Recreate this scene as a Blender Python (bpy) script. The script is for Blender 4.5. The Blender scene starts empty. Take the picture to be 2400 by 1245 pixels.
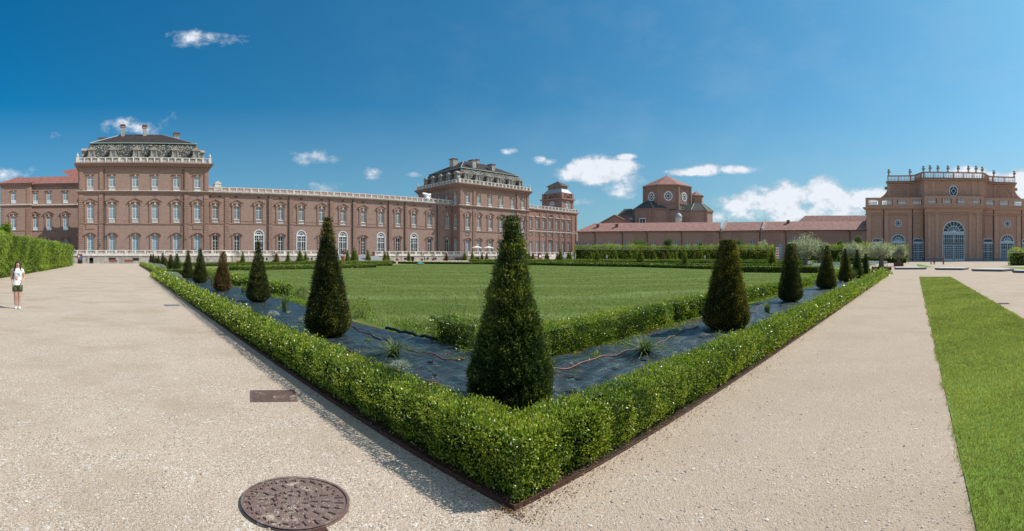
import bpy, math, random
import numpy as np
from mathutils import Vector, Matrix
rnd = random.Random(7)
rng = np.random.default_rng(11)
PI = math.pi
scene = bpy.context.scene
COL = scene.collection

# ------------------------------------------------------------------ survey
# the photograph is a cylindrical panorama: azimuth is proportional to x.
F, PX0, PYH, EYE = 1180.0, 291.0, 601.0, 1.7
def az(px): return (px - PX0) / F
def S(t):
    t = np.clip(t, 0.0, 1.0); return t * t * (3 - 2 * t)
def gz(x, y):
    """height of the ground: the garden rises very gently towards the palace"""
    x = np.asarray(x, float); y = np.asarray(y, float)
    r = np.hypot(x, y); a = np.arctan2(x, y)
    return 0.45 * S((r - 45) / 70) * S((a - .15) / .35) * (1 - S((a - 1.2) / .3))
def G(x, y): return float(gz(x, y))
def polar(px, r):
    a = az(px); return (r * math.sin(a), r * math.cos(a))
def onY(px, Y): return Y * math.tan(az(px))
def foot(px, y):
    """ground point seen at (px, y)"""
    r = F * EYE / (y - PYH)
    for _ in range(6):
        X, Y = polar(px, r); r = F * (EYE - G(X, Y)) / (y - PYH)
    return polar(px, r)

# ------------------------------------------------------------------ materials
def nodes(name):
    m = bpy.data.materials.new(name); m.use_nodes = True
    nt = m.node_tree; b = nt.nodes['Principled BSDF']
    return m, nt, b
def N(nt, t, **kw):
    n = nt.nodes.new(t)
    for k, v in kw.items(): setattr(n, k, v)
    return n
def L(nt, a, b): nt.links.new(a, b)
def ramp(nt, stops, fac=None, interp='LINEAR'):
    r = N(nt, 'ShaderNodeValToRGB'); r.color_ramp.interpolation = interp
    e = r.color_ramp.elements
    while len(e) < len(stops): e.new(.5)
    for i, (p, c) in enumerate(stops):
        e[i].position = p; e[i].color = (c[0], c[1], c[2], 1)
    if fac is not None: L(nt, fac, r.inputs[0])
    return r
def coord(nt, scale=(1, 1, 1), out='Object'):
    t = N(nt, 'ShaderNodeTexCoord'); mp = N(nt, 'ShaderNodeMapping')
    mp.inputs['Scale'].default_value = scale
    L(nt, t.outputs[out], mp.inputs[0]); return mp.outputs[0]
def noise(nt, vec, scale, detail=4, rough=.6):
    n = N(nt, 'ShaderNodeTexNoise'); n.inputs['Scale'].default_value = scale
    n.inputs['Detail'].default_value = detail; n.inputs['Roughness'].default_value = rough
    L(nt, vec, n.inputs['Vector']); return n.outputs['Fac']
def voro(nt, vec, scale, feat='F1'):
    v = N(nt, 'ShaderNodeTexVoronoi'); v.inputs['Scale'].default_value = scale; v.feature = feat
    L(nt, vec, v.inputs['Vector']); return v
def mix(nt, a, b, fac, mode='MIX'):
    m = N(nt, 'ShaderNodeMix', data_type='RGBA', blend_type=mode)
    for s, v in ((m.inputs[6], a), (m.inputs[7], b), (m.inputs[0], fac)):
        if hasattr(v, 'links') or hasattr(v, 'is_linked'): L(nt, v, s)
        elif isinstance(v, (tuple, list)): s.default_value = (v[0], v[1], v[2], 1)
        else: s.default_value = v
    return m.outputs[2]
def math_(nt, op, a, b=None, c=None):
    m = N(nt, 'ShaderNodeMath', operation=op)
    for i, v in enumerate((a, b, c)):
        if v is None: continue
        if hasattr(v, 'is_linked'): L(nt, v, m.inputs[i])
        else: m.inputs[i].default_value = v
    return m.outputs[0]
def bump(nt, b, h, strength=.3, dist=.02):
    n = N(nt, 'ShaderNodeBump'); n.inputs['Strength'].default_value = strength
    n.inputs['Distance'].default_value = dist
    L(nt, h, n.inputs['Height']); L(nt, n.outputs[0], b.inputs['Normal'])

M = {}
def plain(name, c, rough=.7, spec=.3, metal=0, var=.12, scale=3.0):
    m, nt, b = nodes(name)
    v = coord(nt); n = noise(nt, v, scale)
    r = ramp(nt, [(.3, [k * (1 - var) for k in c]), (.7, [min(1, k * (1 + var)) for k in c])], n)
    L(nt, r.outputs[0], b.inputs['Base Color'])
    b.inputs['Roughness'].default_value = rough; b.inputs['Specular IOR Level'].default_value = spec
    b.inputs['Metallic'].default_value = metal
    M[name] = m; return m
def brick(name, c, stain=(.16, .11, .09), amt=.5):
    m, nt, b = nodes(name)
    v = coord(nt); v2 = coord(nt, (.25, .25, 1.6))
    n1 = noise(nt, v, 1.3, 5, .75); n2 = noise(nt, v2, 1.5, 6, .7); n3 = noise(nt, v, 9, 3, .7)
    base = ramp(nt, [(.25, [k * .78 for k in c]), (.5, c), (.78, [min(1, k * 1.17) for k in c])], n1)
    st = ramp(nt, [(.5, (0, 0, 0)), (.8, (1, 1, 1))], n2)
    st2 = math_(nt, 'MULTIPLY', st.outputs[0], amt)
    c1 = mix(nt, base.outputs[0], stain, st2)
    fine = ramp(nt, [(.3, (.82, .82, .82)), (.7, (1.15, 1.13, 1.1))], n3)
    c2 = mix(nt, c1, fine.outputs[0], 1.0, 'MULTIPLY')
    t = N(nt, 'ShaderNodeSeparateXYZ'); L(nt, v, t.inputs[0])
    w = math_(nt, 'SINE', math_(nt, 'MULTIPLY', t.outputs[2], 2 * PI / .28))
    c3 = mix(nt, c2, (.93, .9, .88), math_(nt, 'MULTIPLY', math_(nt, 'GREATER_THAN', w, .75), .05))
    L(nt, c3, b.inputs['Base Color']); b.inputs['Roughness'].default_value = .9
    b.inputs['Specular IOR Level'].default_value = .15
    bump(nt, b, n3, .5, .03)
    M[name] = m; return m
brick('brick', (.335, .226, .186), stain=(.15, .09, .07), amt=.6)
brick('brick_trim', (.335, .21, .165), amt=.3)
brick('brick_wing', (.335, .19, .148), amt=.3)
brick('brick_low', (.37, .245, .195), amt=.5)
brick('brick_hall', (.52, .31, .225), stain=(.26, .17, .13), amt=.5)
brick('brick_hall_trim', (.56, .345, .25), stain=(.26, .2, .15), amt=.4)
plain('stone', (.68, .64, .58), .8, .2, var=.22, scale=1.5)
plain('stone_grey', (.40, .37, .33), .85, .2, var=.3, scale=1.1)
plain('dormer_stone', (.35, .31, .265), .85, .2, var=.15)
plain('white_paint', (.80, .80, .78), .5, .4, var=.04)
plain('blue_paint', (.60, .71, .78), .5, .4, var=.08)
plain('blue_plinth', (.20, .27, .32), .7, .3, var=.2)
plain('copper', (.24, .35, .31), .6, .3, var=.2)
plain('lead', (.33, .38, .42), .5, .5, var=.12)
plain('dark', (.02, .02, .022), .6, .3, var=.3)
plain('pipe', (.045, .035, .035), .5, .4)
plain('paving', (.36, .37, .37), .8, .25, var=.2)
plain('terracotta', (.30, .11, .07), .8, .2)
plain('rust', (.075, .035, .025), .85, .3, var=.35, scale=14)
plain('concrete_dark', (.16, .17, .18), .7, .4)
plain('concrete_top', (.55, .56, .56), .6, .4)
plain('wood', (.14, .065, .04), .7, .3, var=.3, scale=9)
plain('bark', (.17, .13, .095), .9, .1, var=.4, scale=8)
plain('soil', (.06, .042, .03), .95, .1, var=.4, scale=12)
plain('canvas', (.72, .66, .58), .8, .1)
plain('hose', (.20, .09, .07), .55, .4)
plain('rubber', (.015, .016, .018), .5, .4)
plain('green_metal', (.02, .10, .09), .4, .5)
plain('poster_red', (.45, .05, .04), .5, .4)
plain('poster_blue', (.05, .14, .42), .5, .4)
plain('plastic_yellow', (.6, .45, .04), .4, .5)
plain('plastic_teal', (.05, .35, .36), .4, .5)
plain('chimney_pot', (.20, .075, .055), .8, .2)

def rust_cover():
    m, nt, b = nodes('rust_cover'); v = coord(nt, out='Object')
    n = noise(nt, v, 6, 5, .7); r = ramp(nt, [(.3, (.13, .085, .075)), (.7, (.24, .16, .135))], noise(nt, v, 20, 4, .7))
    s = ramp(nt, [(0, (.45, .37, .27)), (1, (.62, .53, .42))], noise(nt, v, 90, 2, .5))
    f = ramp(nt, [(.57, (0, 0, 0)), (.66, (1, 1, 1))], math_(nt, 'ADD', math_(nt, 'MULTIPLY', n, .8), math_(nt, 'MULTIPLY', noise(nt, v, 70, 3, .7), .22)))
    L(nt, mix(nt, r.outputs[0], s.outputs[0], f.outputs[0]), b.inputs['Base Color']); b.inputs['Roughness'].default_value = .75
    b.inputs['Specular IOR Level'].default_value = .3; M['rust_cover'] = m
rust_cover()
def glass(name, c, refl=.5):
    m, nt, b = nodes(name)
    v = coord(nt); n = noise(nt, v, .35, 2)
    r = ramp(nt, [(.3, [k * .65 for k in c]), (.7, [min(1, k * 1.3) for k in c])], n)
    L(nt, r.outputs[0], b.inputs['Base Color'])
    b.inputs['Roughness'].default_value = .08; b.inputs['Specular IOR Level'].default_value = refl
    M[name] = m
glass('glass_pale', (.20, .34, .40), .7)
glass('glass_mid', (.10, .13, .14), .7)
glass('glass_dark', (.025, .03, .032), .5)

def roof(name, c, dots=None, scale=3.0, s=(1, 1, 1)):
    m, nt, b = nodes(name)
    v = coord(nt, s); vo = voro(nt, v, scale)
    sep = N(nt, 'ShaderNodeSeparateColor'); L(nt, vo.outputs['Color'], sep.inputs[0])
    n = noise(nt, coord(nt), .8, 6, .75)
    base = ramp(nt, [(.3, [k * .75 for k in c]), (.7, [k * 1.25 for k in c])], n).outputs[0]
    if dots:
        st = [(0, (0, 0, 0))]
        col = ramp(nt, dots, sep.outputs[0], 'CONSTANT').outputs[0]
        msk = math_(nt, 'GREATER_THAN', sep.outputs[0], dots[0][0])
        base = mix(nt, base, col, msk)
    else:
        f = ramp(nt, [(0, (.7, .7, .72)), (1, (1.25, 1.22, 1.2))], sep.outputs[0])
        base = mix(nt, base, f.outputs[0], 1.0, 'MULTIPLY')
    L(nt, base, b.inputs['Base Color']); b.inputs['Roughness'].default_value = .75
    b.inputs['Specular IOR Level'].default_value = .25
    bump(nt, b, sep.outputs[1], .4, .05)
    M[name] = m
roof('mansard', (.045, .052, .050), [(.84, (.50, .46, .36)), (.90, (.08, .10, .09)), (.94, (.36, .20, .12)), (.96, (.56, .54, .47))], 6.5)
roof('tile_dark', (.27, .115, .09), None, 3.5, (1, 1, 2))
roof('slate', (.050, .036, .032), None, 4.0)
roof('tile_red', (.37, .20, .165), None, 3.5, (1, 1, 2))
roof('tile_church', (.33, .17, .135), None, 3.0)
roof('slate_green', (.085, .095, .08), None, 3.0)

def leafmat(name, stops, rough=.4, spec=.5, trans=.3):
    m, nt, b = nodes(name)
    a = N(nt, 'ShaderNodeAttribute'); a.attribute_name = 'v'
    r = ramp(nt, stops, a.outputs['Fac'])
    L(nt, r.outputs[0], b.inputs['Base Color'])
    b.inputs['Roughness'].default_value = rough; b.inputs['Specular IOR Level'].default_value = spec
    tr = N(nt, 'ShaderNodeBsdfTranslucent')
    L(nt, mix(nt, r.outputs[0], (1.3, 1.4, .6), 1.0, 'MULTIPLY'), tr.inputs['Color'])
    ms = N(nt, 'ShaderNodeMixShader'); ms.inputs[0].default_value = trans
    L(nt, b.outputs[0], ms.inputs[1]); L(nt, tr.outputs[0], ms.inputs[2])
    out = [n for n in nt.nodes if n.type == 'OUTPUT_MATERIAL'][0]
    L(nt, ms.outputs[0], out.inputs[0]); M[name] = m
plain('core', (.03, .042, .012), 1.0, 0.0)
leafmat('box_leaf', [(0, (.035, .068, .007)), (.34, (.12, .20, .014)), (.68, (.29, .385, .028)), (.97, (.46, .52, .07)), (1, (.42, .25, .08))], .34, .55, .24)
leafmat('box_leaf_dry', [(0, (.04, .06, .014)), (.5, (.10, .14, .03)), (.8, (.2, .2, .05)), (1, (.32, .16, .06))], .4, .4, .3)
leafmat('yew_leaf', [(0, (.016, .026, .009)), (.45, (.055, .065, .018)), (.75, (.15, .14, .03)), (1, (.42, .36, .06))], .5, .3, .22)
leafmat('yew_green', [(0, (.016, .034, .010)), (.45, (.05, .085, .020)), (.75, (.14, .18, .035)), (1, (.36, .37, .07))], .5, .35, .25)
leafmat('yew_gold', [(0, (.03, .04, .010)), (.45, (.10, .10, .018)), (.75, (.24, .19, .03)), (1, (.42, .31, .05))], .5, .3, .25)
leafmat('tree_leaf', [(0, (.04, .07, .03)), (.5, (.10, .155, .06)), (.85, (.20, .28, .10)), (1, (.30, .36, .15))], .5, .3, .3)
leafmat('yew_far', [(0, (.05, .07, .014)), (.35, (.15, .19, .03)), (.75, (.33, .36, .05)), (1, (.50, .46, .08))], .5, .3, .35)
leafmat('yew_brown', [(0, (.07, .04, .02)), (.4, (.20, .115, .045)), (.75, (.38, .23, .08)), (1, (.52, .36, .14))], .6, .25, .2)
leafmat('yew_dead', [(0, (.10, .035, .02)), (1, (.28, .10, .05))], .7, .2, .15)
leafmat('hornbeam', [(0, (.05, .085, .012)), (.45, (.17, .26, .026)), (.85, (.30, .40, .045)), (1, (.42, .48, .09))], .45, .4, .35)
leafmat('hornbeam_far', [(0, (.05, .085, .02)), (.4, (.20, .28, .045)), (.8, (.38, .46, .08)), (1, (.46, .52, .12))], .5, .3, .38)
leafmat('olive_leaf', [(0, (.08, .09, .07)), (.45, (.33, .34, .29)), (1, (.70, .70, .64))], .5, .4, .35)
leafmat('silver_leaf', [(0, (.20, .25, .20)), (.5, (.36, .42, .35)), (1, (.55, .6, .52))], .7, .2, .15)
leafmat('grass_blade', [(0, (.17, .19, .05)), (.5, (.34, .365, .12)), (.9, (.46, .47, .18)), (1, (.45, .43, .18))], .5, .3, .35)
leafmat('lawn_blade', [(0, (.13, .17, .04)), (.5, (.175, .225, .048)), (.9, (.26, .33, .09)), (1, (.40, .42, .22))], .5, .3, .35)
leafmat('tuft_blade', [(0, (.05, .10, .03)), (.6, (.14, .20, .08)), (1, (.32, .34, .16))], .5, .3, .3)
leafmat('dry_litter', [(0, (.16, .08, .04)), (.6, (.30, .18, .10)), (1, (.5, .38, .24))], .8, .1, .1)
leafmat('stone_chip', [(0, (.30, .26, .22)), (.3, (.42, .36, .29)), (.75, (.62, .54, .44)), (.93, (.76, .70, .62)), (.96, (.35, .20, .14)), (1, (.24, .27, .30))], .7, .3, 0)

def ground_mat():
    m, nt, b = nodes('gravel')
    v = coord(nt); sep = N(nt, 'ShaderNodeSeparateXYZ'); L(nt, v, sep.inputs[0])
    big = noise(nt, v, .35, 5, .6); mid = noise(nt, v, 2.2, 6, .7)
    vs = voro(nt, v, 95); vb = voro(nt, v, 40)
    c1 = N(nt, 'ShaderNodeSeparateColor'); L(nt, vs.outputs['Color'], c1.inputs[0])
    c2 = N(nt, 'ShaderNodeSeparateColor'); L(nt, vb.outputs['Color'], c2.inputs[0])
    st = ramp(nt, [(0, (.20, .155, .11)), (.3, (.45, .355, .265)), (.7, (.60, .49, .38)), (.95, (.78, .72, .64)), (.975, (.42, .25, .16)), (1, (.28, .30, .31))], c1.outputs[0])
    sand = ramp(nt, [(.3, (.45, .355, .262)), (.7, (.60, .49, .38))], big)
    # finer dust where feet have worn the stones away
    f = ramp(nt, [(.36, (.25, .25, .25)), (.66, (1, 1, 1))], mid)
    col = mix(nt, sand.outputs[0], st.outputs[0], f.outputs[0])
    big2 = ramp(nt, [(.975, (0, 0, 0)), (.985, (1, 1, 1))], c2.outputs[0])
    col = mix(nt, col, (.74, .70, .64), math_(nt, 'MULTIPLY', big2.outputs[0], .7))
    # damp, sandier patches
    wet = ramp(nt, [(.47, (0, 0, 0)), (.64, (1, 1, 1))], noise(nt, v, .5, 6, .7))
    col = mix(nt, col, (.40, .315, .225), math_(nt, 'MULTIPLY', wet.outputs[0], .7))
    # the walk beside the grass is a browner gravel
    yy = math_(nt, 'ADD', sep.outputs[1], math_(nt, 'MULTIPLY', mid, .6))
    isR = math_(nt, 'MULTIPLY', math_(nt, 'LESS_THAN', math_(nt, 'SUBTRACT', sep.outputs[1], sep.outputs[0]), .3), .5)
    col = mix(nt, col, (.41, .315, .235), isR)
    rr = math_(nt, 'SQRT', math_(nt, 'ADD', math_(nt, 'MULTIPLY', sep.outputs[0], sep.outputs[0]), math_(nt, 'MULTIPLY', sep.outputs[1], sep.outputs[1])))
    fld = ramp(nt, [(.3, (.06, .09, .03)), (.7, (.14, .17, .06))], noise(nt, v, .02, 5, .6))     # fields beyond the palace
    col = mix(nt, col, fld.outputs[0], math_(nt, 'GREATER_THAN', math_(nt, 'ADD', rr, math_(nt, 'MULTIPLY', big, 40.0)), 330.0))
    L(nt, col, b.inputs['Base Color']); b.inputs['Roughness'].default_value = .92
    b.inputs['Specular IOR Level'].default_value = .15
    h = math_(nt, 'ADD', math_(nt, 'MULTIPLY', vs.outputs['Distance'], -.8), math_(nt, 'MULTIPLY', vb.outputs['Distance'], -.6))
    h = math_(nt, 'ADD', h, math_(nt, 'MULTIPLY', mid, .5))
    bump(nt, b, h, .5, .015)
    M['gravel'] = m
ground_mat()
def lawn_mat(name, a, b_, streak=0):
    m, nt, b = nodes(name)
    v = coord(nt); n1 = noise(nt, v, 8, 6, .8); n2 = noise(nt, v, .25, 4, .6); n3 = noise(nt, v, 40, 3, .7)
    r = ramp(nt, [(.28, a), (.72, b_)], n1)
    r2 = ramp(nt, [(.3, (.82, .88, .8)), (.7, (1.15, 1.1, 1.1))], n2)
    c = mix(nt, r.outputs[0], r2.outputs[0], 1.0, 'MULTIPLY')
    r3 = ramp(nt, [(.3, (.7, .7, .7)), (.7, (1.3, 1.3, 1.3))], n3)
    c = mix(nt, c, r3.outputs[0], 1.0, 'MULTIPLY')
    if streak:
        w = N(nt, 'ShaderNodeTexWave', bands_direction='DIAGONAL'); w.inputs['Scale'].default_value = .055
        w.inputs['Distortion'].default_value = 9; w.inputs['Detail'].default_value = 3; w.inputs['Detail Scale'].default_value = .6
        L(nt, v, w.inputs['Vector'])
        sr = ramp(nt, [(.86, (0, 0, 0)), (.97, (1, 1, 1))], w.outputs['Fac'])
        c = mix(nt, c, (.22, .28, .11), math_(nt, 'MULTIPLY', math_(nt, 'MULTIPLY', sr.outputs[0], n1), streak))
    L(nt, c, b.inputs['Base Color']); b.inputs['Roughness'].default_value = .9; b.inputs['Specular IOR Level'].default_value = .1
    bump(nt, b, n3, .6, .03); M[name] = m
lawn_mat('lawn', (.095, .13, .028), (.15, .195, .05), .9)
lawn_mat('lawn_bright', (.11, .19, .025), (.20, .30, .05))
def membrane_mat():
    m, nt, b = nodes('membrane')
    v = coord(nt); sep = N(nt, 'ShaderNodeSeparateXYZ'); L(nt, v, sep.inputs[0])
    n = noise(nt, v, 3, 5, .7); n2 = noise(nt, v, 30, 3, .7)
    r = ramp(nt, [(.35, (.010, .012, .016)), (.68, (.046, .052, .060))], n)
    def line(o):
        f = math_(nt, 'FRACT', math_(nt, 'MULTIPLY', o, 4.0)); return math_(nt, 'LESS_THAN', f, .045)
    ln = math_(nt, 'MAXIMUM', line(sep.outputs[0]), line(sep.outputs[1]))
    c = mix(nt, r.outputs[0], (.02, .20, .16), math_(nt, 'MULTIPLY', ln, .75))
    d = ramp(nt, [(.66, (0, 0, 0)), (.72, (1, 1, 1))], n2)
    d2 = ramp(nt, [(.5, (0, 0, 0)), (.6, (1, 1, 1))], n)
    c = mix(nt, c, (.22, .15, .10), math_(nt, 'MULTIPLY', math_(nt, 'MULTIPLY', d.outputs[0], d2.outputs[0]), .8))
    L(nt, c, b.inputs['Base Color']); b.inputs['Roughness'].default_value = .40
    b.inputs['Specular IOR Level'].default_value = .6
    n4 = noise(nt, coord(nt, (1, 1.7, 1)), 5.5, 6, .75)
    bump(nt, b, math_(nt, 'ADD', n, math_(nt, 'MULTIPLY', n4, 1.2)), .55, .05); M['membrane'] = m
membrane_mat()

# ------------------------------------------------------------------ mesh helpers
def link(o, parent=None):
    COL.objects.link(o)
    if parent is not None: o.parent = parent
    return o
def tag(o, label=None, cat=None, group=None, kind=None):
    if label: o['label'] = label
    if cat: o['category'] = cat
    if group: o['group'] = group
    if kind: o['kind'] = kind
    return o
SPLIT = []
def split_pieces(o, name, tol=.12):
    """one object per separate piece: pieces whose boxes touch belong together"""
    me = o.data; nv = len(me.vertices); par = list(range(nv))
    def find(a):
        while par[a] != a: par[a] = par[par[a]]; a = par[a]
        return a
    for p in me.polygons:
        v = p.vertices; r = find(v[0])
        for k in v[1:]: par[find(k)] = r
    comp = {}
    for p in me.polygons: comp.setdefault(find(p.vertices[0]), []).append(p.index)
    items = []
    for fs in comp.values():
        vs = {v for i in fs for v in me.polygons[i].vertices}; c = np.array([me.vertices[v].co[:] for v in vs]); items.append([fs, c.min(0) - tol / 2, c.max(0) + tol / 2])
    n = len(items); g = list(range(n))
    def f2(a):
        while g[a] != a: g[a] = g[g[a]]; a = g[a]
        return a
    for i in range(n):
        for j in range(i):
            if np.all(items[i][1] < items[j][2]) and np.all(items[j][1] < items[i][2]): g[f2(i)] = f2(j)
    groups = {}
    for i in range(n): groups.setdefault(f2(i), []).extend(items[i][0])
    for fs in groups.values():
        mp = {}; V = []; Fc = []; mi = []
        for i in sorted(fs):
            q = []
            for v in me.polygons[i].vertices:
                if v not in mp: mp[v] = len(V); V.append(me.vertices[v].co[:])
                q.append(mp[v])
            Fc.append(q); mi.append(me.polygons[i].material_index)
        m2 = bpy.data.meshes.new(name); m2.from_pydata(V, [], Fc); m2.update()
        for m in me.materials: m2.materials.append(m)
        m2.polygons.foreach_set('material_index', mi)
        c = bpy.data.objects.new(name, m2); c.location = o.location; c.rotation_euler = o.rotation_euler; link(c, o.parent)
    bpy.data.objects.remove(o)
def empty(name, loc, rz=0):
    o = bpy.data.objects.new(name, None); o.location = loc; o.rotation_euler = (0, 0, rz)
    o.empty_display_size = .3
    return link(o)
class MB:
    def __init__(s): s.v = []; s.f = []; s.m = []; s.smooth = False
    def face(s, pts, mi=0):
        n = len(s.v); s.v += [tuple(p) for p in pts]; s.f.append(tuple(range(n, n + len(pts)))); s.m.append(mi)
    def box(s, x0, x1, y0, y1, z0, z1, mi=0, taper=0):
        n = len(s.v); t = taper
        s.v += [(x0, y0, z0), (x1, y0, z0), (x1, y1, z0), (x0, y1, z0),
                (x0 + t, y0 + t, z1), (x1 - t, y0 + t, z1), (x1 - t, y1 - t, z1), (x0 + t, y1 - t, z1)]
        for q in ((0, 3, 2, 1), (4, 5, 6, 7), (0, 1, 5, 4), (1, 2, 6, 5), (2, 3, 7, 6), (3, 0, 4, 7)):
            s.f.append(tuple(n + i for i in q)); s.m.append(mi)
    def prism_y(s, poly, y0, y1, mi=0):
        """polygon in xz (counter-clockwise seen from -y) between y0 (front) and y1"""
        n = len(s.v); k = len(poly)
        s.v += [(p[0], y0, p[1]) for p in poly] + [(p[0], y1, p[1]) for p in poly]
        s.f.append(tuple(range(n, n + k))); s.m.append(mi)
        s.f.append(tuple(range(n + 2 * k - 1, n + k - 1, -1))); s.m.append(mi)
        for i in range(k):
            j = (i + 1) % k; s.f.append((n + j, n + i, n + k + i, n + k + j)); s.m.append(mi)
    def prism_z(s, poly, z0, z1, mi=0, top=None):
        n = len(s.v); k = len(poly); top = top or poly
        s.v += [(p[0], p[1], z0) for p in poly] + [(p[0], p[1], z1) for p in top]
        s.f.append(tuple(range(n + k - 1, n - 1, -1))); s.m.append(mi)
        s.f.append(tuple(range(n + k, n + 2 * k))); s.m.append(mi)
        for i in range(k):
            j = (i + 1) % k; s.f.append((n + i, n + j, n + k + j, n + k + i)); s.m.append(mi)
    def lathe(s, prof, cx, cy, cz, seg=10, mi=0, sx=1, sy=1):
        n = len(s.v)
        for r, z in prof:
            for i in range(seg):
                a = 2 * PI * i / seg; s.v.append((cx + r * sx * math.cos(a), cy + r * sy * math.sin(a), cz + z))
        for k in range(len(prof) - 1):
            for i in range(seg):
                j = (i + 1) % seg
                s.f.append((n + k * seg + i, n + k * seg + j, n + (k + 1) * seg + j, n + (k + 1) * seg + i)); s.m.append(mi)
        s.f.append(tuple(n + (len(prof) - 1) * seg + i for i in range(seg))); s.m.append(mi)
        s.f.append(tuple(n + seg - 1 - i for i in range(seg))); s.m.append(mi)
    def tube(s, pts, r, seg=6, mi=0):
        n = len(s.v); pts = [Vector(p) for p in pts]; rr = r if isinstance(r, (list, tuple)) else [r] * len(pts)
        for i, p in enumerate(pts):
            d = (pts[min(i + 1, len(pts) - 1)] - pts[max(i - 1, 0)]).normalized()
            u = d.cross(Vector((0, 0, 1))) if abs(d.z) < .9 else d.cross(Vector((1, 0, 0)))
            u.normalize(); w = d.cross(u)
            for k in range(seg):
                a = 2 * PI * k / seg; q = p + (u * math.cos(a) + w * math.sin(a)) * rr[i]; s.v.append(tuple(q))
        for i in range(len(pts) - 1):
            for k in range(seg):
                j = (k + 1) % seg
                s.f.append((n + i * seg + k, n + i * seg + j, n + (i + 1) * seg + j, n + (i + 1) * seg + k)); s.m.append(mi)
        s.f.append(tuple(n + k for k in range(seg))); s.m.append(mi)
        s.f.append(tuple(n + (len(pts) - 1) * seg + k for k in range(seg))); s.m.append(mi)
    def mesh(s, name, mats):
        me = bpy.data.meshes.new(name); me.from_pydata(s.v, [], s.f); me.update()
        for m in mats: me.materials.append(M[m])
        me.polygons.foreach_set('material_index', s.m)
        if s.smooth: me.polygons.foreach_set('use_smooth', [True] * len(s.f))
        return me
    def build(s, name, mats, parent=None, loc=None):
        if isinstance(mats, str): mats = [mats]
        o = bpy.data.objects.new(name, s.mesh(name, mats))
        if loc: o.location = loc
        return link(o, parent)

def grid_sheet(name, x0, x1, y0, y1, dz, mat, step=2.0, fz=None, parent=None):
    nx = max(2, int(abs(x1 - x0) / step) + 1); ny = max(2, int(abs(y1 - y0) / step) + 1)
    X, Y = np.meshgrid(np.linspace(x0, x1, nx), np.linspace(y0, y1, ny))
    Z = gz(X, Y) + dz
    if fz is not None: Z = Z + fz(X, Y)
    co = np.stack([X, Y, Z], -1).reshape(-1, 3)
    i = np.arange(nx * ny).reshape(ny, nx)
    f = np.stack([i[:-1, :-1], i[:-1, 1:], i[1:, 1:], i[1:, :-1]], -1).reshape(-1, 4)
    return quads(name, co, f, mat, parent)
def quads(name, co, f, mats, parent=None, v=None, midx=None, smooth=True):
    me = bpy.data.meshes.new(name); n = len(f)
    me.vertices.add(len(co)); me.vertices.foreach_set('co', np.ascontiguousarray(co, dtype=np.float32).ravel())
    k = f.shape[1]
    me.loops.add(n * k); me.loops.foreach_set('vertex_index', np.ascontiguousarray(f, dtype=np.int32).ravel())
    me.polygons.add(n); me.polygons.foreach_set('loop_start', np.arange(0, n * k, k, dtype=np.int32))
    me.update(calc_edges=True)
    if smooth: me.polygons.foreach_set('use_smooth', np.ones(n, bool))
    for m in ([mats] if isinstance(mats, str) else mats): me.materials.append(M[m])
    if v is not None:
        a = me.attributes.new('v', 'FLOAT', 'FACE'); a.data.foreach_set('value', np.ascontiguousarray(v, dtype=np.float32))
    if midx is not None: me.polygons.foreach_set('material_index', np.ascontiguousarray(midx, dtype=np.int32))
    me.validate()
    return link(bpy.data.objects.new(name, me), parent)
def unit(a): return a / np.maximum(np.linalg.norm(a, axis=-1, keepdims=True), 1e-9)
def leaf_geo(P, D, Lh, Wh, fold=.25):
    """one rhombic leaf per point: centre P, axis D, half length Lh, half width Wh"""
    n = len(P); R = rng.normal(size=(n, 3)); W = unit(np.cross(D, R)); Nn = np.cross(D, W)
    Lh = np.broadcast_to(np.asarray(Lh, float), (n,))[:, None]; Wh = np.broadcast_to(np.asarray(Wh, float), (n,))[:, None]
    co = np.empty((n, 4, 3)); co[:, 0] = P - D * Lh; co[:, 2] = P + D * Lh
    co[:, 1] = P + W * Wh + Nn * Wh * fold - D * Lh * .1; co[:, 3] = P - W * Wh + Nn * Wh * fold - D * Lh * .1
    return co.reshape(-1, 3), np.arange(n * 4).reshape(n, 4)
def leaves(name, P, D, Lh, Wh, mat, v, core=None, parent=None, coremat=None):
    co, f = leaf_geo(P, D, Lh, Wh)
    if core is not None:
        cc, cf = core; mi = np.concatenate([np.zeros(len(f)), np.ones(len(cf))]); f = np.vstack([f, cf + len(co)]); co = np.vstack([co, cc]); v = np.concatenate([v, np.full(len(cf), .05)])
        return quads(name, co, f, [mat, 'core'], parent, v=v, midx=mi, smooth=False)
    return quads(name, co, f, mat, parent, v=v, smooth=False)
def clump(P, k=3.0, seed=0):
    """smooth pseudo-noise in -1..1 used for clumps"""
    r = np.random.default_rng(seed); o = np.zeros(len(P))
    for i in range(5):
        w = r.normal(size=3) * k * (1 + .7 * i); o += np.sin(P @ w + r.uniform(0, 6.28)) / (1 + .5 * i)
    return o / 2.6
def vrand(n, P=None, k=3.0, seed=0, amp=.22):
    v = rng.beta(2, 2.2, n)
    if P is not None: v = v + amp * clump(P, k, seed)
    return np.clip(v, 0, 1)

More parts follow.
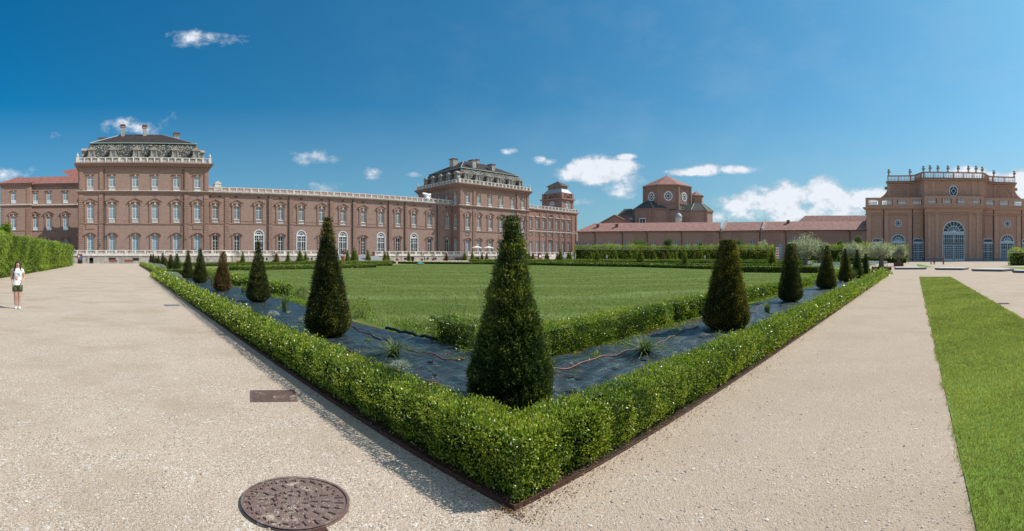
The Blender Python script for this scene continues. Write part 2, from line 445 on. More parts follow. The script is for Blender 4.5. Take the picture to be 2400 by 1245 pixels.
def box_core(x0, x1, y0, y1, z0, z1, zf=None):
    c = np.array([(x0, y0, z0), (x1, y0, z0), (x1, y1, z0), (x0, y1, z0), (x0, y0, z1), (x1, y0, z1), (x1, y1, z1), (x0, y1, z1)], float)
    f = np.array([(4, 5, 6, 7), (0, 1, 5, 4), (1, 2, 6, 5), (2, 3, 7, 6), (3, 0, 4, 7)])
    return c, f
def core_path(p0, p1, w, h, step=2.0, inset=.04):
    """box along a ground line that follows the terrain"""
    L_ = math.hypot(p1[0] - p0[0], p1[1] - p0[1]); n = max(2, int(L_ / step) + 1)
    t = np.linspace(inset / L_, 1 - inset / L_, n); X = p0[0] + (p1[0] - p0[0]) * t; Y = p0[1] + (p1[1] - p0[1]) * t
    nx, ny = -(p1[1] - p0[1]) / L_, (p1[0] - p0[0]) / L_; Z = gz(X, Y); hw = w / 2 - inset
    rows = [np.stack([X + nx * hw * s, Y + ny * hw * s, Z + z], -1) for s, z in ((1, -.05), (1, h - inset), (-1, h - inset), (-1, -.05))]
    co = np.concatenate(rows); f = []
    for k in range(3):
        for i in range(n - 1): f.append((k * n + i, k * n + i + 1, (k + 1) * n + i + 1, (k + 1) * n + i))
    f.append((0, n, 2 * n, 3 * n)); f.append((n - 1, 2 * n - 1, 3 * n - 1, 4 * n - 1))
    return co, np.array(f)
def hedge_points(p0, p1, w, h, leaf, cover, lump=.02, k=3.0, seed=0, sprig=.05, base=0.0, ends=True, tuft=0.0, under=0.0):
    """sample leaf points on a clipped hedge; leaf size grows with the distance from the origin"""
    L_ = math.hypot(p1[0] - p0[0], p1[1] - p0[1]); dx, dy = (p1[0] - p0[0]) / L_, (p1[1] - p0[1]) / L_; nx, ny = -dy, dx
    ss = np.linspace(0, L_, 400); rr = np.hypot(p0[0] + dx * ss, p0[1] + dy * ss)
    lf = leaf(rr); dens = cover * (2 * h + w) / (lf * lf * 1.1); cum = np.concatenate([[0], np.cumsum((dens[1:] + dens[:-1]) / 2 * np.diff(ss))])
    n = int(cum[-1]); s = np.interp(rng.uniform(0, cum[-1], n), cum, ss)
    q = rng.uniform(0, 2 * h + w, n); side = np.where(q < h, 1, np.where(q < 2 * h, -1, 0))
    z = np.where(side != 0, q % h, h); off = np.where(side != 0, side * w / 2 * (1 - under * (1 - S(z / (.6 * h)))), rng.uniform(-w / 2, w / 2, n))
    if ends:   # close the two ends
        m = rng.uniform(size=n) < min(.5, (2 * w * h) / ((2 * h + w) * L_))
        s = np.where(m, np.where(rng.uniform(size=n) < .5, 0, L_), s); off = np.where(m, rng.uniform(-w / 2, w / 2, n), off); z = np.where(m, rng.uniform(0, h, n), z)
    X = p0[0] + dx * s + nx * off; Y = p0[1] + dy * s + ny * off
    Nn = np.stack([nx * side, ny * side, np.where(side == 0, 1.0, .15)], -1)
    P = np.stack([X, Y, z], -1); c = clump(P, k, seed); c2 = clump(P, k * 4, seed + 1)
    lr = leaf(np.hypot(X, Y))
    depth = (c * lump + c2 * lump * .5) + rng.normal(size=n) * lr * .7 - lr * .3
    depth = np.where(rng.uniform(size=n) < sprig, depth + rng.uniform(0, 2.2, n) * lr, depth)
    up = np.clip((z / h - .62) / .38, 0, 1) * tuft; bl = clump(P * np.array([1, 1, .6]), k * 1.6, seed + 5)
    depth = depth + up * (.25 + .9 * np.clip(bl, 0, 1)) * rng.uniform(.2, 1, n); P[:, 2] += up * np.clip(bl + .2, 0, 1) * rng.uniform(0, .9, n)
    P = P + Nn * depth[:, None]; P[:, 2] = np.maximum(P[:, 2], base + .005) + gz(P[:, 0], P[:, 1])
    P[:, 2] += np.where((side != 0) & (z < .15 * h), rng.uniform(0, .1, n) * h, 0)
    D = unit(Nn * .7 + np.array([0, 0, .45]) + rng.normal(size=(n, 3)) * .55)
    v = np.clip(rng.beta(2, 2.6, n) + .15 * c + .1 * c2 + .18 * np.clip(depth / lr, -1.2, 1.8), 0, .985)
    v = np.where(rng.uniform(size=n) < .006, 1.0, v)
    return P, D, lr, v
def hedge(name, pieces, w, h, leaf, cover, mat, label, cat='hedge', lump=.02, k=3.0, group=None, aspect=.55, sprig=.05, inset=.05, seed=1, step=2.0, tuft=0.0, under=0.0):
    Ps, Ds, Ls, Vs, cc, cf, nb = [], [], [], [], [], [], 0
    for i, (a, b) in enumerate(pieces):
        P, D, l, v = hedge_points(a, b, w, h, leaf, cover, lump, k, seed + i, sprig, tuft=tuft, under=under)
        Ps.append(P); Ds.append(D); Ls.append(l); Vs.append(v)
        c, f = core_path(a, b, w * (1 - under), h * (.9 if tuft > .3 else 1), step, inset); cc.append(c); cf.append(f + nb); nb += len(c)
    P = np.concatenate(Ps); D = np.concatenate(Ds); l = np.concatenate(Ls); v = np.concatenate(Vs)
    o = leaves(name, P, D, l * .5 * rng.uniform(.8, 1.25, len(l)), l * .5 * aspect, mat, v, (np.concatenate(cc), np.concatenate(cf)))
    return tag(o, label, cat, group)

# ------------------------------------------------------------------ ground
def build_ground():
    rs = np.concatenate([[0.0], np.geomspace(.5, 1500, 70)]); na = 120
    a = np.linspace(0, 2 * PI, na, endpoint=False)
    X = (rs[:, None] * np.sin(a)); Y = (rs[:, None] * np.cos(a)); Z = gz(X, Y)
    co = np.stack([X, Y, Z], -1).reshape(-1, 3); i = np.arange(len(rs) * na).reshape(len(rs), na)
    f = np.stack([i[:-1], np.roll(i, -1, 1)[:-1], np.roll(i, -1, 1)[1:], i[1:]], -1).reshape(-1, 4)[:, ::-1]
    o = quads('ground', co, f, 'gravel'); tag(o, kind='structure')
build_ground()
def struct(o): return tag(o, kind='structure')
struct(grid_sheet('lawn', 5.75, 61, 5.75, 77, .008, 'lawn'))
struct(grid_sheet('grass_strip', -30, 41, -2.88, -.38, .012, 'lawn_bright', 1.0))
struct(grid_sheet('far_lawn', 62.5, 128, 8, 84, .008, 'lawn'))
struct(grid_sheet('side_lawn', 4, 46, 79, 104, .008, 'lawn'))
struct(grid_sheet('left_lawn', 3, 12, 46, 78, .012, 'lawn'))
def lawn_poly(name, pts):
    mb = MB(); mb.face([(x, y, G(x, y) + .014) for x, y in pts]); return struct(mb.build(name, 'lawn_bright'))
lawn_poly('small_lawn', [foot(2149, 618.5), foot(2189, 626.5), foot(2160, 626.5), foot(2150, 624)])
lawn_poly('corner_lawn', [foot(2341, 625), foot(2400, 632), foot(2440, 636), foot(2440, 628)])
# soil under the borders
struct(grid_sheet('soil_bed', 2.37, 5.8, 2.42, 41.4, .006, 'soil', .8))
struct(grid_sheet('soil_border', 5.8, 45.7, 2.42, 5.8, .006, 'soil', .8))

# loose stones on the gravel near the camera
def dmn(X, Y): return np.hypot(X - 1.155, Y - 3.27)
def build_stones():
    n = 17000
    r = 2.6 + 11 * rng.uniform(0, 1, n) ** 1.7; a = rng.uniform(-.25, 1.75, n)
    X = r * np.sin(a); Y = r * np.cos(a)
    ok = ((X < 2.33) | (Y < 2.38)) & ~((Y < -.3) & (Y > -2.95))
    dm = np.hypot(X - 1.155, Y - 3.27); ok &= (dm > .37) | (rng.uniform(size=n) < .7)
    X, Y, r = X[ok], Y[ok], r[ok]; n = len(X)
    m_ = 1300; aa = rng.uniform(0, 6.28, m_); qq = .33 * rng.uniform(0, 1, m_) ** .8; X = np.append(X, 1.155 + np.clip(qq * np.cos(aa) - .05, -.3, .3)); Y = np.append(Y, 3.27 + np.clip(qq * np.sin(aa) - .06, -.3, .3)); n = len(X); r = np.hypot(X, Y)
    s = rng.gamma(2.2, .0016, n) + .0028; s = np.minimum(s, .014); s = np.where(dmn(X, Y) < .37, s * .42, s)
    base = np.array([(1, 0, 0), (0, 1, 0), (-1, 0, 0), (0, -1, 0), (0, 0, .75), (0, 0, -.5)], float)
    ang = rng.uniform(0, 6.28, n); st = rng.uniform(.6, 1.4, (n, 1, 3))
    B = base[None] * st * s[:, None, None]
    c, sn = np.cos(ang)[:, None], np.sin(ang)[:, None]
    x = B[..., 0] * c - B[..., 1] * sn; y = B[..., 0] * sn + B[..., 1] * c
    co = np.stack([x + X[:, None], y + Y[:, None], B[..., 2] + s[:, None] * .25 + np.where(np.hypot(X - 1.155, Y - 3.27) < .37, .014, 0)[:, None]], -1).reshape(-1, 3)
    tri = np.array([(0, 1, 4), (1, 2, 4), (2, 3, 4), (3, 0, 4)])
    f = (tri[None] + np.arange(n)[:, None, None] * 6).reshape(-1, 3)
    v = np.repeat(rng.uniform(0, 1, n), 4)
    o = quads('gravel_stones', co, f, 'stone_chip', v=v, smooth=False); tag(o, kind='stuff')
build_stones()

# grass blades
def blades(name, X, Y, h, wd, mat, lean=.5, streak=False, parent=None, label=None, z0=None):
    n = len(X); a = rng.uniform(0, 6.28, n); lean_ = rng.normal(size=(n, 2)) * lean
    Z = gz(X, Y) + .008 if z0 is None else z0
    dx, dy = np.cos(a) * wd, np.sin(a) * wd; mx, my = lean_[:, 0] * h * .45, lean_[:, 1] * h * .45
    co = np.empty((n, 4, 3)); co[:, 0] = np.stack([X - dx, Y - dy, Z], -1); co[:, 1] = np.stack([X + dx, Y + dy, Z], -1)
    co[:, 2] = np.stack([X + dx * .35 + mx, Y + dy * .35 + my, Z + h], -1); co[:, 3] = np.stack([X - dx * .35 + mx, Y - dy * .35 + my, Z + h], -1)
    P = np.stack([X, Y, Z * 0], -1)
    sk = 0
    if streak:
        for k, (a_, b_, c_, w_) in enumerate(((.9, .35, 1.3, .55), (-.25, 1.0, 1.1, .4), (.55, -.8, 1.6, .35), (.1, .6, 2.0, .3))):
            sk = sk + w_ * np.exp(-((np.mod(X * a_ * .16 + Y * b_ * .16 + c_ * np.sin(X * .11 + k) * np.sin(Y * .09 + 2 * k), 1.0) - .5) / .045) ** 2)
    v = np.clip(rng.beta(2, 2.4, n) + .2 * clump(P, 1.6, 5) + .12 * clump(P, .35, 8) + .8 * sk, 0, .97); v = np.where(rng.uniform(size=n) < .03, 1.0, v)
    return quads(name, co.reshape(-1, 3), np.arange(n * 4).reshape(n, 4), mat, parent, v=v, smooth=False)
def strip_grass():
    n = 260000
    x = 1.5 + 40 * rng.uniform(0, 1, n) ** 2.6; y = rng.uniform(-3.0, -.26, n)
    y += np.where(rng.uniform(size=n) < .05, rng.normal(size=n) * .04, 0)
    e = .018 * np.sin(x * 3.1) + .014 * np.sin(x * 7.7 + 1) + .010 * np.sin(x * 23) + rng.normal(size=n) * .014; ok = (y < -.37 + e) & (y > -2.9 - e) & (x < 41)
    ok &= np.abs(np.arctan2(x, y)) < 1.95
    x, y = x[ok], y[ok]; r = np.hypot(x, y)
    h = rng.uniform(.018, .045, len(x)) * (1 + .5 * (rng.uniform(size=len(x)) < .1)); w = .0022 * np.maximum(1, r / 3.2)
    tag(blades('strip_grass', x, y, h, w, 'grass_blade', .9), kind='stuff')
strip_grass()
def lawn_grass():
    n = 270000
    r = 8.5 + 75 * rng.uniform(0, 1, n) ** 1.9; a = rng.uniform(.2, 1.38, n); x = r * np.sin(a); y = r * np.cos(a)
    ok = (x > 5.9) & (y > 5.9) & (x < 60) & (y < 76.5); x, y, r = x[ok], y[ok], r[ok]
    edge = (x < 7.6) | (y < 7.0)
    h = rng.uniform(.014, .032, len(x)) * np.where(edge, 2.4, 1.0); w = .0028 * np.maximum(1, r / 5)
    tag(blades('lawn_grass', x, y, h, w, 'lawn_blade', .8, True), kind='stuff')
lawn_grass()

# ------------------------------------------------------------------ near hedges
leafN = lambda r: .023 * np.maximum(1, r / 5.5)
hedge('hedge', [((2.62, 2.42), (2.62, 41.2)), ((2.5, 2.65), (45.5, 2.65)), ((2.45, 2.65), (3.5, 2.65)), ((2.62, 2.44), (2.62, 3.4))], .47, .45, leafN, 3.1, 'box_leaf',
      'long low clipped box hedge forming the corner nearest the camera around the dark bed', lump=.035, k=4, inset=.055, seed=3, sprig=.16, under=.3)
leafI = lambda r: .026 * np.maximum(1, r / 8)
hedge('hedge', [((6.0, 5.72), (10.9, 5.95))], .5, .52, leafI, 2.7, 'box_leaf', 'loose inner box hedge between the corner yew cone and a browned gap', lump=.07, k=3.5, inset=.13, seed=20)
hedge('hedge', [((11.4, 6.0), (14.6, 6.05))], .5, .55, leafI, 2.0, 'box_leaf', 'inner box hedge behind the golden yew cone on the lawn edge', lump=.06, k=3.5, inset=.12, seed=22)
hedge('hedge', [((14.9, 6.15), (21.8, 6.2))], .5, .5, leafI, 1.9, 'box_leaf', 'inner box hedge between the second and third cones by the right walk', lump=.05, k=3.5, inset=.12, seed=24)
hedge('hedge', [((22.5, 6.2), (41, 6.2))], .5, .46, leafI, 1.9, 'hornbeam', 'far end of the inner hedge, bright green, behind the row of four cones', lump=.05, k=3.5, inset=.12, seed=26)
hedge('hedge', [((5.75, 6.95), (5.95, 8.2))], .55, .55, leafI, 2.0, 'box_leaf', 'short shaggy box hedge against the big corner yew cone, lawn side', lump=.08, k=3.5, inset=.14, seed=28)
hedge('hedge', [((6.7, 20.2), (6.75, 25.6))], .6, .52, leafI, 2.7, 'box_leaf', 'inner box hedge left of the lawn between third and fourth cones', lump=.06, k=3, inset=.13, seed=30)
hedge('hedge', [((6.8, 27), (6.8, 41))], .6, .5, leafI, 2.6, 'box_leaf', 'long inner box hedge behind the brown yew cone', lump=.05, k=3, inset=.12, seed=32)

def ball(name, c, rad, hz, mat, leaf, cover, label, cat, lump=.1, aspect=.5, group=None, stem=None, seed=0, flat=False):
    """a loose rounded shrub standing on the ground"""
    n = int(cover * 4 * PI * rad * rad / (leaf * leaf)); u = unit(rng.normal(size=(n, 3)))
    if flat: u[:, 2] = np.abs(u[:, 2])
    rr = 1 + lump * clump(u, 2.5, seed) + rng.normal(size=n) * leaf / rad * .8; rr = np.where(rng.uniform(size=n) < .3, rr * rng.uniform(.6, 1, n), rr)
    zc = 0 if flat else hz
    P = np.stack([u[:, 0] * rad * rr, u[:, 1] * rad * rr, zc + u[:, 2] * (hz) * rr], -1)
    P[:, 2] = np.maximum(P[:, 2], .01)
    D = unit(u * .8 + np.array([0, 0, .4]) + rng.normal(size=(n, 3)) * .6)
    root = empty(name, (c[0], c[1], G(*c)))
    tag(root, label, cat, group)
    leaves('foliage', P, D, leaf * .5, leaf * .5 * aspect, mat, vrand(n, P, 6, seed), None, root)
    mb = MB()
    for i in range(7 if not flat else 4):
        a = rnd.uniform(0, 6.28); mb.tube([(0, 0, -.01), (math.cos(a) * rad * .3, math.sin(a) * rad * .3, hz * .7), (math.cos(a) * rad * .6, math.sin(a) * rad * .6, hz * (1.2 if not flat else .7))], [.012, .008, .004], 4)
    mb.build('stem', 'bark', root)
    return root
ball('bush', foot(849, 746), .24, .27, 'box_leaf', .03, 2.2, 'small round box bush alone on the lawn edge right of the second cone', 'bush', .15, seed=1)
ball('bush', foot(707, 701), .22, .22, 'box_leaf_dry', .035, 2.2, 'reddish little box bush left of the second yew cone', 'bush', .15, seed=2)
ball('bush', foot(690, 697), .20, .24, 'box_leaf', .035, 2.0, 'green box bush touching the hedge end left of the reddish bush', 'bush', .15, seed=2)
for i, (px, y, rad, lb) in enumerate(((938, 868, .17, 'silver cushion of santolina below the grass tuft in the dark bed'),
        (640, 742, .17, 'silver santolina cushion between the third cone and a tall grass tuft'), (715, 757, .17, 'silver santolina half hidden by the second yew cone'),
        (424, 658, .2, 'small silver santolina at the end of the pale row by the fifth cone'), (1250, 972, .2, 'silvery plant at the foot of the corner cone'),
        (1915, 668, .38, 'silver santolina between the third and fourth cones by the right walk'), (2045, 643, .4, 'silver santolina behind the sixth cone by the right walk'))):
    X, Y = foot(px, y); ball('santolina', (X, Y), rad, rad * .85 if i != 4 else .09, 'silver_leaf', .022 * max(1, math.hypot(X, Y) / 12), 2.5, lb, 'plant', .12, .4, 'silver cushion plants in the beds', seed=i + 4, flat=True)
for i, (px, y, rad) in enumerate(((408, 650, .55), (398, 647, .5), (414, 652, .45), (390, 643, .45), (375, 630, .8), (365, 627, .8), (352, 624, .8))):
    X, Y = foot(px, y); X = max(X, 3.5)
    ball('lavender', (X, Y), rad, rad * .7, 'silver_leaf', .06, 2.0, '%s grey-green lavender mound along the left walk, counted from the near end' % ('first', 'second', 'third', 'fourth', 'fifth', 'sixth', 'seventh')[i], 'plant', .15, .4, 'lavender mounds along the left walk', seed=i + 14, flat=True)

def tuft(px, y, h, n, label, spread=.6, mat='tuft_blade', w=.004):
    X, Y = foot(px, y); mb_v = []; mb_f = []; vv = []
    for i in range(n):
        a = rnd.uniform(0, 6.28); l = h * rnd.uniform(.6, 1.1); sp = spread * rnd.uniform(.1, 1)
        x0, y0 = rnd.gauss(0, .03), rnd.gauss(0, .03); d = Vector((math.cos(a), math.sin(a), 0)); sd = Vector((-d.y, d.x, 0))
        pts = [Vector((x0, y0, 0)) + d * sp * l * t * t + Vector((0, 0, l * (t - .38 * sp * t * t))) for t in (0, .35, .7, 1)]
        b = len(mb_v)
        for k, p in enumerate(pts):
            ww = w * (1, 1, .8, .2)[k]; mb_v += [tuple(p - sd * ww), tuple(p + sd * ww)]
        for k in range(3): mb_f.append((b + 2 * k, b + 2 * k + 1, b + 2 * k + 3, b + 2 * k + 2)); vv.append(rnd.random())
    o = quads('grass_tuft', np.array(mb_v), np.array(mb_f), mat, v=np.array(vv), smooth=False)
    o.location = (X, Y, .02); tag(o, label, 'grass tuft', 'ornamental grass tufts in the beds'); return o
tuft(922, 842, .42, 170, 'arching pale grass tuft above the silver cushion in the dark bed', 2.1, w=.006)
tuft(1510, 838, .46, 190, 'dark arching grass tuft beside the brown hose on the black sheet', 2.0, w=.007)
tuft(668, 735, .62, 110, 'tall upright grass tuft left of the second yew cone', .4, w=.005)
tuft(497, 673, .8, 90, 'upright grass tuft between the fourth and fifth yew cones', .35, w=.01)
tuft(1798, 737, .45, 80, 'grass tuft on the black sheet near the second cone by the right walk', .8, w=.007)
tuft(2003, 655, .9, 100, 'wide grass tuft between the fourth and fifth cones by the right walk', .9, w=.012)
tuft(570, 690, .5, 60, 'sparse grass tuft between the brown cone and the third cone', .6, w=.007)
# tall seed stalks standing in front of the lawn
for i, (px, y, h) in enumerate(((1040, 755, .75), (1052, 750, .5), (1085, 770, .62), (1130, 775, 1.05), (1070, 760, .7))):
    X, Y = foot(px, y); mb = MB()
    for k in range(3):
        lx, ly = rnd.uniform(-.08, .08), rnd.uniform(-.08, .08)
        mb.tube([(k * .02, 0, 0), (lx * .5, ly * .5, h * .5), (lx, ly, h * (1 - .15 * k))], [.003, .003, .007], 4)
    o = mb.build('seed_plant', 'bark', loc=(X, Y, 0)); tag(o, 'thin dry seed stalks at the lawn edge, %s group from the left' % ('first', 'second', 'fourth', 'fifth', 'third')[i], 'weed', 'dry seed stalks at the lawn edge')

# weeds and leafy plants
def rosette(P, D, Lh, Wh, mat):
    """leaves on thin stems that all leave the same root"""
    n = len(P); nl = np.linalg.norm(P, axis=1); Q = P * .5; co1, f1 = leaf_geo(P, D, Lh, np.full(n, Wh)); co2, f2 = leaf_geo(Q, P / nl[:, None], nl * .52, np.full(n, .0022))
    s = np.linspace(0, 2 * PI, 7)[:-1]; disc = np.stack([.02 * np.cos(s), .02 * np.sin(s), s * 0], -1); co = np.vstack([co1, co2, disc]); k = len(co1) + len(co2)
    f = np.vstack([f1, f2 + len(co1), [(k, k + 1, k + 2, k + 3), (k, k + 3, k + 4, k + 5)]])
    return quads('weed_plant', co, f, mat, v=vrand(len(f)), smooth=False)
def weed(px, y, rad, h, n, label, mat='box_leaf', leaf=.045):
    X, Y = foot(px, y); a = rng.uniform(0, 6.28, n); q = np.sqrt(rng.uniform(0, 1, n)) * rad
    P = np.stack([q * np.cos(a), q * np.sin(a), rng.uniform(.02, h, n) * (1 - .5 * q / rad)], -1)
    D = unit(np.stack([np.cos(a), np.sin(a), rng.uniform(-.1, .9, n)], -1) + rng.normal(size=(n, 3)) * .3)
    o = rosette(P, D, leaf * .5 * rng.uniform(.6, 1.3, n), leaf * .2, mat)
    o.location = (X, Y, .015); tag(o, label, 'weed', 'small weeds on the black sheet'); return o
W = [(1172, 655, 0, 'x')]
wl = [(790, 781, .09, .1, 'low weed in a slit right of the second yew cone'), (862, 803, .1, .08, 'low weed in a slit above the hose, left part of the bed'),
      (870, 845, .06, .05, 'tiny weed in a slit left of the arching grass tuft'), (988, 818, .08, .05, 'flat weed beside the hose right of the grass tuft'),
      (1063, 845, .09, .06, 'flat weed beside the hose against the corner cone'), (1085, 832, .1, .16, 'grey-green leafy weed at the left edge of the corner cone'),
      (1385, 855, .13, .10, 'weed on the hose right of the corner cone'), (1400, 840, .08, .12, 'upright weed just above the hose right of the corner cone'),
      (1470, 812, .09, .14, 'upright leafy weed left of the dark grass tuft'), (1582, 805, .13, .16, 'leafy weed between dark grass tuft and golden cone'),
      (1690, 797, .14, .2, 'broad-leaved plant at the foot of the golden yew cone'), (1624, 768, .1, .14, 'leafy weed left of the golden yew cone'),
      (1580, 785, .1, .16, 'tall weed above the hose near the golden cone'), (1905, 697, .2, .3, 'leafy plant between second and third cones by the right walk'),
      (1430, 868, .09, .04, 'flat weed in a slit below the hose'), (655, 722, .14, .12, 'low weed right of the third cone'),
      (560, 700, .15, .2, 'low weed between brown and third cones'), (700, 772, .09, .08, 'low weed below the silver cushion by the second cone'),
      (530, 752, .05, .05, 'tiny weed at the hedge edge'), (1745, 745, .12, .12, 'low weed right of the golden cone')]
for px, y, rad, h, lb in wl: weed(px, y, rad * 1.35, h * 1.25, 46, lb)
def scatter_weeds():
    k = 0
    for i in range(46):
        if i % 2: x, y = rnd.uniform(3.3, 5.2), rnd.uniform(3.6, 26)
        else: x, y = rnd.uniform(5.6, 30), rnd.uniform(3.3, 5.0)
        if any(math.hypot(x - a, y - b) < .75 for a, b in ((4.05, 4.2), (4.06, 9.6), (10.7, 4.2), (4.75, 17.4), (17.8, 4.5), (24.7, 4.4), (4.6, 23.4))): continue
        n = 30; rad = rnd.uniform(.05, .13); h = rnd.uniform(.04, .16); a = rng.uniform(0, 6.28, n); q = np.sqrt(rng.uniform(0, 1, n)) * rad
        P = np.stack([q * np.cos(a), q * np.sin(a), rng.uniform(.01, h, n) * (1 - .5 * q / rad)], -1)
        D = unit(np.stack([np.cos(a), np.sin(a), rng.uniform(-.1, .9, n)], -1) + rng.normal(size=(n, 3)) * .3); r = math.hypot(x, y); l = .035 * max(1, r / 12)
        o = rosette(P, D, l * .5 * rng.uniform(.6, 1.3, n), l * .22, ('box_leaf', 'silver_leaf', 'tuft_blade')[i % 3]); o.location = (x, y, .03)
        tag(o, 'small weed growing through a slit in the black sheet', 'weed', 'self-sown weeds in the bed'); k += 1
scatter_weeds()
def cover_strip(name, x0, x1, y0, y1, n, mat='hornbeam', h=.07, leaf=.035):
    X = rng.uniform(x0, x1, n); Y = rng.uniform(y0, y1, n); c = clump(np.stack([X, Y, X * 0], -1), 3, 9)
    ok = c > -.15; X, Y = X[ok], Y[ok]; n = len(X); P = np.stack([X, Y, rng.uniform(.01, h, n)], -1)
    D = unit(rng.normal(size=(n, 3)) + np.array([0, 0, .5])); r = np.hypot(X, Y); s = leaf * np.maximum(1, r / 14)
    o = leaves(name, P, D, s * .5, s * .25, mat, vrand(n, P, 3), None); tag(o, kind='stuff')
cover_strip('ground_cover', 5.9, 22, 5.25, 5.6, 5200)
cover_strip('ground_cover', 6.05, 6.6, 8.2, 22, 5000, leaf=.05, h=.12)
cover_strip('ground_cover', 9.5, 30, 5.6, 5.9, 2200)

# ------------------------------------------------------------------ black sheet, hoses, edging
def wrinkle(X, Y):
    z = .026 * np.sin(X * 5.1 + np.sin(Y * 3.3) * 1.5) * np.sin(Y * 4.3 + 1) + .010 * np.sin(X * 11 + Y * 7 + 2 * np.sin(Y * 3)) + .022 * np.abs(np.sin(Y * 9 - X * 5 + 2 * np.sin(X * 2)))
    return z + .03 * np.exp(-((X - 5.5) ** 2) / .02) * (Y > 6.2) * (Y < 9)
def sheet_part(x0, x1, y0, y1, st):
    nx = max(2, int((x1 - x0) / st)); ny = max(2, int((y1 - y0) / st))
    X, Y = np.meshgrid(np.linspace(x0, x1, nx), np.linspace(y0, y1, ny)); Z = .035 + wrinkle(X, Y)
    i = np.arange(nx * ny).reshape(ny, nx); f = np.stack([i[:-1, :-1], i[:-1, 1:], i[1:, 1:], i[1:, :-1]], -1).reshape(-1, 4)
    return np.stack([X, Y, Z], -1).reshape(-1, 3), f
c1, f1 = sheet_part(2.98, 5.55, 2.98, 12, .07); c2, f2 = sheet_part(2.98, 5.9, 12.0, 40.8, .2)
c3, f3 = sheet_part(5.55, 14, 2.98, 5.4, .07); c4, f4 = sheet_part(14.0, 45, 2.98, 5.5, .2)
co = np.concatenate([c1, c2, c3, c4]); off = np.cumsum([0, len(c1), len(c2), len(c3)])
ff = np.concatenate([f1, f2 + off[1], f3 + off[2], f4 + off[3]])
mem = quads('weed_sheet', co, ff, 'membrane'); tag(mem, 'dark blue-black woven weed sheet covering the bed inside the corner hedge', 'weed sheet')
mb = MB()
for px, y, s in ((1333, 893, .1), (1352, 895, .06), (1343, 933, .1), (1318, 950, .1), (1425, 880, .08), (1440, 872, .08), (1510, 855, .07), (1591, 814, .09), (1590, 832, .09), (1600, 802, .07), (1010, 858, .06), (1005, 880, .06), (1020, 890, .05),
                 (1640, 795, .09), (1655, 858, .07), (1465, 840, .07), (1330, 868, .06), (905, 815, .07), (830, 775, .07), (1760, 765, .1), (1790, 750, .1), (1830, 722, .1)):
    X, Y = foot(px, y); z = .035 + float(wrinkle(np.array(X), np.array(Y))) + .006; a = rnd.uniform(-.2, .2); s *= 1.1
    pts = [(X + s * math.cos(a + k * PI / 2 + .78) * (1, .7)[k % 2], Y + s * math.sin(a + k * PI / 2 + .78), z) for k in range(4)]
    mb.face(pts)
mb.build('slit', 'dark', mem)
n = 6500
X = rng.uniform(3.1, 14, n); Y = rng.uniform(3.1, 5.4, n); m_ = rng.uniform(size=n) < .5
X2 = np.where(m_, rng.uniform(3.1, 5.5, n), X); Y2 = np.where(m_, rng.uniform(3.1, 14, n), Y)
P = np.stack([X2, Y2, .055 + wrinkle(X2, Y2)], -1); ok = clump(P, 1.2, 3) > .1; P = P[ok]; n = len(P)
o = leaves('dry_litter', P, unit(rng.normal(size=(n, 3)) * np.array([1, 1, .15])), rng.uniform(.006, .02, n), rng.uniform(.003, .008, n), 'dry_litter', rng.uniform(0, 1, n)); tag(o, kind='stuff')
# brown leaf litter along the hedge feet
n = 5200; t = rng.uniform(0, 1, n) ** 2 * 24; side = rng.uniform(size=n) < .5; w_ = np.abs(rng.normal(size=n)) * .16
X = np.where(side, 2.42 + rng.normal(size=n) * .1, 2.3 + t); Y = np.where(side, 2.4 + t, 2.44 - w_ + .05)
P = np.stack([X, Y, rng.uniform(.008, .02, n)], -1)
o = leaves('leaf_litter', P, unit(rng.normal(size=(n, 3)) * np.array([1, 1, .2])), rng.uniform(.005, .014, n), rng.uniform(.003, .007, n), 'dry_litter', rng.uniform(0, .8, n)); tag(o, kind='stuff')

mb = MB(); mb.box(2.345, 2.354, 2.395, 41.4, -.04, .04); mb.box(2.354, 3.0, 2.395, 2.404, -.04, .035); mb.box(3.0, 45.6, 2.395, 2.404, -.04, .012)
o = mb.build('metal_edging', 'rust'); tag(o, 'thin rusty steel edging strip along the foot of the corner hedge', 'edging')
def hose(pts, label, r=.011, mat='hose'):
    P = [Vector((X, Y, .06)) for X, Y in [foot(a, b) for a, b in pts]]; out = []
    for i in range(len(P) - 1):
        p0, p1, p2, p3 = P[max(i - 1, 0)], P[i], P[i + 1], P[min(i + 2, len(P) - 1)]
        for k in range(8):
            t = k / 8; q = .5 * ((2 * p1) + (p2 - p0) * t + (2 * p0 - 5 * p1 + 4 * p2 - p3) * t * t + (3 * p1 - p0 - 3 * p2 + p3) * t ** 3)
            q.z = .05 + float(wrinkle(np.array(q.x), np.array(q.y))); out.append(q)
    mb = MB(); mb.smooth = True; mb.tube(out, r, 7); o = mb.build('irrigation_hose', mat); tag(o, label, 'hose', 'irrigation hoses on the black sheet')
hose([(815, 768), (850, 785), (880, 795), (925, 812), (960, 825), (1020, 845), (1095, 858)], 'brown hose crossing the bed from the second cone to the corner cone')
hose([(760, 805), (800, 822), (850, 843), (900, 870), (960, 893), (1010, 912), (1080, 938), (1150, 962), (1230, 972)], 'brown hose along the inside of the left hedge to the corner cone')
hose([(1290, 878), (1330, 870), (1385, 855), (1450, 836), (1520, 818), (1570, 800), (1600, 782), (1640, 772)], 'brown hose running from corner cone past the dark grass tuft')
hose([(1757, 738), (1770, 735), (1780, 722), (1800, 716)], 'short curled hose right of the golden yew cone')
hose([(515, 690), (520, 700), (545, 705), (580, 712)], 'short hose below the brown yew cone', .014)
hose([(905, 778), (930, 783), (960, 790), (1000, 800), (1060, 812)], 'black roll of sheet edge lying at the lawn side', .035, 'rubber')

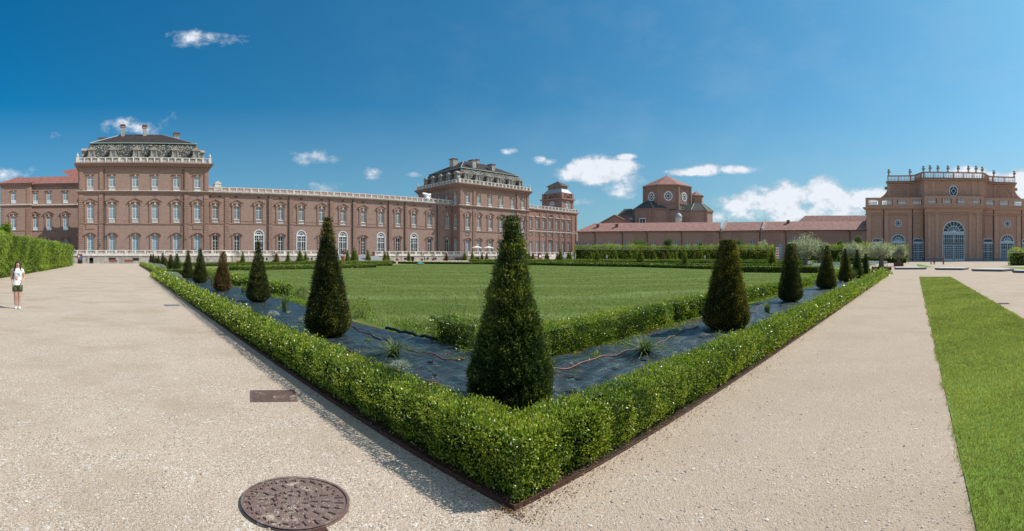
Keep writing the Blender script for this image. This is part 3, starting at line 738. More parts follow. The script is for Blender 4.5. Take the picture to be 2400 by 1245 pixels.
# manhole covers
def manhole():
    X, Y = 1.155, 3.27; mb = MB(); mb.lathe([(.375, -.02), (.375, .012), (.355, .014)], X, Y, 0, 48)
    def ring(r0, r1, z):
        for k in range(48):
            a, b = 2 * PI * k / 48, 2 * PI * (k + 1) / 48
            mb.face([(X + r * math.cos(t), Y + r * math.sin(t), z) for r, t in ((r0, a), (r1, a), (r1, b), (r0, b))])
    ring(.357, .375, .022)
    root = mb.build('manhole_cover', 'rust_cover'); tag(root, 'round rusty cast iron manhole cover half covered in gravel', 'manhole cover')
    mb = MB()
    def rect(r, a, lr, lt, rot=0):
        c = Vector((X + r * math.cos(a), Y + r * math.sin(a), 0)); u = Vector((math.cos(a + rot), math.sin(a + rot), 0)); w = Vector((-u.y, u.x, 0))
        q = [c + u * sx * lr + w * sy * lt for sx, sy in ((-1, -1), (1, -1), (1, 1), (-1, 1))]
        z0, z1 = .014, .024; n = len(mb.v); mb.v += [(p.x, p.y, z0) for p in q] + [(p.x, p.y, z1) for p in q]
        for f in ((4, 5, 6, 7), (0, 1, 5, 4), (1, 2, 6, 5), (2, 3, 7, 6), (3, 0, 4, 7)): mb.f.append(tuple(n + i for i in f)); mb.m.append(0)
    for r, k, lr, lt in ((.31, 26, .028, .006), (.31, 26, .006, .018), (.22, 16, .026, .008), (.14, 14, .02, .006), (.14, 14, .005, .012), (.08, 8, .015, .007)):
        for i in range(k): rect(r + rnd.uniform(-.006, .006), 2 * PI * (i + .3 * (lt > lr)) / k, lr, lt, rnd.choice((0, 0, .25, -.25)))
    mb.build('cast_pattern', 'rust_cover', root)
    mb = MB(); mb.box(X - .02, X + .07, Y - .44, Y - .37, -.01, .01); mb.build('hinge_lug', 'rust', root)
manhole()
X, Y = foot(641, 929); mb = MB(); mb.box(-.28, .28, -.25, .25, -.02, .008)
for i in range(14): mb.box(-.26, .26, -.235 + i * .035, -.222 + i * .035, .008, .013)
o = mb.build('drain_cover', 'rust_cover', loc=(X, Y, 0)); o.rotation_euler.z = -.25; tag(o, 'square rusty ribbed drain cover in the gravel beside the hedge shadow', 'drain cover')
X, Y = foot(403, 716); mb = MB(); mb.box(-.27, .27, -.25, .25, -.02, .01, taper=.01); mb.box(-.2, .2, -.18, .18, .01, .014)
o = mb.build('metal_plate', 'concrete_dark', loc=(X, Y, 0)); tag(o, 'small grey metal plate set flush in the left gravel walk', 'metal plate')
X, Y = foot(2352, 712); mb = MB(); mb.box(-.2, .2, -.2, .2, -.02, .01); mb.box(-.14, .14, -.14, .14, .01, .016)
o = mb.build('valve_cover', 'rust', loc=(X, Y, 0)); tag(o, 'small dark valve cover at the outer edge of the grass strip', 'valve cover')

# ------------------------------------------------------------------ yew cones
def cone_geo(H, R, n, leaf, seed, top=.16, tuck=.05, bow=.0, rough=.04, whisk=0, lo=.05):
    r_ = np.random.default_rng(seed)
    zs = np.array([0, .03, .08, .15, .35, .55, .75, .9, 1.0]); rs = np.array([.62, .84, .97, 1.0, 0, 0, 0, 0, top]); q_ = (1 - zs) / .85; rs[4:] = top + (1 - top) * (q_ - bow * q_ * (1 - q_))[4:]
    rs[0] -= tuck; rs[1] -= tuck * .6
    # sample by area
    zz = np.linspace(0, 1, 200); rr = np.interp(zz, zs, rs); w = rr + .05; cum = np.cumsum(w); cum = cum / cum[-1]
    z = np.interp(r_.uniform(0, 1, n), cum, zz); cap = r_.uniform(size=n) < .02; z = np.where(cap, 1.0, z)
    rad = np.interp(z, zs, rs) * R; a = r_.uniform(0, 2 * PI, n); rad = np.where(cap, rad * np.sqrt(r_.uniform(0, 1, n)), rad)
    Nn = np.stack([np.cos(a), np.sin(a), np.full(n, .3)], -1)
    P = np.stack([np.cos(a) * rad, np.sin(a) * rad, lo + z * (H - lo)], -1)
    c = clump(P, 4.5 / max(R, .3) * .5, seed); c2 = clump(P, 16 * .035 / leaf, seed + 3)
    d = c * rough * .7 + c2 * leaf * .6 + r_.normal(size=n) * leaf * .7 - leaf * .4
    P += Nn * d[:, None]; P[:, 2] = np.maximum(P[:, 2], .02)
    if whisk:
        m = int(n * .012 * whisk); idx = r_.integers(0, n, m); zz2 = r_.uniform(.93, 1.05, m)
        P[idx] = np.stack([r_.normal(size=m) * R * top * .9, r_.normal(size=m) * R * top * .9, H * zz2], -1)
    D = unit(Nn * .8 + np.array([0, 0, .55]) + r_.normal(size=(n, 3)) * .5)
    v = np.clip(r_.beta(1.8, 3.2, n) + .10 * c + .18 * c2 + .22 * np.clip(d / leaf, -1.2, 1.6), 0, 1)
    # closed inner core
    seg = 14; k = len(zs); ca = np.linspace(0, 2 * PI, seg, endpoint=False)
    cc = np.array([(math.cos(t) * max(R * q - rough - leaf * 1.2, .02), math.sin(t) * max(R * q - rough - leaf * 1.2, .02), lo + zq * (H - lo) * .97) for zq, q in zip(zs, rs) for t in ca])
    cf = np.array([(i * seg + j, i * seg + (j + 1) % seg, (i + 1) * seg + (j + 1) % seg, (i + 1) * seg + j) for i in range(k - 1) for j in range(seg)])
    return P, D, v, (cc, cf)
def yew(X, Y, H, R, n, leaf, seed, mat, label, top=.16, bow=.0, whisk=0, group='clipped yew cones', rough=.04, aspect=.38, z=None, tuck=.05):
    P, D, v, core = cone_geo(H, R, n, leaf, seed, top, tuck, bow, rough, whisk)
    root = empty('yew_cone', (X, Y, G(X, Y) if z is None else z), rnd.uniform(-.3, .3)); root.rotation_euler = (rnd.uniform(-.02, .02), rnd.uniform(-.02, .02), rnd.uniform(-.3, .3)); tag(root, label, 'topiary cone', group)
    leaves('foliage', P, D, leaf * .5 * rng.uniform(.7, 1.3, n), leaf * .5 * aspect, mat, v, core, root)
    mb = MB(); mb.tube([(0, 0, -.03), (.01, .01, .12), (0, 0, .3)], [R * .12, R * .09, R * .07], 7); mb.build('trunk', 'bark', root)
    return root
def near_yew(px, base, top_y, wpx, n, leaf, seed, mat, label, **k):
    X, Y = foot(px, base - 2); r = math.hypot(X, Y); H = EYE + (PYH - top_y) * r / F; R = wpx / 2 / F * r * .97 - leaf * .3
    return yew(X, Y, H, R, n, leaf, seed, mat, label, **k)
near_yew(1197, 952, 527, 203, 80000, .038, 1, 'yew_green', 'largest dark yew cone standing in the corner of the bed, nearest the camera', top=.12, bow=.24, whisk=1.6, rough=.06, aspect=.28, tuck=-.22)
near_yew(768, 795, 523, 110, 34000, .042, 2, 'yew_leaf', 'tall dark yew cone with thin ragged tip, second along the left hedge', top=.10, bow=-.12, whisk=1.8, rough=.035, tuck=.14)
near_yew(605, 713, 569, 60, 16000, .046, 3, 'yew_leaf', 'dark yew cone third along the left hedge, tapering to a fine tip', top=.09, whisk=.6, tuck=.24)
near_yew(521, 686, 590, 45, 11000, .055, 4, 'yew_brown', 'brown dried yew cone, fourth along the left hedge', top=.2)
near_yew(469.5, 667, 585, 37, 8000, .065, 5, 'yew_leaf', 'dark yew cone with a forked tip, right of the silver plants', top=.16, whisk=.8, tuck=.2)
near_yew(440, 656, 588, 29, 7000, .07, 6, 'yew_leaf', 'dark green yew cone left of the fork-tipped cone', top=.14)
near_yew(1701, 776, 563, 114, 34000, .042, 11, 'yew_gold', 'golden-green yew cone with a broad flat top beside the right walk', top=.30, bow=.05, rough=.03, tuck=.0)
near_yew(1852.5, 712, 572, 61, 16000, .044, 12, 'yew_leaf', 'narrow dark yew cone with flat ochre top, second by the right walk', top=.33, tuck=.16)
near_yew(1937, 681, 576, 52, 12000, .055, 13, 'yew_gold', 'pointed yew cone lit golden on one side, third by the right walk', top=.14)
near_yew(1982, 664, 584, 38, 9000, .06, 14, 'yew_gold', 'slim pointed yew cone, fourth by the right walk', top=.16)
near_yew(2009.5, 656, 586, 31, 8000, .065, 15, 'yew_green', 'steep green yew cone, fifth by the right walk', top=.15)
near_yew(2029, 650, 595, 23, 6000, .07, 16, 'yew_green', 'small blunt yew cone, last by the right walk before the olive tree', top=.25)
# cones in the two rows further along the left walk
LW = [(415, 641, 595, 17, 'yew_green'), (400.5, 637, 597, 11, 'yew_leaf'), (388.5, 630.5, 604, 12, 'yew_green'), (382, 629, 594, 13, 'yew_leaf'), (371, 627, 600, 10, 'yew_leaf'), (365.5, 626, 602, 9, 'yew_leaf'), (359, 623, 596.5, 8, 'yew_leaf'), (353.5, 623, 596.5, 9, 'yew_leaf')]
for i, (px, b, t, w, m) in enumerate(LW):
    r = 2.15 * F / (b - t); X, Y = polar(px, r); R = max(w / 2 / F * r, .5)
    yew(X, Y, EYE + (PYH - t) * r / F, R, 3000, .11, 40 + i, m, 'dark yew cone %s from the near end of the rear cluster on the left walk' % ('first', 'second', 'third', 'fourth', 'fifth', 'sixth', 'seventh', 'eighth')[i], rough=.03)
# small far cones: copies of three shapes
ORD = 'first second third fourth fifth sixth seventh eighth ninth tenth eleventh twelfth thirteenth fourteenth fifteenth sixteenth seventeenth eighteenth nineteenth twentieth'.split()
ORD += ['twenty-' + w for w in ORD[:9]] + ['thirtieth'] + ['thirty-' + w for w in ORD[:9]]
FAR = {'before the long gallery': [(429, 618, 601, 'g'), (497, 616, 600, 'd'), (568.7, 625, 594.5, 'g'), (579.5, 613, 597, 'g'), (641, 612, 596, 'g'), (648, 623.7, 597, 'b'), (675, 621, 593, 'g'), (690, 612, 598, 'g'), (703, 622.5, 587, 'w'), (716, 617.5, 592, 'g'),
        (814.6, 620.5, 592, 'g'), (829, 620.5, 587, 'w'), (834, 618, 590, 'g'), (862.5, 616, 591.7, 'w'), (901.9, 614, 590, 'g'), (909, 614.5, 591, 'g'), (958, 615.4, 593, 'g'), (1046, 616.5, 598, 'd')],
       'before the middle pavilion and its wing': [(1089, 613, 598.5, 'w'), (1107, 618, 594, 'g'), (1129.6, 611, 597, 'd'), (1140.6, 611, 596, 'b'), (1233.5, 617, 590, 'g'), (1239.5, 612, 597, 'g'), (1249, 611, 597, 'b'), (1279.8, 610, 596, 'g'), (1283.5, 611, 598, 'd'), (1306, 610, 598, 'd'), (1313, 617, 587, 'w'), (1332, 612, 596.5, 'w'), (1337, 610, 597, 'g')],
       'before the tall hedge of the low wing': [(1385, 612, 591, 'g'), (1391, 609, 595, 'g'), (1399.6, 618, 589, 'w'), (1410, 608, 593, 'g'), (1419.5, 609, 592, 'g'), (1444, 612.4, 594, 'g'), (1477.6, 609.6, 591, 'g'), (1492, 608, 595, 'g'), (1501, 620, 586, 'w'), (1535, 609, 596, 'g'), (1555.6, 610, 597, 'b'), (1567, 615, 591, 'w'), (1576, 610.7, 592, 'g'), (1584, 611, 590, 'g'),
        (1605, 624, 586, 'g'), (1628, 611, 595, 'g'), (1635, 612, 598, 'd'), (1643, 616.7, 592, 'w'), (1660, 612, 598, 'g'), (1727, 623, 593, 'g'), (1751.7, 611, 595, 'g'), (1802.6, 616, 593, 'w'), (1810, 629, 588, 'w')],
       'among the olive trees': [(1880, 615.5, 596, 'w'), (1966, 616, 591, 'g'), (2090, 617, 599, 'w'), (2099.5, 617, 600, 'g'), (2112, 617, 601, 'g')]}
protos = {}
for key, (mat, R, H, sd, tp) in {'g': ('yew_far', .55, 2.5, 91, .2), 'w': ('yew_far', .80, 2.8, 92, .14), 'b': ('yew_brown', .6, 2.3, 93, .25), 'd': ('yew_dead', .55, 2.2, 94, .12)}.items():
    P, D, v, core = cone_geo(H, R, 2600, .12, sd, tp, .05, 0, .03, .3)
    protos[key] = [leaves('foliage', P, D, .06, .028, mat, v, core), None, H]
    mb = MB(); mb.tube([(0, 0, -.05), (0, 0, .3)], [.06, .05], 6); protos[key][1] = mb.build('trunk', 'bark')
cone_spots = []
used = set()
for where, lst in FAR.items():
    for i, (px, b, t, k) in enumerate(lst):
        fo, tr, H = protos[k]; r = H * F / (b - t)
        # keep the height, follow the ground
        for _ in range(4):
            X, Y = polar(px, r); r = min(r, 150)
        X, Y = polar(px, r); cone_spots.append((X, Y))
        root = empty('yew_cone', (X, Y, G(X, Y)), rnd.uniform(0, 6)); s = rnd.uniform(.94, 1.08); root.scale = (s, s, 1 + (s - 1) * .5)
        col_ = {'g': 'green', 'w': 'wide green', 'b': 'brownish', 'd': 'dead reddish-brown'}[k]
        tag(root, '%s yew cone, %s from left %s' % (col_, ORD[i], where), 'topiary cone', 'small yew cones of the far parterre')
        if k not in used: used.add(k); fo.parent = root; tr.parent = root
        else:
            a = fo.copy(); link(a, root); a = tr.copy(); link(a, root)

# ------------------------------------------------------------------ far low hedges
lf = lambda r: np.maximum(.05, np.minimum(.0016 * r, .1))
FH = [([((12.5, 59), (33.5, 61.5))], .8, .45, 'low box hedge nearest the gallery side of the lawn, ending before the path gap'),
      ([((3.3, 49), (3.3, 98))], .6, .5, 'low hedge continuing the left walk beyond the gap'),
      ([((3.3, 45.5), (9, 45.5))], .7, .5, 'short cross hedge closing the left bed before the silver mounds'),
      ([((33, 79), (47.5, 79.5)), ((47.8, 79), (59.5, 62)), ((60, 61.5), (61.5, 37)), ((61.5, 37), (57, 21))], .8, .45, 'long low hedge bounding the far side of the lawn'),
      ([((14, 66), (40, 68))], .7, .45, 'second low hedge behind the one nearest the gallery side'),
      ([((8, 84), (52, 88))], .8, .45, 'third low hedge toward the gallery, in front of the terrace stairs'),
      ([((6, 104), (48, 104))], .8, .45, 'farthest low hedge at the foot of the gallery terrace'),
      ([((64, 75), (69, 60)), ((69, 60), (70, 18))], .8, .45, 'second low hedge behind the far side of the lawn'),
      ([((72, 88), (86, 62)), ((86, 62), (86, 16))], .8, .45, 'third low hedge behind the far side of the lawn'),
      ([((80, 98), (104, 64)), ((104, 64), (104, 14))], .8, .45, 'fourth low hedge, before the tall clipped hedge'),
      ([((88, 108), (120, 70)), ((120, 70), (121, 14))], .8, .45, 'last low hedge at the foot of the tall clipped hedge'),
      ([((50, 19), (50, 8.5))], .9, .65, 'low hedge closing the lawn before the olive trees'),
      ([((45.2, 3.4), (45.4, 8))], .6, .5, 'end hedge of the bed behind the last cones by the right walk'),
      ([((62, 16), (90, 14))], .8, .45, 'low hedge running from the lawn corner toward the benches'),
      ([((88, -24), (96, -40))], .9, .6, 'low hedge in front of the tall hedge at the right edge')]
for i, (pc, w, h, lb) in enumerate(FH):
    hedge('low_hedge', pc, w, h, lf, 1.5, 'box_leaf' if i not in (5, 6) else 'hornbeam', lb, group='low hedges of the far parterre', lump=.04, k=1.5, inset=.08, seed=100 + 3 * i, step=3)

# tall hedges
lt = lambda r: np.maximum(.085, np.minimum(.0022 * r, .24))
hedge('tall_hedge', [((-10.2, 22), (-9.9, 87))], 2.0, 3.45, lt, 1.7, 'hornbeam', 'tall clipped hornbeam hedge behind the standing woman', lump=.22, k=.9, inset=.4, seed=200, aspect=.6, sprig=.12)
hedge('tall_hedge', [((119.5, 96), (141, 72)), ((141, 72), (142, 41))], 2.6, 4.25, lt, 2.3, 'hornbeam_far', 'long tall hedge in front of the low tiled wing', lump=.5, k=.8, inset=.55, seed=210, aspect=.7, sprig=.18, tuft=.4)
hedge('tall_hedge', [((130, 33.5), (130, 1.7))], 2.4, 4.3, lt, 2.3, 'hornbeam_far', 'tall hedge behind the olive trees', lump=.5, k=.8, inset=.55, seed=220, aspect=.7, sprig=.18, tuft=.5)
hedge('tall_hedge', [((92, -17.6), (96, -44))], 2.5, 2.85, lt, 1.5, 'hornbeam_far', 'tall dark hedge cut off by the right edge of the view', lump=.2, k=.6, inset=.3, seed=230, aspect=.7, sprig=.15, tuft=.35)

# ------------------------------------------------------------------ building kit
# facade frame: x runs to the right as seen from outside, -y points outward, z up
def arc_pts(cx, cz, r, a0, a1, n, sz=1.0):
    return [(cx + r * math.cos(a0 + (a1 - a0) * i / n), cz + r * sz * math.sin(a0 + (a1 - a0) * i / n)) for i in range(n + 1)]
def wall_grid(mb, x0, x1, z0, z1, holes, y=0.0, mi=0, flip=False):
    """plane wall at y with rectangular holes (x0,x1,z0,z1)"""
    xs = sorted({x0, x1, *[h[0] for h in holes], *[h[1] for h in holes]}); xs = [x for x in xs if x0 - 1e-6 <= x <= x1 + 1e-6]
    for a, b in zip(xs[:-1], xs[1:]):
        c = (a + b) / 2; cuts = sorted([(h[2], h[3]) for h in holes if h[0] < c < h[1]]); z = z0
        for lo, hi in cuts:
            if lo > z + 1e-6: mb.face([(a, y, z), (b, y, z), (b, y, lo), (a, y, lo)], mi)
            z = max(z, hi)
        if z < z1 - 1e-6: mb.face([(a, y, z), (b, y, z), (b, y, z1), (a, y, z1)], mi)
KC = {}
def win_kind(key, w, h, style, glassm='glass_pale', trim='brick_trim', bal=0.0, cols=4, rows=6, depth=.28, hood_w=None, transom=.28, sashm='white_paint', thick=.07):
    """meshes of one kind of window; origin bottom centre on the wall plane"""
    s = MB(); hw = w / 2; d = depth; H = h
    arch = style in ('arch', 'archhall')
    zr = H - hw if arch else H          # spring of the arch
    # reveals
    def rev(pts):
        for p, q in zip(pts[:-1], pts[1:]): s.face([(p[0], 0, p[1]), (q[0], 0, q[1]), (q[0], d, q[1]), (p[0], d, p[1])])
    if arch:
        top = arc_pts(0, zr, hw, 0, PI, 16)
        rev([(hw, -bal)] + top + [(-hw, -bal)])
        for p, q in zip(top[:-1], top[1:]): s.face([(p[0], 0, p[1]), (p[0], 0, H + .001), (q[0], 0, H + .001), (q[0], 0, q[1])][::-1])
    else: rev([(hw, -bal), (hw, H), (-hw, H), (-hw, -bal)])
    s.face([(-hw, 0, -bal), (hw, 0, -bal), (hw, d, -bal), (-hw, d, -bal)])
    t = .13
    def jambs(tw=.2, z0=-bal, z1=H, pr=.07, mi=0):
        s.box(-hw - tw, -hw, -pr, .02, z0, z1, mi); s.box(hw, hw + tw, -pr, .02, z0, z1, mi)
    if style == 'ped':
        jambs(.22); s.box(-hw - .22, hw + .22, -.08, .02, H, H + .22)
        W2 = hood_w / 2
        s.box(-W2 + .3, -hw - .22, -.16, .02, -bal - .3, H + .1); s.box(hw + .22, W2 - .3, -.16, .02, -bal - .3, H + .1)
        s.box(-W2 + .22, -W2 + .62, -.26, .02, H + .1, H + .75); s.box(W2 - .62, W2 - .22, -.26, .02, H + .1, H + .75)
        s.box(-W2 + .25, -W2 + .6, -.27, -.0, H + .55, H + .7, 1); s.box(W2 - .6, W2 - .25, -.27, -.0, H + .55, H + .7, 1)
        s.box(-.2, .2, -.16, .02, H + .15, H + .75, 1)
        b = H + .75
        s.prism_y([(-W2, b), (W2, b), (W2, b + .16), (0, b + 1.02), (-W2, b + .16)], -.30, .02)
        s.prism_y([(-W2 - .05, b + .12), (0, b + 1.0), (W2 + .05, b + .12), (W2 + .05, b + .26), (0, b + 1.16), (-W2 - .05, b + .26)], -.50, .02, 0)
    elif style == 'seg':
        jambs(.24, z0=0); s.box(-hw - .24, hw + .24, -.08, .02, H, H + .2)
        W2 = hood_w / 2; s.box(-W2 + .28, -hw - .24, -.15, .02, 0, H + .05); s.box(hw + .24, W2 - .28, -.15, .02, 0, H + .05)
        s.box(-.22, .22, -.14, .02, H + .05, H + .5, 1)
        b = H - .05; a0 = math.radians(38); R = W2 / math.cos(a0); cz = b - R * math.sin(a0)
        o_ = arc_pts(0, cz + .32, R, a0, PI - a0, 12); i_ = arc_pts(0, cz + .02, R, a0, PI - a0, 12)
        for k in range(12):
            A, B, C_, D_ = i_[k], o_[k], o_[k + 1], i_[k + 1]
            s.prism_y([D_, A, B, C_], -.48, .02)
        s.prism_y([(W2, b + .02)] + i_[1:-1] + [(-W2, b + .02)], -.12, .02)
    elif style == 'flat':
        jambs(.2); s.box(-hw - .3, hw + .3, -.1, .02, H, H + .16); s.box(-hw - .35, hw + .35, -.28, .02, H + .5, H + .66)
        s.box(-hw - .15, hw + .15, -.06, .02, H + .16, H + .5); s.box(-.16, .16, -.16, .02, H + .1, H + .55, 1)
        s.box(-hw - .38, -hw - .2, -.05, .02, -bal, H - .3); s.box(hw + .2, hw + .38, -.05, .02, -bal, H - .3)
    elif style == 'hat':
        jambs(.16); s.box(-hw - .16, hw + .16, -.07, .02, H, H + .2); s.box(-hw - .1, hw + .1, -.05, .02, H + .2, H + .75)
        s.box(-hw - .35, hw + .35, -.34, .02, H + .78, H + .98, 1); s.box(-hw - .25, hw + .25, -.2, .02, -.2, 0)
    elif style == 'plain':
        jambs(.16); s.box(-hw - .16, hw + .16, -.07, .02, H, H + .16); s.box(-hw - .22, hw + .22, -.12, .02, -bal - .14, -bal)
    elif arch:
        o_ = arc_pts(0, zr, hw + (.32 if style == 'archhall' else .14), 0, PI, 16); i_ = arc_pts(0, zr, hw, 0, PI, 16)
        for k in range(16): s.prism_y([i_[k + 1], i_[k], o_[k], o_[k + 1]], -.10, .0, 0 if style == 'archhall' else 2)
        tw = .32 if style == 'archhall' else .14
        s.box(-hw - tw, -hw, -.1, .0, 0, zr, 0 if style == 'archhall' else 2); s.box(hw, hw + tw, -.1, .0, 0, zr, 0 if style == 'archhall' else 2)
    if bal:
        s.box(-hw, hw, -.04, .1, -.1, .0, 2); s.box(-hw - .05, hw + .05, -.1, .1, -bal - .1, -bal + .06, 2)
    me_s = s.mesh(key + '_surround', [trim, 'stone', sashm])
    # glazing bars
    g = MB(); y0, y1 = d - .12, d - .04; f = thick
    def bar(x0_, x1_, z0_, z1_): g.box(x0_, x1_, y0, y1, z0_, z1_)
    if arch:
        o_ = arc_pts(0, zr, hw, 0, PI, 16); i_ = arc_pts(0, zr, hw - f * 1.8, 0, PI, 16)
        for k in range(16): g.prism_y([i_[k + 1], i_[k], o_[k], o_[k + 1]], y0, y1)
        m_ = arc_pts(0, zr, hw * .55, 0, PI, 12); m2 = arc_pts(0, zr, hw * .55 - f, 0, PI, 12)
        for k in range(12): g.prism_y([m2[k + 1], m2[k], m_[k], m_[k + 1]], y0, y1)
        for k in range(1, 8):
            a = PI * k / 8; c, sn = math.cos(a), math.sin(a); r0 = hw * .55 if style == 'arch' else .0; r1 = hw - f
            px_, pz_ = -sn * f * .35, c * f * .35
            g.prism_y([(c * r0 - px_, zr + sn * r0 - pz_), (c * r1 - px_, zr + sn * r1 - pz_), (c * r1 + px_, zr + sn * r1 + pz_), (c * r0 + px_, zr + sn * r0 + pz_)], y0 + .005, y1 - .005)
        bar(-hw, hw, zr - f * 2.2, zr + f)
    ztop = zr - f * 2.2 if arch else H
    if style == 'archhall': bar(-hw + f, hw - f, ztop - h * .035, ztop + f * .5); bar(-hw + f, hw - f, ztop * .62 - h * .018, ztop * .62 + h * .018); bar(-hw + f, hw - f, f, h * .055)
    if trim == 'blue_paint': bar(-hw + f, hw - f, H * .93, H - f); bar(-hw + f, hw - f, f, H * .11); bar(-hw + f, hw - f, H * .5 - f * .7, H * .5 + f * .7)
    bar(-hw, -hw + f * 1.4, 0, ztop); bar(hw - f * 1.4, hw, 0, ztop)
    if not arch: bar(-hw + f * 1.4, hw - f * 1.4, H - f, H)
    bar(-hw + f * 1.4, hw - f * 1.4, 0, f * 1.3)
    zt = H * (1 - transom) if not arch else ztop * (.62 if style == 'archhall' else .72)
    bar(-hw + f * 1.4, hw - f * 1.4, zt - f * .7, zt + f * .7); bar(-f * .7, f * .7, f * 1.3, ztop - f)
    xs = [hw * (2 * i / cols - 1) for i in range(1, cols)]
    for x in xs:
        if abs(x) > .02: g.box(x - f * .3, x + f * .3, y0 + .01, y1 - .01, f * 1.3, ztop - f)
    for i in range(1, rows):
        z = zt * i / rows
        if style == 'arch' and i % 2: continue
        g.box(-hw + f * 1.4, hw - f * 1.4, y0 + .012, y1 - .012, z - f * .28, z + f * .28)
    if arch:
        for i in (1,):
            z = (zt + ztop) / 2; g.box(-hw + f * 1.4, hw - f * 1.4, y0 + .012, y1 - .012, z - f * .28, z + f * .28)
    me_g = g.mesh(key + '_sash', [sashm])
    p = MB()
    if arch: p.prism_y([(-hw + .01, .01), (hw - .01, .01)] + arc_pts(0, zr, hw - .01, 0, PI, 16), d - .03, d - .01)
    else: p.box(-hw + .01, hw - .01, d - .03, d - .01, .01, H - .01)
    me_p = p.mesh(key + '_pane', [glassm])
    me_b = None
    if bal:
        q = MB(); nb = 6
        for i in range(nb):
            x = -hw + w * (i + .5) / nb; q.lathe([(.05, 0), (.085, bal * .3), (.045, bal * .6), (.07, bal - .17)], x, .03, -bal + .06, 6)
        me_b = q.mesh(key + '_balusters', [sashm])
    KC[key] = (me_s, me_g, me_p, me_b, w, h, bal)
def put_window(parent, key, x, z, y=0.0, rz=0.0, name='window'):
    me_s, me_g, me_p, me_b, w, h, bal = KC[key]
    o = bpy.data.objects.new(name, me_s); o.location = (x, y, z); o.rotation_euler = (0, 0, rz); link(o, parent)
    link(bpy.data.objects.new('sash', me_g), o); link(bpy.data.objects.new('pane', me_p), o)
    if me_b: link(bpy.data.objects.new('balusters', me_b), o)
    return (x - w / 2, x + w / 2, z - bal, z + h)
win_kind('ped', 1.6, 3.5, 'ped', bal=.85, hood_w=3.5)
win_kind('ped_dark', 1.6, 3.4, 'ped', 'glass_mid', bal=.85, hood_w=3.3)
win_kind('seg', 1.55, 4.8, 'seg', hood_w=3.2, rows=7)
win_kind('seg_dark', 1.5, 5.1, 'seg', 'glass_dark', hood_w=3.1, cols=2, rows=4)
win_kind('flat', 1.6, 2.65, 'flat', bal=.8, rows=5)
win_kind('arch', 2.65, 6.75, 'arch', 'glass_dark', cols=4, rows=4, depth=.2, thick=.11)
win_kind('hat', 1.45, 3.5, 'hat', 'glass_mid', rows=6)
win_kind('mezz', 1.45, 1.15, 'plain', 'glass_mid', rows=2, transom=0.01)
win_kind('tall', 1.45, 5.4, 'plain', 'glass_pale', rows=6)
win_kind('low', 1.7, 5.2, 'plain', 'glass_mid', trim='brick_low', rows=5)
win_kind('dormer', .95, 1.5, 'plain', 'glass_mid', trim='dormer_stone', rows=2, cols=2, transom=.3)
win_kind('belvedere', 2.3, 5.0, 'arch', 'glass_mid', cols=4, rows=6, thick=.12)

def bal_path(mb, pts, z0, h, pier=1.9, pw=.45, th=.34, bs=.27, mi=0, mib=None, br=.075, closed=False, base=.18, rail=.16):
    """balustrade along a polyline of (x, y)"""
    mib = mi if mib is None else mib
    for (ax, ay), (bx, by) in zip(pts[:-1], pts[1:]):
        L_ = math.hypot(bx - ax, by - ay); ux, uy = (bx - ax) / L_, (by - ay) / L_; nx, ny = -uy, ux
        def bx_(s0, s1, t, za, zb, m):
            q = [(ax + ux * s + nx * t * k, ay + uy * s + ny * t * k) for s, k in ((s0, -1), (s1, -1), (s1, 1), (s0, 1))]; mb.prism_z(q, za, zb, m)
        bx_(0, L_, th / 2, z0, z0 + base, mi); bx_(0, L_, th / 2 + .03, z0 + h - rail, z0 + h, mi)
        n = max(1, round(L_ / pier))
        for i in range(n + 1):
            c = L_ * i / n; w = pw if i % 3 == 0 else pw * .7; bx_(max(0, c - w / 2), min(L_, c + w / 2), th / 2 + .015, z0 + base, z0 + h - rail, mi)
        for i in range(n):
            s0 = L_ * i / n + pw / 2; s1 = L_ * (i + 1) / n - pw / 2; k = max(1, int((s1 - s0) / bs))
            for j in range(k):
                s = s0 + (s1 - s0) * (j + .5) / k; mb.lathe([(br * .8, 0), (br * 1.25, (h - base - rail) * .35), (br * .6, (h - base - rail) * .7), (br, h - base - rail)], ax + ux * s, ay + uy * s, z0 + base, 4, mib)
def rustic(mb, x0, x1, z0, z1, pr=.22, y=0.0, hh=.48, gap=.1, mi=0):
    mb.box(x0 + .04, x1 - .04, y - pr * .45, y + .0, z0, z1, mi); z = z0
    while z < z1 - .1: mb.box(x0, x1, y - pr, y - pr * .45 + .001, z, min(z + hh - gap, z1), mi); z += hh
def slab(mb, x0, x1, y0, y1, z0, z1, o, mi=0): mb.box(x0 - o, x1 + o, y0 - o, y1 + o, z0, z1, mi)

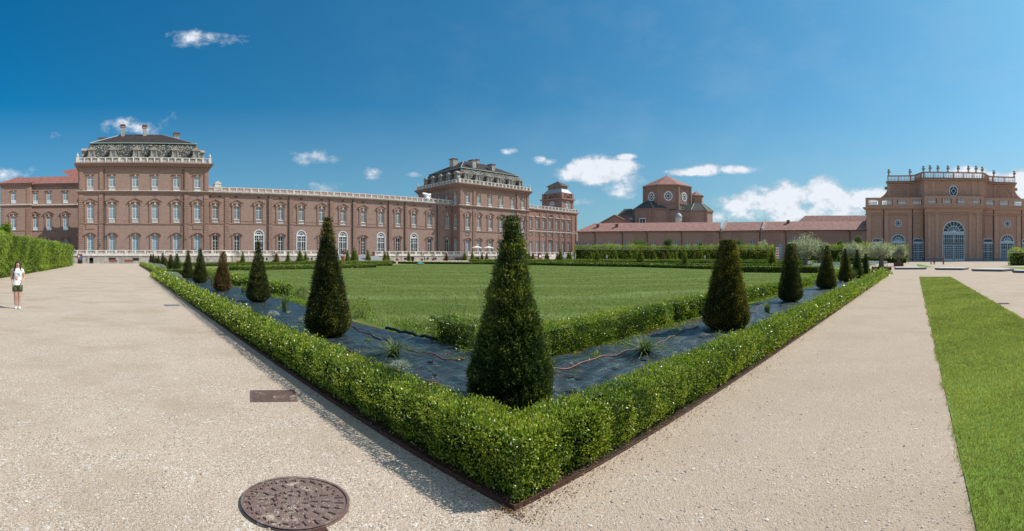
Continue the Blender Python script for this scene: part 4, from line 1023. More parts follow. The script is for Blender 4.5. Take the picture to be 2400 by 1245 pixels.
FLOOR = 2.15
def pavilion(name, X0, Y0, W, cx, label, sq=(), upper_d=None, mezz=False, dk=''):
    D = 24.0; root = empty(name, (X0, Y0, 0)); tag(root, label, 'palace', 'palace pavilions')
    holes = []
    for i, x in enumerate(cx):
        holes.append(put_window(root, 'seg', x, FLOOR)); holes.append(put_window(root, 'ped' + dk, x, 11.25)); holes.append(put_window(root, 'flat', x, 19.4))
        if mezz and i in (0, len(cx) - 1): holes.append(put_window(root, 'mezz', x, 8.75))
    # left flank (faces -x): windows on three floors
    for y in (2.3, 7.2, 11.4, 15.8, 20.0):
        put_window(root, 'flat', 0, 19.4, y, -PI / 2)
    put_window(root, 'ped' + dk, 0, 11.25, 2.2, -PI / 2); put_window(root, 'seg', 0, FLOOR, 2.2, -PI / 2)
    lh = [(-y - .8, -y + .8, 18.6, 22.05) for y in (2.3, 7.2, 11.4, 15.8, 20.0)] + [(-3.0, -1.4, 10.4, 14.7 if not dk else 14.65), (-2.2 - .775, -2.2 + .775, FLOOR, FLOOR + 4.8)]
    w = MB(); wall_grid(w, 0, W, -.4, 25.0, holes)
    t = MB(); wall_grid(t, -D, 0, -.4, 25.0, lh)      # turn it onto the flank
    for f in t.f: w.face([(t.v[i][1], -t.v[i][0], t.v[i][2]) for i in f])
    w.face([(W, 0, -.4), (W, D, -.4), (W, D, 25), (W, 0, 25)]); w.face([(W, D, -.4), (0, D, -.4), (0, D, 25), (W, D, 25)])
    w.build('wall', 'brick', root)
    p = MB(); px_ = [0, W - 1.25]
    px_ += [cx[0] + 2.15, cx[-1] - 2.15 - 1.3]
    for x in px_:
        rustic(p, x + .02, x + 1.27, FLOOR, 9.85); rustic(p, x + .02, x + 1.27, 10.15, 16.7); p.box(x + .02, x + 1.27, -.12, 0, 16.7, 17.7); p.box(x + .1, x + 1.2, -.18, 0, 18.6, 24)
        p.box(x + .3, x + 1.0, -.24, -.18, 18.8, 23.2)
    for y in (.02, 3.6):   # flank pilasters
        z = FLOOR
        p.box(-.1, 0, y, y + 1.2, FLOOR, 17.5); p.box(-.15, 0, y, y + 1.2, 18.6, 24)
        while z < 16.6: p.box(-.22, -.1, y, y + 1.2, z, z + .38); z += .48
    for i, x in enumerate(cx):
        if not mezz and i in (0, len(cx) - 1): p.box(x - 1.2, x + 1.2, -.1, 0, 8.6, 9.7); p.box(x - .95, x + .95, -.13, -.1, 8.75, 9.55)
    p.build('pilasters', 'brick_trim', root)
    c = MB(); slab(c, 0, W, 0, D, 9.88, 10.1, .16); slab(c, 0, W, 0, D, 17.75, 18.15, .3)
    slab(c, 0, W, 0, D, 18.15, 18.32, .5); slab(c, 0, W, 0, D, 18.32, 18.42, .55, 1)
    slab(c, 0, W, 0, D, 24.0, 24.35, .3); slab(c, 0, W, 0, D, 24.55, 24.95, .7); slab(c, 0, W, 0, D, 24.95, 25.25, 1.0); slab(c, 0, W, 0, D, 25.25, 25.5, 1.2)
    x = -.4
    while x < W: c.box(x, x + .3, -.62, -.2, 24.35, 24.6); c.box(-.62, -.2, x / W * D, x / W * D + .3, 24.35, 24.6) if x > 0 else None; x += .75
    c.build('cornice', ['brick_trim', 'stone'], root)
    b = MB(); bal_path(b, [(-.25, D), (-.25, -.25), (W + .25, -.25), (W + .25, D)], 25.5, 1.35, pier=1.75, pw=.6, mi=0)
    for x, y in ((-.25, -.25), (W + .25, -.25), (-.25, D), (W + .25, D)):
        b.box(x - .35, x + .35, y - .35, y + .35, 25.5, 26.95); b.lathe([(.12, 0), (.3, .25), (.32, .55), (.1, .8), (.16, .95), (.02, 1.15)], x, y, 26.95, 8)
    b.build('balustrade', 'stone', root)
    # mansard: slightly concave lower slope, then the low upper roof
    prof = [(.9, 25.5), (1.3, 27.2), (1.9, 29.3), (2.85, 31.0)]; r = MB()
    for (o0, z0), (o1, z1) in zip(prof[:-1], prof[1:]):
        A = [(o0, o0), (W - o0, o0), (W - o0, D - o0), (o0, D - o0)]; B = [(o1, o1), (W - o1, o1), (W - o1, D - o1), (o1, D - o1)]
        for k in range(4):
            j = (k + 1) % 4; r.face([(*A[k], z0), (*A[j], z0), (*B[j], z1), (*B[k], z1)])
    o = 2.6; r1 = (11.3, D / 2, 35.6); r2 = (W - 11.3, D / 2, 35.6)
    q = [(o, o, 31.1), (W - o, o, 31.1), (W - o, D - o, 31.1), (o, D - o, 31.1)]
    r.face([q[0], q[1], r2, r1], 1); r.face([q[1], q[2], r2], 1); r.face([q[2], q[3], r1, r2], 1); r.face([q[3], q[0], r1], 1)
    for a, b2 in ((q[0], q[1]), (q[1], q[2]), (q[2], q[3]), (q[3], q[0])): r.tube([a, b2], .14, 6, 2)
    for a, b2 in ((q[0], r1), (q[1], r2)): r.tube([a, b2], .12, 5, 3)
    for a, b2 in (((.9, .9, 25.5), (2.85, 2.85, 31.0)), ((W - .9, .9, 25.5), (W - 2.85, 2.85, 31.0))): r.tube([a, b2], .1, 5, 3)
    r.build('roof', ['mansard', 'slate', 'copper', 'lead'], root)
    def dormer(x, y, rz):
        d = MB(); hw = .48; b0 = 0; y1 = 2.2
        wall_grid(d, -.95, .95, -.1, 2.2, [(-hw, hw, .25, 1.75)])
        d.face([(-.95, 0, -.1), (-.95, y1, -.1), (-.95, y1, 2.2), (-.95, 0, 2.2)]); d.face([(.95, 0, -.1), (.95, y1, -.1), (.95, y1, 2.2), (.95, 0, 2.2)])
        d.prism_y([(-1.35, 2.1), (1.35, 2.1), (1.35, 2.35), (0, 3.05), (-1.35, 2.35)], -.25, y1 + .6)
        d.prism_y([(-1.5, -.05), (-.95, -.05), (-.95, 1.2)], -.05, .35); d.prism_y([(.95, -.05), (1.5, -.05), (.95, 1.2)], -.05, .35)
        d.box(-1.0, -.62, -.1, 0, 0, 2.1); d.box(.62, 1.0, -.1, 0, 0, 2.1)
        o = d.build('dormer', 'dormer_stone', root, (x, y, 27.0)); o.rotation_euler.z = rz; o.scale = (.82, 1, .92)
        for n_, me in (('sash', KC['dormer'][1]), ('pane', KC['dormer'][2])):
            c_ = bpy.data.objects.new(n_, me); c_.location = (0, 0, .25); link(c_, o)
    for x in cx: dormer(x + (.25 if x < W / 2 else -.25), .75, 0)
    for y in (2.8, 7.2, 11.6, 16.2, 20.6): dormer(.75, y, -PI / 2)
    for y in (4.0, 9.0, 14.0, 19.0): dormer(W - .75, y, PI / 2)
    g = MB()
    for i, x in enumerate(cx):
        if i in sq: g.box(x - .38, x + .38, -.03, .02, 16.95, 17.65)
    if sq: g.build('attic_vents', 'glass_mid', root)
    e = MB()
    for x in ((cx[0] + 3.6, cx[-1] - 3.75) if not dk else (cx[-1] - 3.6,)):
        e.tube([(x, -.28, 24), (x, -.28, 18.6)], .1, 6); e.tube([(x, -.3, 17.7), (x, -.3, FLOOR)], .11, 6)
    e.build('drainpipes', 'pipe', root)
    return root, W, D
def chimney(root, x, y, z0, z1, w, d, pots=True):
    c = MB(); c.box(x - w / 2, x + w / 2, y - d / 2, y + d / 2, z0, z1 - .5); c.box(x - w / 2 - .12, x + w / 2 + .12, y - d / 2 - .12, y + d / 2 + .12, z1 - .5, z1 - .3)
    o = c.build('chimney', 'stone_grey', root); p = MB()
    if pots: p.box(x - w / 2 - .2, x + w / 2 + .2, y - d / 2 - .1, y + d / 2 + .1, z1 - .3, z1 + .1, taper=-.06); p.box(x - w / 2 - .1, x + w / 2 + .1, y - d / 2, y + d / 2, z1 + .1, z1 + .35)
    else: p.box(x - w / 2 - .25, x + w / 2 + .25, y - d / 2 - .2, y + d / 2 + .2, z1 - .3, z1 - .1)
    p.build('cap', 'chimney_pot', o)

YB, YG = 128.0, 132.0
XL = onY(184.5, YB)
cxl = [onY(p, YB) - XL for p in (211.7, 262.6, 317.2, 363.2, 413.5, 462.7)]
WL = onY(489, YB) - XL
pl, W_, D_ = pavilion('palace_pavilion', XL, YB, WL, cxl, 'square brick palace pavilion with a patterned mansard roof nearest the tall left hedge', sq=(2, 3, 4, 5))
for px, zt, dd in ((287.8, 37.6, 10.5), (339, 37.6, 11.0)): chimney(pl, onY(px, YB + dd) - XL, dd, 33.5, zt, 1.0, 1.0)
chimney(pl, onY(413.8, YB + 15) - XL, 15, 33, 36.6, 1.5, 1.0); chimney(pl, onY(241, YB + 15) - XL, 15, 32.5, 35.5, 2.2, .8, False)
XM = onY(1077, YB); cxm = [onY(p, YB) - XM for p in (1096, 1122, 1149, 1174.5, 1201, 1225.5)]; WM = onY(1239, YB) - XM
pm, W2_, D2_ = pavilion('palace_pavilion', XM, YB, WM, cxm, 'square brick palace pavilion with four big chimneys at the far end of the long gallery', sq=(0, 1, 2, 3, 4, 5), mezz=True, dk='_dark')
for px, zt, dd, w in ((1063, 36.2, 13, 1.8), (1107, 34.9, 5.5, 1.5), (1116, 37.4, 14, 1.2), (1152, 34.5, 5.5, 1.5)): chimney(pm, onY(px, YB + dd) - XM, dd, 32, zt, w, 2.2, False)

# the long gallery between the pavilions
def gallery():
    x0, x1 = XL + WL, onY(1060, YG); root = empty('palace_gallery', (x0, YG, 0)); W = x1 - x0; D = 14
    tag(root, 'long two-storey brick gallery with white arched doors and balustrade between the two pavilions', 'palace')
    X = lambda p: onY(p, YG) - x0
    up = [504.5, 555, 606.7, 657.7, 706.2, 753.7, 803.7, 851.2, 893, 932.7, 970.5, 1006.7, 1048]
    kind = 's s a s a s a s a s a s s'.split(); holes = []
    for p, k in zip(up, kind):
        holes.append(put_window(root, 'ped_dark', X(p), 11.7)); holes.append(put_window(root, 'seg_dark' if k == 's' else 'arch', X(p), FLOOR))
    w = MB(); wall_grid(w, .02, W, -.4, 18.6, holes); w.face([(.02, D, 0), (W, D, 0), (W, D, 18.6), (.02, D, 18.6)]); w.build('wall', 'brick', root)
    p = MB()
    for q in (532, 634, 682.5, 777.5, 831, 914, 952.5, 1029): rustic(p, X(q) - .6, X(q) + .6, FLOOR, 10.35, .2); rustic(p, X(q) - .6, X(q) + .6, 10.65, 17.2, .2); p.box(X(q) - .6, X(q) + .6, -.12, 0, 17.2, 18.3)
    p.build('pilasters', 'brick_trim', root)
    c = MB(); c.box(.02, W, -.13, .0, 10.4, 10.6); c.box(.02, W, -.07, .0, 11.2, 11.32); c.box(.02, W, -.2, .1, 18.2, 18.5); c.box(.02, W, -.5, .1, 18.5, 18.7, 1); c.box(.02, W, -.72, .1, 18.7, 18.92, 1)
    c.build('cornice', ['brick_trim', 'stone_grey'], root)
    b = MB(); bal_path(b, [(.1, -.35), (W, -.35)], 18.92, 1.2, pier=2.0, pw=.42); b.build('balustrade', 'stone', root)
    r = MB(); r.face([(.02, .3, 18.95), (W, .3, 18.95), (W, 6.5, 20.95), (.02, 6.5, 20.95)]); r.face([(.02, 6.5, 20.95), (W, 6.5, 20.95), (W, D, 18.95), (.02, D, 18.95)]); r.face([(.02, -.72, 18.93), (W, -.72, 18.93), (W, .3, 18.95), (.02, .3, 18.95)], 1)
    r.build('roof', ['tile_dark', 'lead'], root)
    v = MB()
    for q in (492, 515, 553, 606, 657, 705.5, 753, 803.5, 851, 893, 932.5, 971, 1007, 1046): v.box(X(q) - .45, X(q) + .45, -.02, .04, 17.55, 17.85)
    v.build('attic_vents', 'dark', root)
    e = MB()
    for q in (628.5, 677, 772, 826, 910, 948.5, 1023.5): e.tube([(X(q), -.24, 18.3), (X(q), -.24, FLOOR)], .1, 6)
    e.build('drainpipes', 'pipe', root)
    s = MB(); s.box(X(803) - 3, X(803) + 3, -.06, 0, 10.0 - .75, 10.0 - .55); s.build('inscription_band', 'brick', root)
    a = MB(); xx = X(512.5); a.box(xx - .9, xx + .9, 1, 3, 19.5, 21.2); a.prism_y([(xx - 1.1, 21.2), (xx + 1.1, 21.2), (xx, 22.1)], .9, 3.1); a.build('roof_dormer', 'stone', root)
    a = MB(); a.smooth = True; xx = X(1004); a.tube([(xx - 1.6, 1.0, 21.8), (xx - .6, .8, 21.4), (xx + .4, .6, 21.2), (xx + 1.3, .4, 20.2)], [.25, .6, .55, .2], 8); a.tube([(xx + .2, .6, 21.2), (xx + 1.2, .5, 21.6)], [.4, .3], 8); a.box(xx - .8, xx + .8, .2, 1.6, 19.3, 21)
    a.build('roof_statue', 'white_paint', root)
gallery()

# wing to the right of the middle pavilion
def wing():
    x0 = XM + WM; Y = 130.0; x1 = onY(1352, Y); W = x1 - x0; root = empty('palace_wing', (x0, Y, 0))
    tag(root, 'narrow-windowed reddish brick wing between the middle pavilion and the low tiled building', 'palace')
    X = lambda p: onY(p, Y) - x0; holes = []
    for i, p in enumerate((1244.6, 1259.5, 1274.4, 1289.9, 1305.4, 1319.4, 1332.6)):
        for k, z in (('hat', 12.3), ('mezz', 9.65), ('tall', FLOOR)): holes.append(put_window(root, k, X(p), z))
    w = MB(); wall_grid(w, .02, W, -.4, 19.6, holes)
    w.face([(W, 0, -.4), (W, 14, -.4), (W, 14, 19.6), (W, 0, 19.6)]); w.face([(.02, 14, 0), (W, 14, 0), (W, 14, 19.6), (.02, 14, 19.6)]); w.build('wall', 'brick_wing', root)
    p = MB()
    for q in (1267, 1282, 1297.6, 1312.4, 1326, 1340.5, 1350.5): rustic(p, X(q) - .55, min(X(q) + .55, W - .02), FLOOR, 11.1, .2); rustic(p, X(q) - .55, min(X(q) + .55, W - .02), 11.5, 18.4, .2)
    q = X(1289.9); i_ = arc_pts(q, 16.6, 1.35, 0, PI, 8); o_ = arc_pts(q, 16.75, 1.5, 0, PI, 8)
    for k in range(8): p.prism_y([i_[k + 1], i_[k], o_[k], o_[k + 1]], -.35, 0)
    p.prism_y([(q - 1.4, 8.0), (q + 1.4, 8.0), (q, 9.1)], -.35, 0)
    p.build('pilasters', 'brick_trim', root)
    c = MB(); c.box(.02, W, -.12, .0, 11.15, 11.4, 1); c.box(.02, W, -.1, .0, 11.9, 12.02, 1); slab(c, .9, W, .3, 14, 19.0, 19.3, .5); slab(c, 1.2, W, .7, 14, 19.3, 19.7, 1.15)
    c.build('cornice', ['brick_trim', 'stone'], root)
    b = MB(); bal_path(b, [(.3, -.2), (W + .4, -.2), (W + .4, 13.5)], 19.7, 1.3, pier=2.0, pw=.5); b.build('balustrade', 'stone', root)
    v = MB()
    for q in (1243, 1259, 1275, 1290, 1306, 1320, 1333): v.box(X(q) - .4, X(q) + .4, -.02, .04, 18.3, 18.65)
    v.build('attic_vents', 'dark', root)
    r = MB(); r.box(0.1, W, .2, 13.8, 19.6, 19.75); r.build('roof', 'lead', root)
wing()
def tower():
    X0, Y0 = onY(1317, 134.0), 134.0; xr = onY(1343.4, 134.0); W = xr - X0; D = X0 / math.tan(az(1271)) - Y0
    root = empty('belvedere_tower', (X0, Y0, 0)); tag(root, 'square brick belvedere tower with arched windows rising behind the narrow-windowed wing', 'tower')
    H1 = 25.3; w = MB(); c = .9
    hf = put_window(root, 'belvedere', W / 2, 19.6); hl = put_window(root, 'belvedere', 0, 19.6, D / 2, -PI / 2)
    wall_grid(w, 0, W, 14, H1, [hf]); t = MB(); wall_grid(t, -D, 0, 14, H1, [(-D / 2 - 1.15, -D / 2 + 1.15, 19.6, 24.6)])
    for f in t.f: w.face([(t.v[i][1], -t.v[i][0], t.v[i][2]) for i in f])
    w.face([(W, 0, 14), (W, D, 14), (W, D, H1), (W, 0, H1)]); w.face([(0, D, 14), (W, D, 14), (W, D, H1), (0, D, H1)])
    w.box(.5, W - .5, .5, D - .5, 25.9, 28.0); w.box(1.6, W - 1.6, 1.9, D - 1.9, 28, 31.4); w.build('wall', 'brick_wing', root)
    p = MB()
    for x, y in ((-.15, -.15), (W - 1.05, -.15), (-.15, D - 1.05), (W - 1.05, D - 1.05)): p.box(x, x + 1.2, y, y + 1.2, 14, 25.3); p.box(x - .05, x + 1.1, y - .05, y + 1.1, 25.9, 28.2)
    for rz, L_, ox, oy in ((0, W, 0, 0), (1, D, 0, 0)):
        i_ = arc_pts(L_ / 2, 25.6, 1.7, 0, PI, 8); o_ = arc_pts(L_ / 2, 25.6, 2.05, 0, PI, 8)
        for k in range(8):
            n0 = len(p.v); p.prism_y([i_[k + 1], i_[k], o_[k], o_[k + 1]], -.4, .3)
            if rz: 
                for j in range(n0, len(p.v)): x, y, z = p.v[j]; p.v[j] = (y, x, z)
    p.build('pilasters', 'brick_trim', root)
    k = MB(); slab(k, 0, W, 0, D, 25.3, 25.9, .7); slab(k, 1.6, W - 1.6, 1.9, D - 1.9, 31.2, 31.5, .6); slab(k, .4, W - .4, .4, D - .4, 27.9, 28.2, .15); k.build('cornice', 'brick_trim', root)
    r = MB(); a = .3; b = 1.5; pr = [(a, 28.2), (.9, 29.0), (1.6, 29.9)]
    for (o0, z0), (o1, z1) in zip(pr[:-1], pr[1:]): r.prism_z([(o0, o0), (W - o0, o0), (W - o0, D - o0), (o0, D - o0)], z0, z1, 0, [(o1, o1), (W - o1, o1), (W - o1, D - o1), (o1, D - o1)])
    q = [(1.1, 1.4, 31.5), (W - 1.1, 1.4, 31.5), (W - 1.1, D - 1.4, 31.5), (1.1, D - 1.4, 31.5)]; ap = (W / 2, D / 2, 33.6)
    for i in range(4): r.face([q[i], q[(i + 1) % 4], ap], 1)
    r.build('roof', ['lead', 'slate_green'], root)
    g = MB(); g.box(W / 2 - .4, W / 2 + .4, 1.86, 1.92, 30.1, 30.9); g.box(1.56, 1.62, D / 2 - .4, D / 2 + .4, 30.1, 30.9); g.build('drum_windows', 'glass_mid', root)
tower()

# wing left of the first pavilion
def left_wing():
    Y = 160.0; xa, xb, xc = onY(1, Y - 2.5), onY(71, Y - 2.5), onY(192, Y); root = empty('palace_wing', (xa, Y, 0))
    tag(root, 'red-roofed brick wing behind the tall hedge at the left edge', 'palace'); X = lambda p: onY(p, Y) - xa
    holes = []; hp = []
    for p in (83, 114.8, 153.6): holes.append(put_window(root, 'flat', X(p), 19.6)); holes.append(put_window(root, 'ped', X(p), 10.9)); holes.append(put_window(root, 'seg', X(p), FLOOR))
    x = onY(31.8, Y - 2.5) - xa; W1 = xb - xa; W = xc - xa
    for k, z in (('flat', 19.6), ('ped', 10.9), ('seg', FLOOR)): hp.append(put_window(root, k, x, z, -2.5))
    w = MB(); wall_grid(w, W1, W, 0, 25, holes); wall_grid(w, 0, W1, 0, 25, hp, -2.5); w.face([(W1, -2.5, 0), (W1, 0, 0), (W1, 0, 25), (W1, -2.5, 25)]); w.face([(0, -2.5, 0), (0, 14, 0), (0, 14, 25), (0, -2.5, 25)])
    w.build('wall', 'brick', root)
    p = MB()
    for q in (.05, W1 - 1.3): rustic(p, q, q + 1.2, 0, 17.2, .2, -2.5); p.box(q + .1, q + 1.1, -2.65, -2.5, 18.5, 24.2)
    z = 0.0
    while z < 17: p.box(W1, W1 + .2, -2.4, -1.3, z, z + .38); z += .48
    p.build('pilasters', 'brick_trim', root)
    c = MB()
    for z0, z1, o, m in ((9.9, 10.1, .14, 0), (17.7, 18.1, .25, 0), (18.1, 18.35, .45, 1), (24.3, 24.7, .3, 0), (24.7, 25.1, .6, 0)):
        c.box(W1 + o, W, -o, .1, z0, z1, m); c.box(-o, W1 + o, -2.5 - o, .1, z0, z1, m)
    c.build('cornice', ['brick_trim', 'stone'], root)
    r = MB(); e = 25.1; r.face([(-.9, -3.4, e), (W1 + .9, -3.4, e), (W1 / 2, 3, 28)], 0); r.face([(-.9, -3.4, e), (W1 / 2, 3, 28), (-.9, 9, e)]); r.face([(W1 + .9, -3.4, e), (W1 + .9, 2, 27), (W1 / 2, 3, 28)])
    r.face([(W1 + .2, -.9, e), (W + 6, -.9, e), (W + 6, 6, 28.4), (W1 / 2, 6, 28.2)]); r.face([(W1 + 12, 6, 28.2), (W + 6, 6, 28.2), (W + 6, 14, 34), (W - 8, 10, 30.6)])
    r.face([(W1 / 2, 3, 28), (W1 / 2, 6, 28.2), (-.9, 9, e)]); r.build('roof', 'tile_dark', root)
    v = MB()
    for q in (81.5, 114, 153): v.box(X(q) - .45, X(q) + .45, -.04, .02, 23.3, 24.0)
    v.build('attic_vents', 'glass_mid', root)
left_wing()

# ------------------------------------------------------------------ terrace with balustrade and stairs
def terrace():
    root = empty('terrace', (0, 0, 0)); tag(root, 'raised stone terrace with white balustrade along the foot of the palace', 'terrace')
    X1 = onY(786, 124.0); X2 = onY(878, 124.0); XE = 168.0
    left = [(-13.5, 122), (-13.5, 119.8), (23.5, 119.8), (26.5, 124), (X1, 124)]; rx = onY(1356, 119.5)
    s1, s2 = onY(1309, 119.5), onY(1322, 119.5)
    right = [(X2, 124), (92.5, 124), (97, 119.5), (s1, 119.5)]; right2 = [(s2, 119.5), (rx, 119.5), (rx, 126)]
    fl = MB(); poly = [(-13.5, 122), (-13.5, 119.9), (23.5, 119.9), (26.5, 124.1), (92.5, 124.1), (97, 119.6), (rx, 119.6), (rx, 131), (XL + WL, 131.9), (XL + WL, 128), (-13.5, 128)]
    fl.prism_z([(-13.5, 119.9), (23.5, 119.9), (23.5, 127.9), (-13.5, 127.9)], 0, FLOOR); fl.prism_z([(23.5, 119.9), (26.5, 124.1), (26.5, 131.9), (23.5, 131.9)], 0, FLOOR)
    fl.prism_z([(26.5, 124.1), (92.5, 124.1), (92.5, 131.9), (26.5, 131.9)], 0, FLOOR); fl.prism_z([(92.5, 124.1), (97, 119.6), (97, 131.9), (92.5, 131.9)], 0, FLOOR); fl.prism_z([(97, 119.6), (rx, 119.6), (rx, 129.9), (97, 129.9)], 0, FLOOR)
    fl.build('floor', 'paving', root)
    wl = MB(); bb = MB()
    for path in (left, right, right2):
        for (ax, ay), (bx, by) in zip(path[:-1], path[1:]):
            L_ = math.hypot(bx - ax, by - ay); ux, uy = (bx - ax) / L_, (by - ay) / L_; nx, ny = uy, -ux
            def seg(s0, s1, o0, o1, z0, z1, mi=0):
                wl.prism_z([(ax + ux * s + nx * o, ay + uy * s + ny * o) for s, o in ((s0, o1), (s1, o1), (s1, o0), (s0, o0))], z0, z1, mi)
            seg(0, L_, -.1, .12, -.3, FLOOR - .32, 1); seg(0, L_, -.15, .3, FLOOR - .32, FLOOR, 0); s = .6
            while s < L_ - .6: seg(s, s + .5, .12, .2, -.3, FLOOR - .32, 1); s += 4.1
        bal_path(bb, path, FLOOR, 1.05, pier=2.35, pw=.55, th=.36, bs=.3, br=.085)
    wl.build('retaining_wall', ['stone', 'stone_grey'], root); bb.build('balustrade', 'stone', root)
    v = MB()
    def vent(p, Y, w=1.3, z0=.75, z1=1.3): x = onY(p, Y); v.box(x - w / 2, x + w / 2, Y - .16, Y - .1, z0, z1)
    for p in (211, 263, 319): vent(p, 119.8, 1.6, .7, 1.35)
    vent(211.5, 119.8, 1.5, 0, 1.3)
    for p in (476, 620, 726, 910, 952, 999, 1020): vent(p, 124.0, 1.6, .7, 1.3)
    for p in (1117, 1122): vent(p, 119.5, 2.0, .5, 1.4)
    vent(1076, 119.5, 3.4, .3, 1.3); vent(1252, 119.5, 1, .3, 1.2)
    v.build('cellar_openings', 'dark', root)
    st = MB(); n = 11; g0 = G(62, 118)
    for i in range(n):
        z1 = FLOOR - (FLOOR - g0) * i / n; ex = .28 * i
        st.box(X1 + .3 - ex * 1.0, X2 - .3 + ex * 1.0, 124.1 - .42 * (i + 1), 124.1 - .42 * i + (0 if i else .4), -.3, z1 - .003 * i)
    for sx in (0, 1):
        for i in range(n): pass
    st.build('central_stairs', 'paving', root)
    rs = MB(); g1 = G(150, 112)
    for i in range(10):
        z1 = FLOOR - (FLOOR - g1) * i / 10; rs.box(s1 + .2, s2 + 1 + .75 * i, 119.4 - .5 * (i + 1), 119.4 - .5 * i, -.3, z1)
    for sg, xx in ((-1, s1 - .3), (1, s2 + .4)):
        for i in range(7):
            a = i / 7; b = (i + 1) / 7; x0_, x1_ = xx + sg * 6.5 * a, xx + sg * 6.5 * b; z0_, z1_ = 1.75 - 1.5 * a, 1.75 - 1.5 * b
            if sg < 0: rs.prism_y([(x1_, z1_ - .9 if i < 6 else 0), (x0_, z0_ - .9), (x0_, z0_ + .9), (x1_, z1_ + .9)], 119.0, 119.3, 1)
            else: rs.prism_y([(x0_, z0_ - .3), (x1_, z1_ - .3), (x1_, z1_ + .9), (x0_, z0_ + .9)], 114.4, 114.7, 1) if i % 2 == 0 or True else None
    rs.build('side_stairs', ['paving', 'stone'], root)
terrace()

# ------------------------------------------------------------------ low tiled building, two ranges
PA, PB, PC = (152.7, 121.0), (173.6, 70.5), (180.2, 17.3)
def low_range(A, B, name, label, wins, pipes, extra=None, hip=False, back=False):
    L_ = math.hypot(B[0] - A[0], B[1] - A[1]); ang = math.atan2(B[1] - A[1], B[0] - A[0]); root = empty(name, (A[0], A[1], 0), ang); tag(root, label, 'building', 'low tiled ranges')
    def X(p):
        a = az(p); dx, dy = math.sin(a), math.cos(a); ux, uy = math.cos(ang), math.sin(ang)
        # A + u s = t d
        det = ux * -dy + uy * dx; return ((-A[0]) * -dy + (-A[1]) * dx) / -det * -1 if False else ((A[1] * dx - A[0] * dy) / (ux * dy - uy * dx))
    holes = [put_window(root, k, X(p), z) for p, k, z in wins]
    w = MB(); wall_grid(w, 0, L_, -.2, 11.2, holes); w.face([(0, 0, -.2), (0, 12, -.2), (0, 12, 11.2), (0, 0, 11.2)]); w.build('wall', 'brick_low', root)
    p = MB(); x = 1.0
    while x < L_ - 3.6:
        if not any(h[0] - .4 < x + 3 and h[1] + .4 > x and h[3] > 6.6 for h in holes): p.box(x + .2, x + 2.6, -.08, 0, 6.8, 10.2)
        if not any(h[0] - .3 < x - .05 and h[1] + .3 > x - .75 for h in holes): p.box(x - .75, x - .05, -.14, 0, -.2, 10.5)
        x += 3.7
    p.box(0, L_, -.22, 0, 10.5, 10.8); p.box(0, L_, -.4, 0, 10.8, 11.2); p.build('pilasters', 'brick_trim', root)
    r = MB(); o = .75
    if hip: r.face([(-.6, -o, 11.2), (L_, -o, 11.2), (L_, 6.5, 14.8), (5, 6.5, 14.8)]); r.face([(-.6, 14, 11.2), (-.6, -o, 11.2), (5, 6.5, 14.8)])
    else: r.face([(0, -o, 11.2), (L_, -o, 11.2), (L_, 6.5, 14.8), (0, 6.5, 14.8)])
    r.face([(L_, 14, 11.2), (0 if not hip else -.6, 14, 11.2), (5 if hip else 0, 6.5, 14.8), (L_, 6.5, 14.8)]); r.box(0, L_, -o - .08, -o + .1, 11.02, 11.2, 1)
    r.build('roof', ['tile_red', 'pipe'], root)
    e = MB()
    for q in pipes: e.tube([(X(q) - .8, -o, 11.0), (X(q), -.3, 10.3), (X(q), -.28, 0)], .13, 6)
    e.build('drainpipes', 'pipe', root)
    return root, L_, X
rA, LA, XA = low_range(PA, PB, 'low_building', 'long low brick building with a red tiled roof in front of the domed church', [(p, 'low', 2.2) for p in (1355, 1371, 1387, 1406, 1426, 1446, 1468, 1532, 1586, 1611, 1637)], (1395, 1459, 1517, 1598), hip=True)
rB, LB, XB = low_range(PB, PC, 'low_building', 'low brick building with a glazed arch and red tiled roof touching the great hall', [(1763, 'low', 2.2), (1829, 'tall', .9), (1705, 'low', 2.2)], (1687.5, 1781, 1842, 1891, 1992))
for root, xs in ((rA, ((XA(1397), 3), (XA(1442), 3))), (rB, ((XB(1843), 5.2),))):
    for x, y in xs:
        c = MB(); z = 11.3 + (y + .7) * .49; c.box(x - .5, x + .5, y - .4, y + .4, z - .6, z + .9); c.box(x - .6, x + .6, y - .5, y + .5, z + .9, z + 1.05); c.build('chimney', 'chimney_pot', root)
def firewall(root, x):
    c = MB(); n = len(c.v)
    for y0, y1 in ((-.9, 6.6),):
        za, zb = 11.15, 14.9; P = [(y0, za - .3), (y1, zb - .3), (y1, zb + .75), (y0, za + .75)]
        c.v += [(x - .35, y, z) for y, z in P] + [(x + .35, y, z) for y, z in P]
        for f in ((3, 2, 1, 0), (4, 5, 6, 7), (0, 1, 5, 4), (1, 2, 6, 5), (2, 3, 7, 6), (3, 0, 4, 7)): c.f.append(f); c.m.append(0)
    c.build('fire_wall', 'stone_grey', root)
firewall(rB, .6); firewall(rB, XB(1787))
g = MB(); xa = XB(1866.5); hw = 3.0; z0, zr = .6, 6.6
fr = arc_pts(xa, zr, hw, 0, PI, 16); g.prism_y([(xa - hw, z0), (xa + hw, z0)] + fr, -.06, -.02, 1)
o_ = arc_pts(xa, zr, hw + .35, 0, PI, 16)
for k in range(16): g.prism_y([fr[k + 1], fr[k], o_[k], o_[k + 1]], -.2, -.0, 0)
g.box(xa - hw - .35, xa - hw, -.2, 0, z0, zr); g.box(xa + hw, xa + hw + .35, -.2, 0, z0, zr)
for i in range(1, 5): g.box(xa - hw + i * 1.2 - .05, xa - hw + i * 1.2 + .05, -.1, -.06, z0, zr + 2.2, 2)
g.box(xa - hw, xa + hw, -.1, -.06, zr - .1, zr + .1, 2); g.build('glazed_arch', ['brick_trim', 'glass_pale', 'blue_paint'], rB)
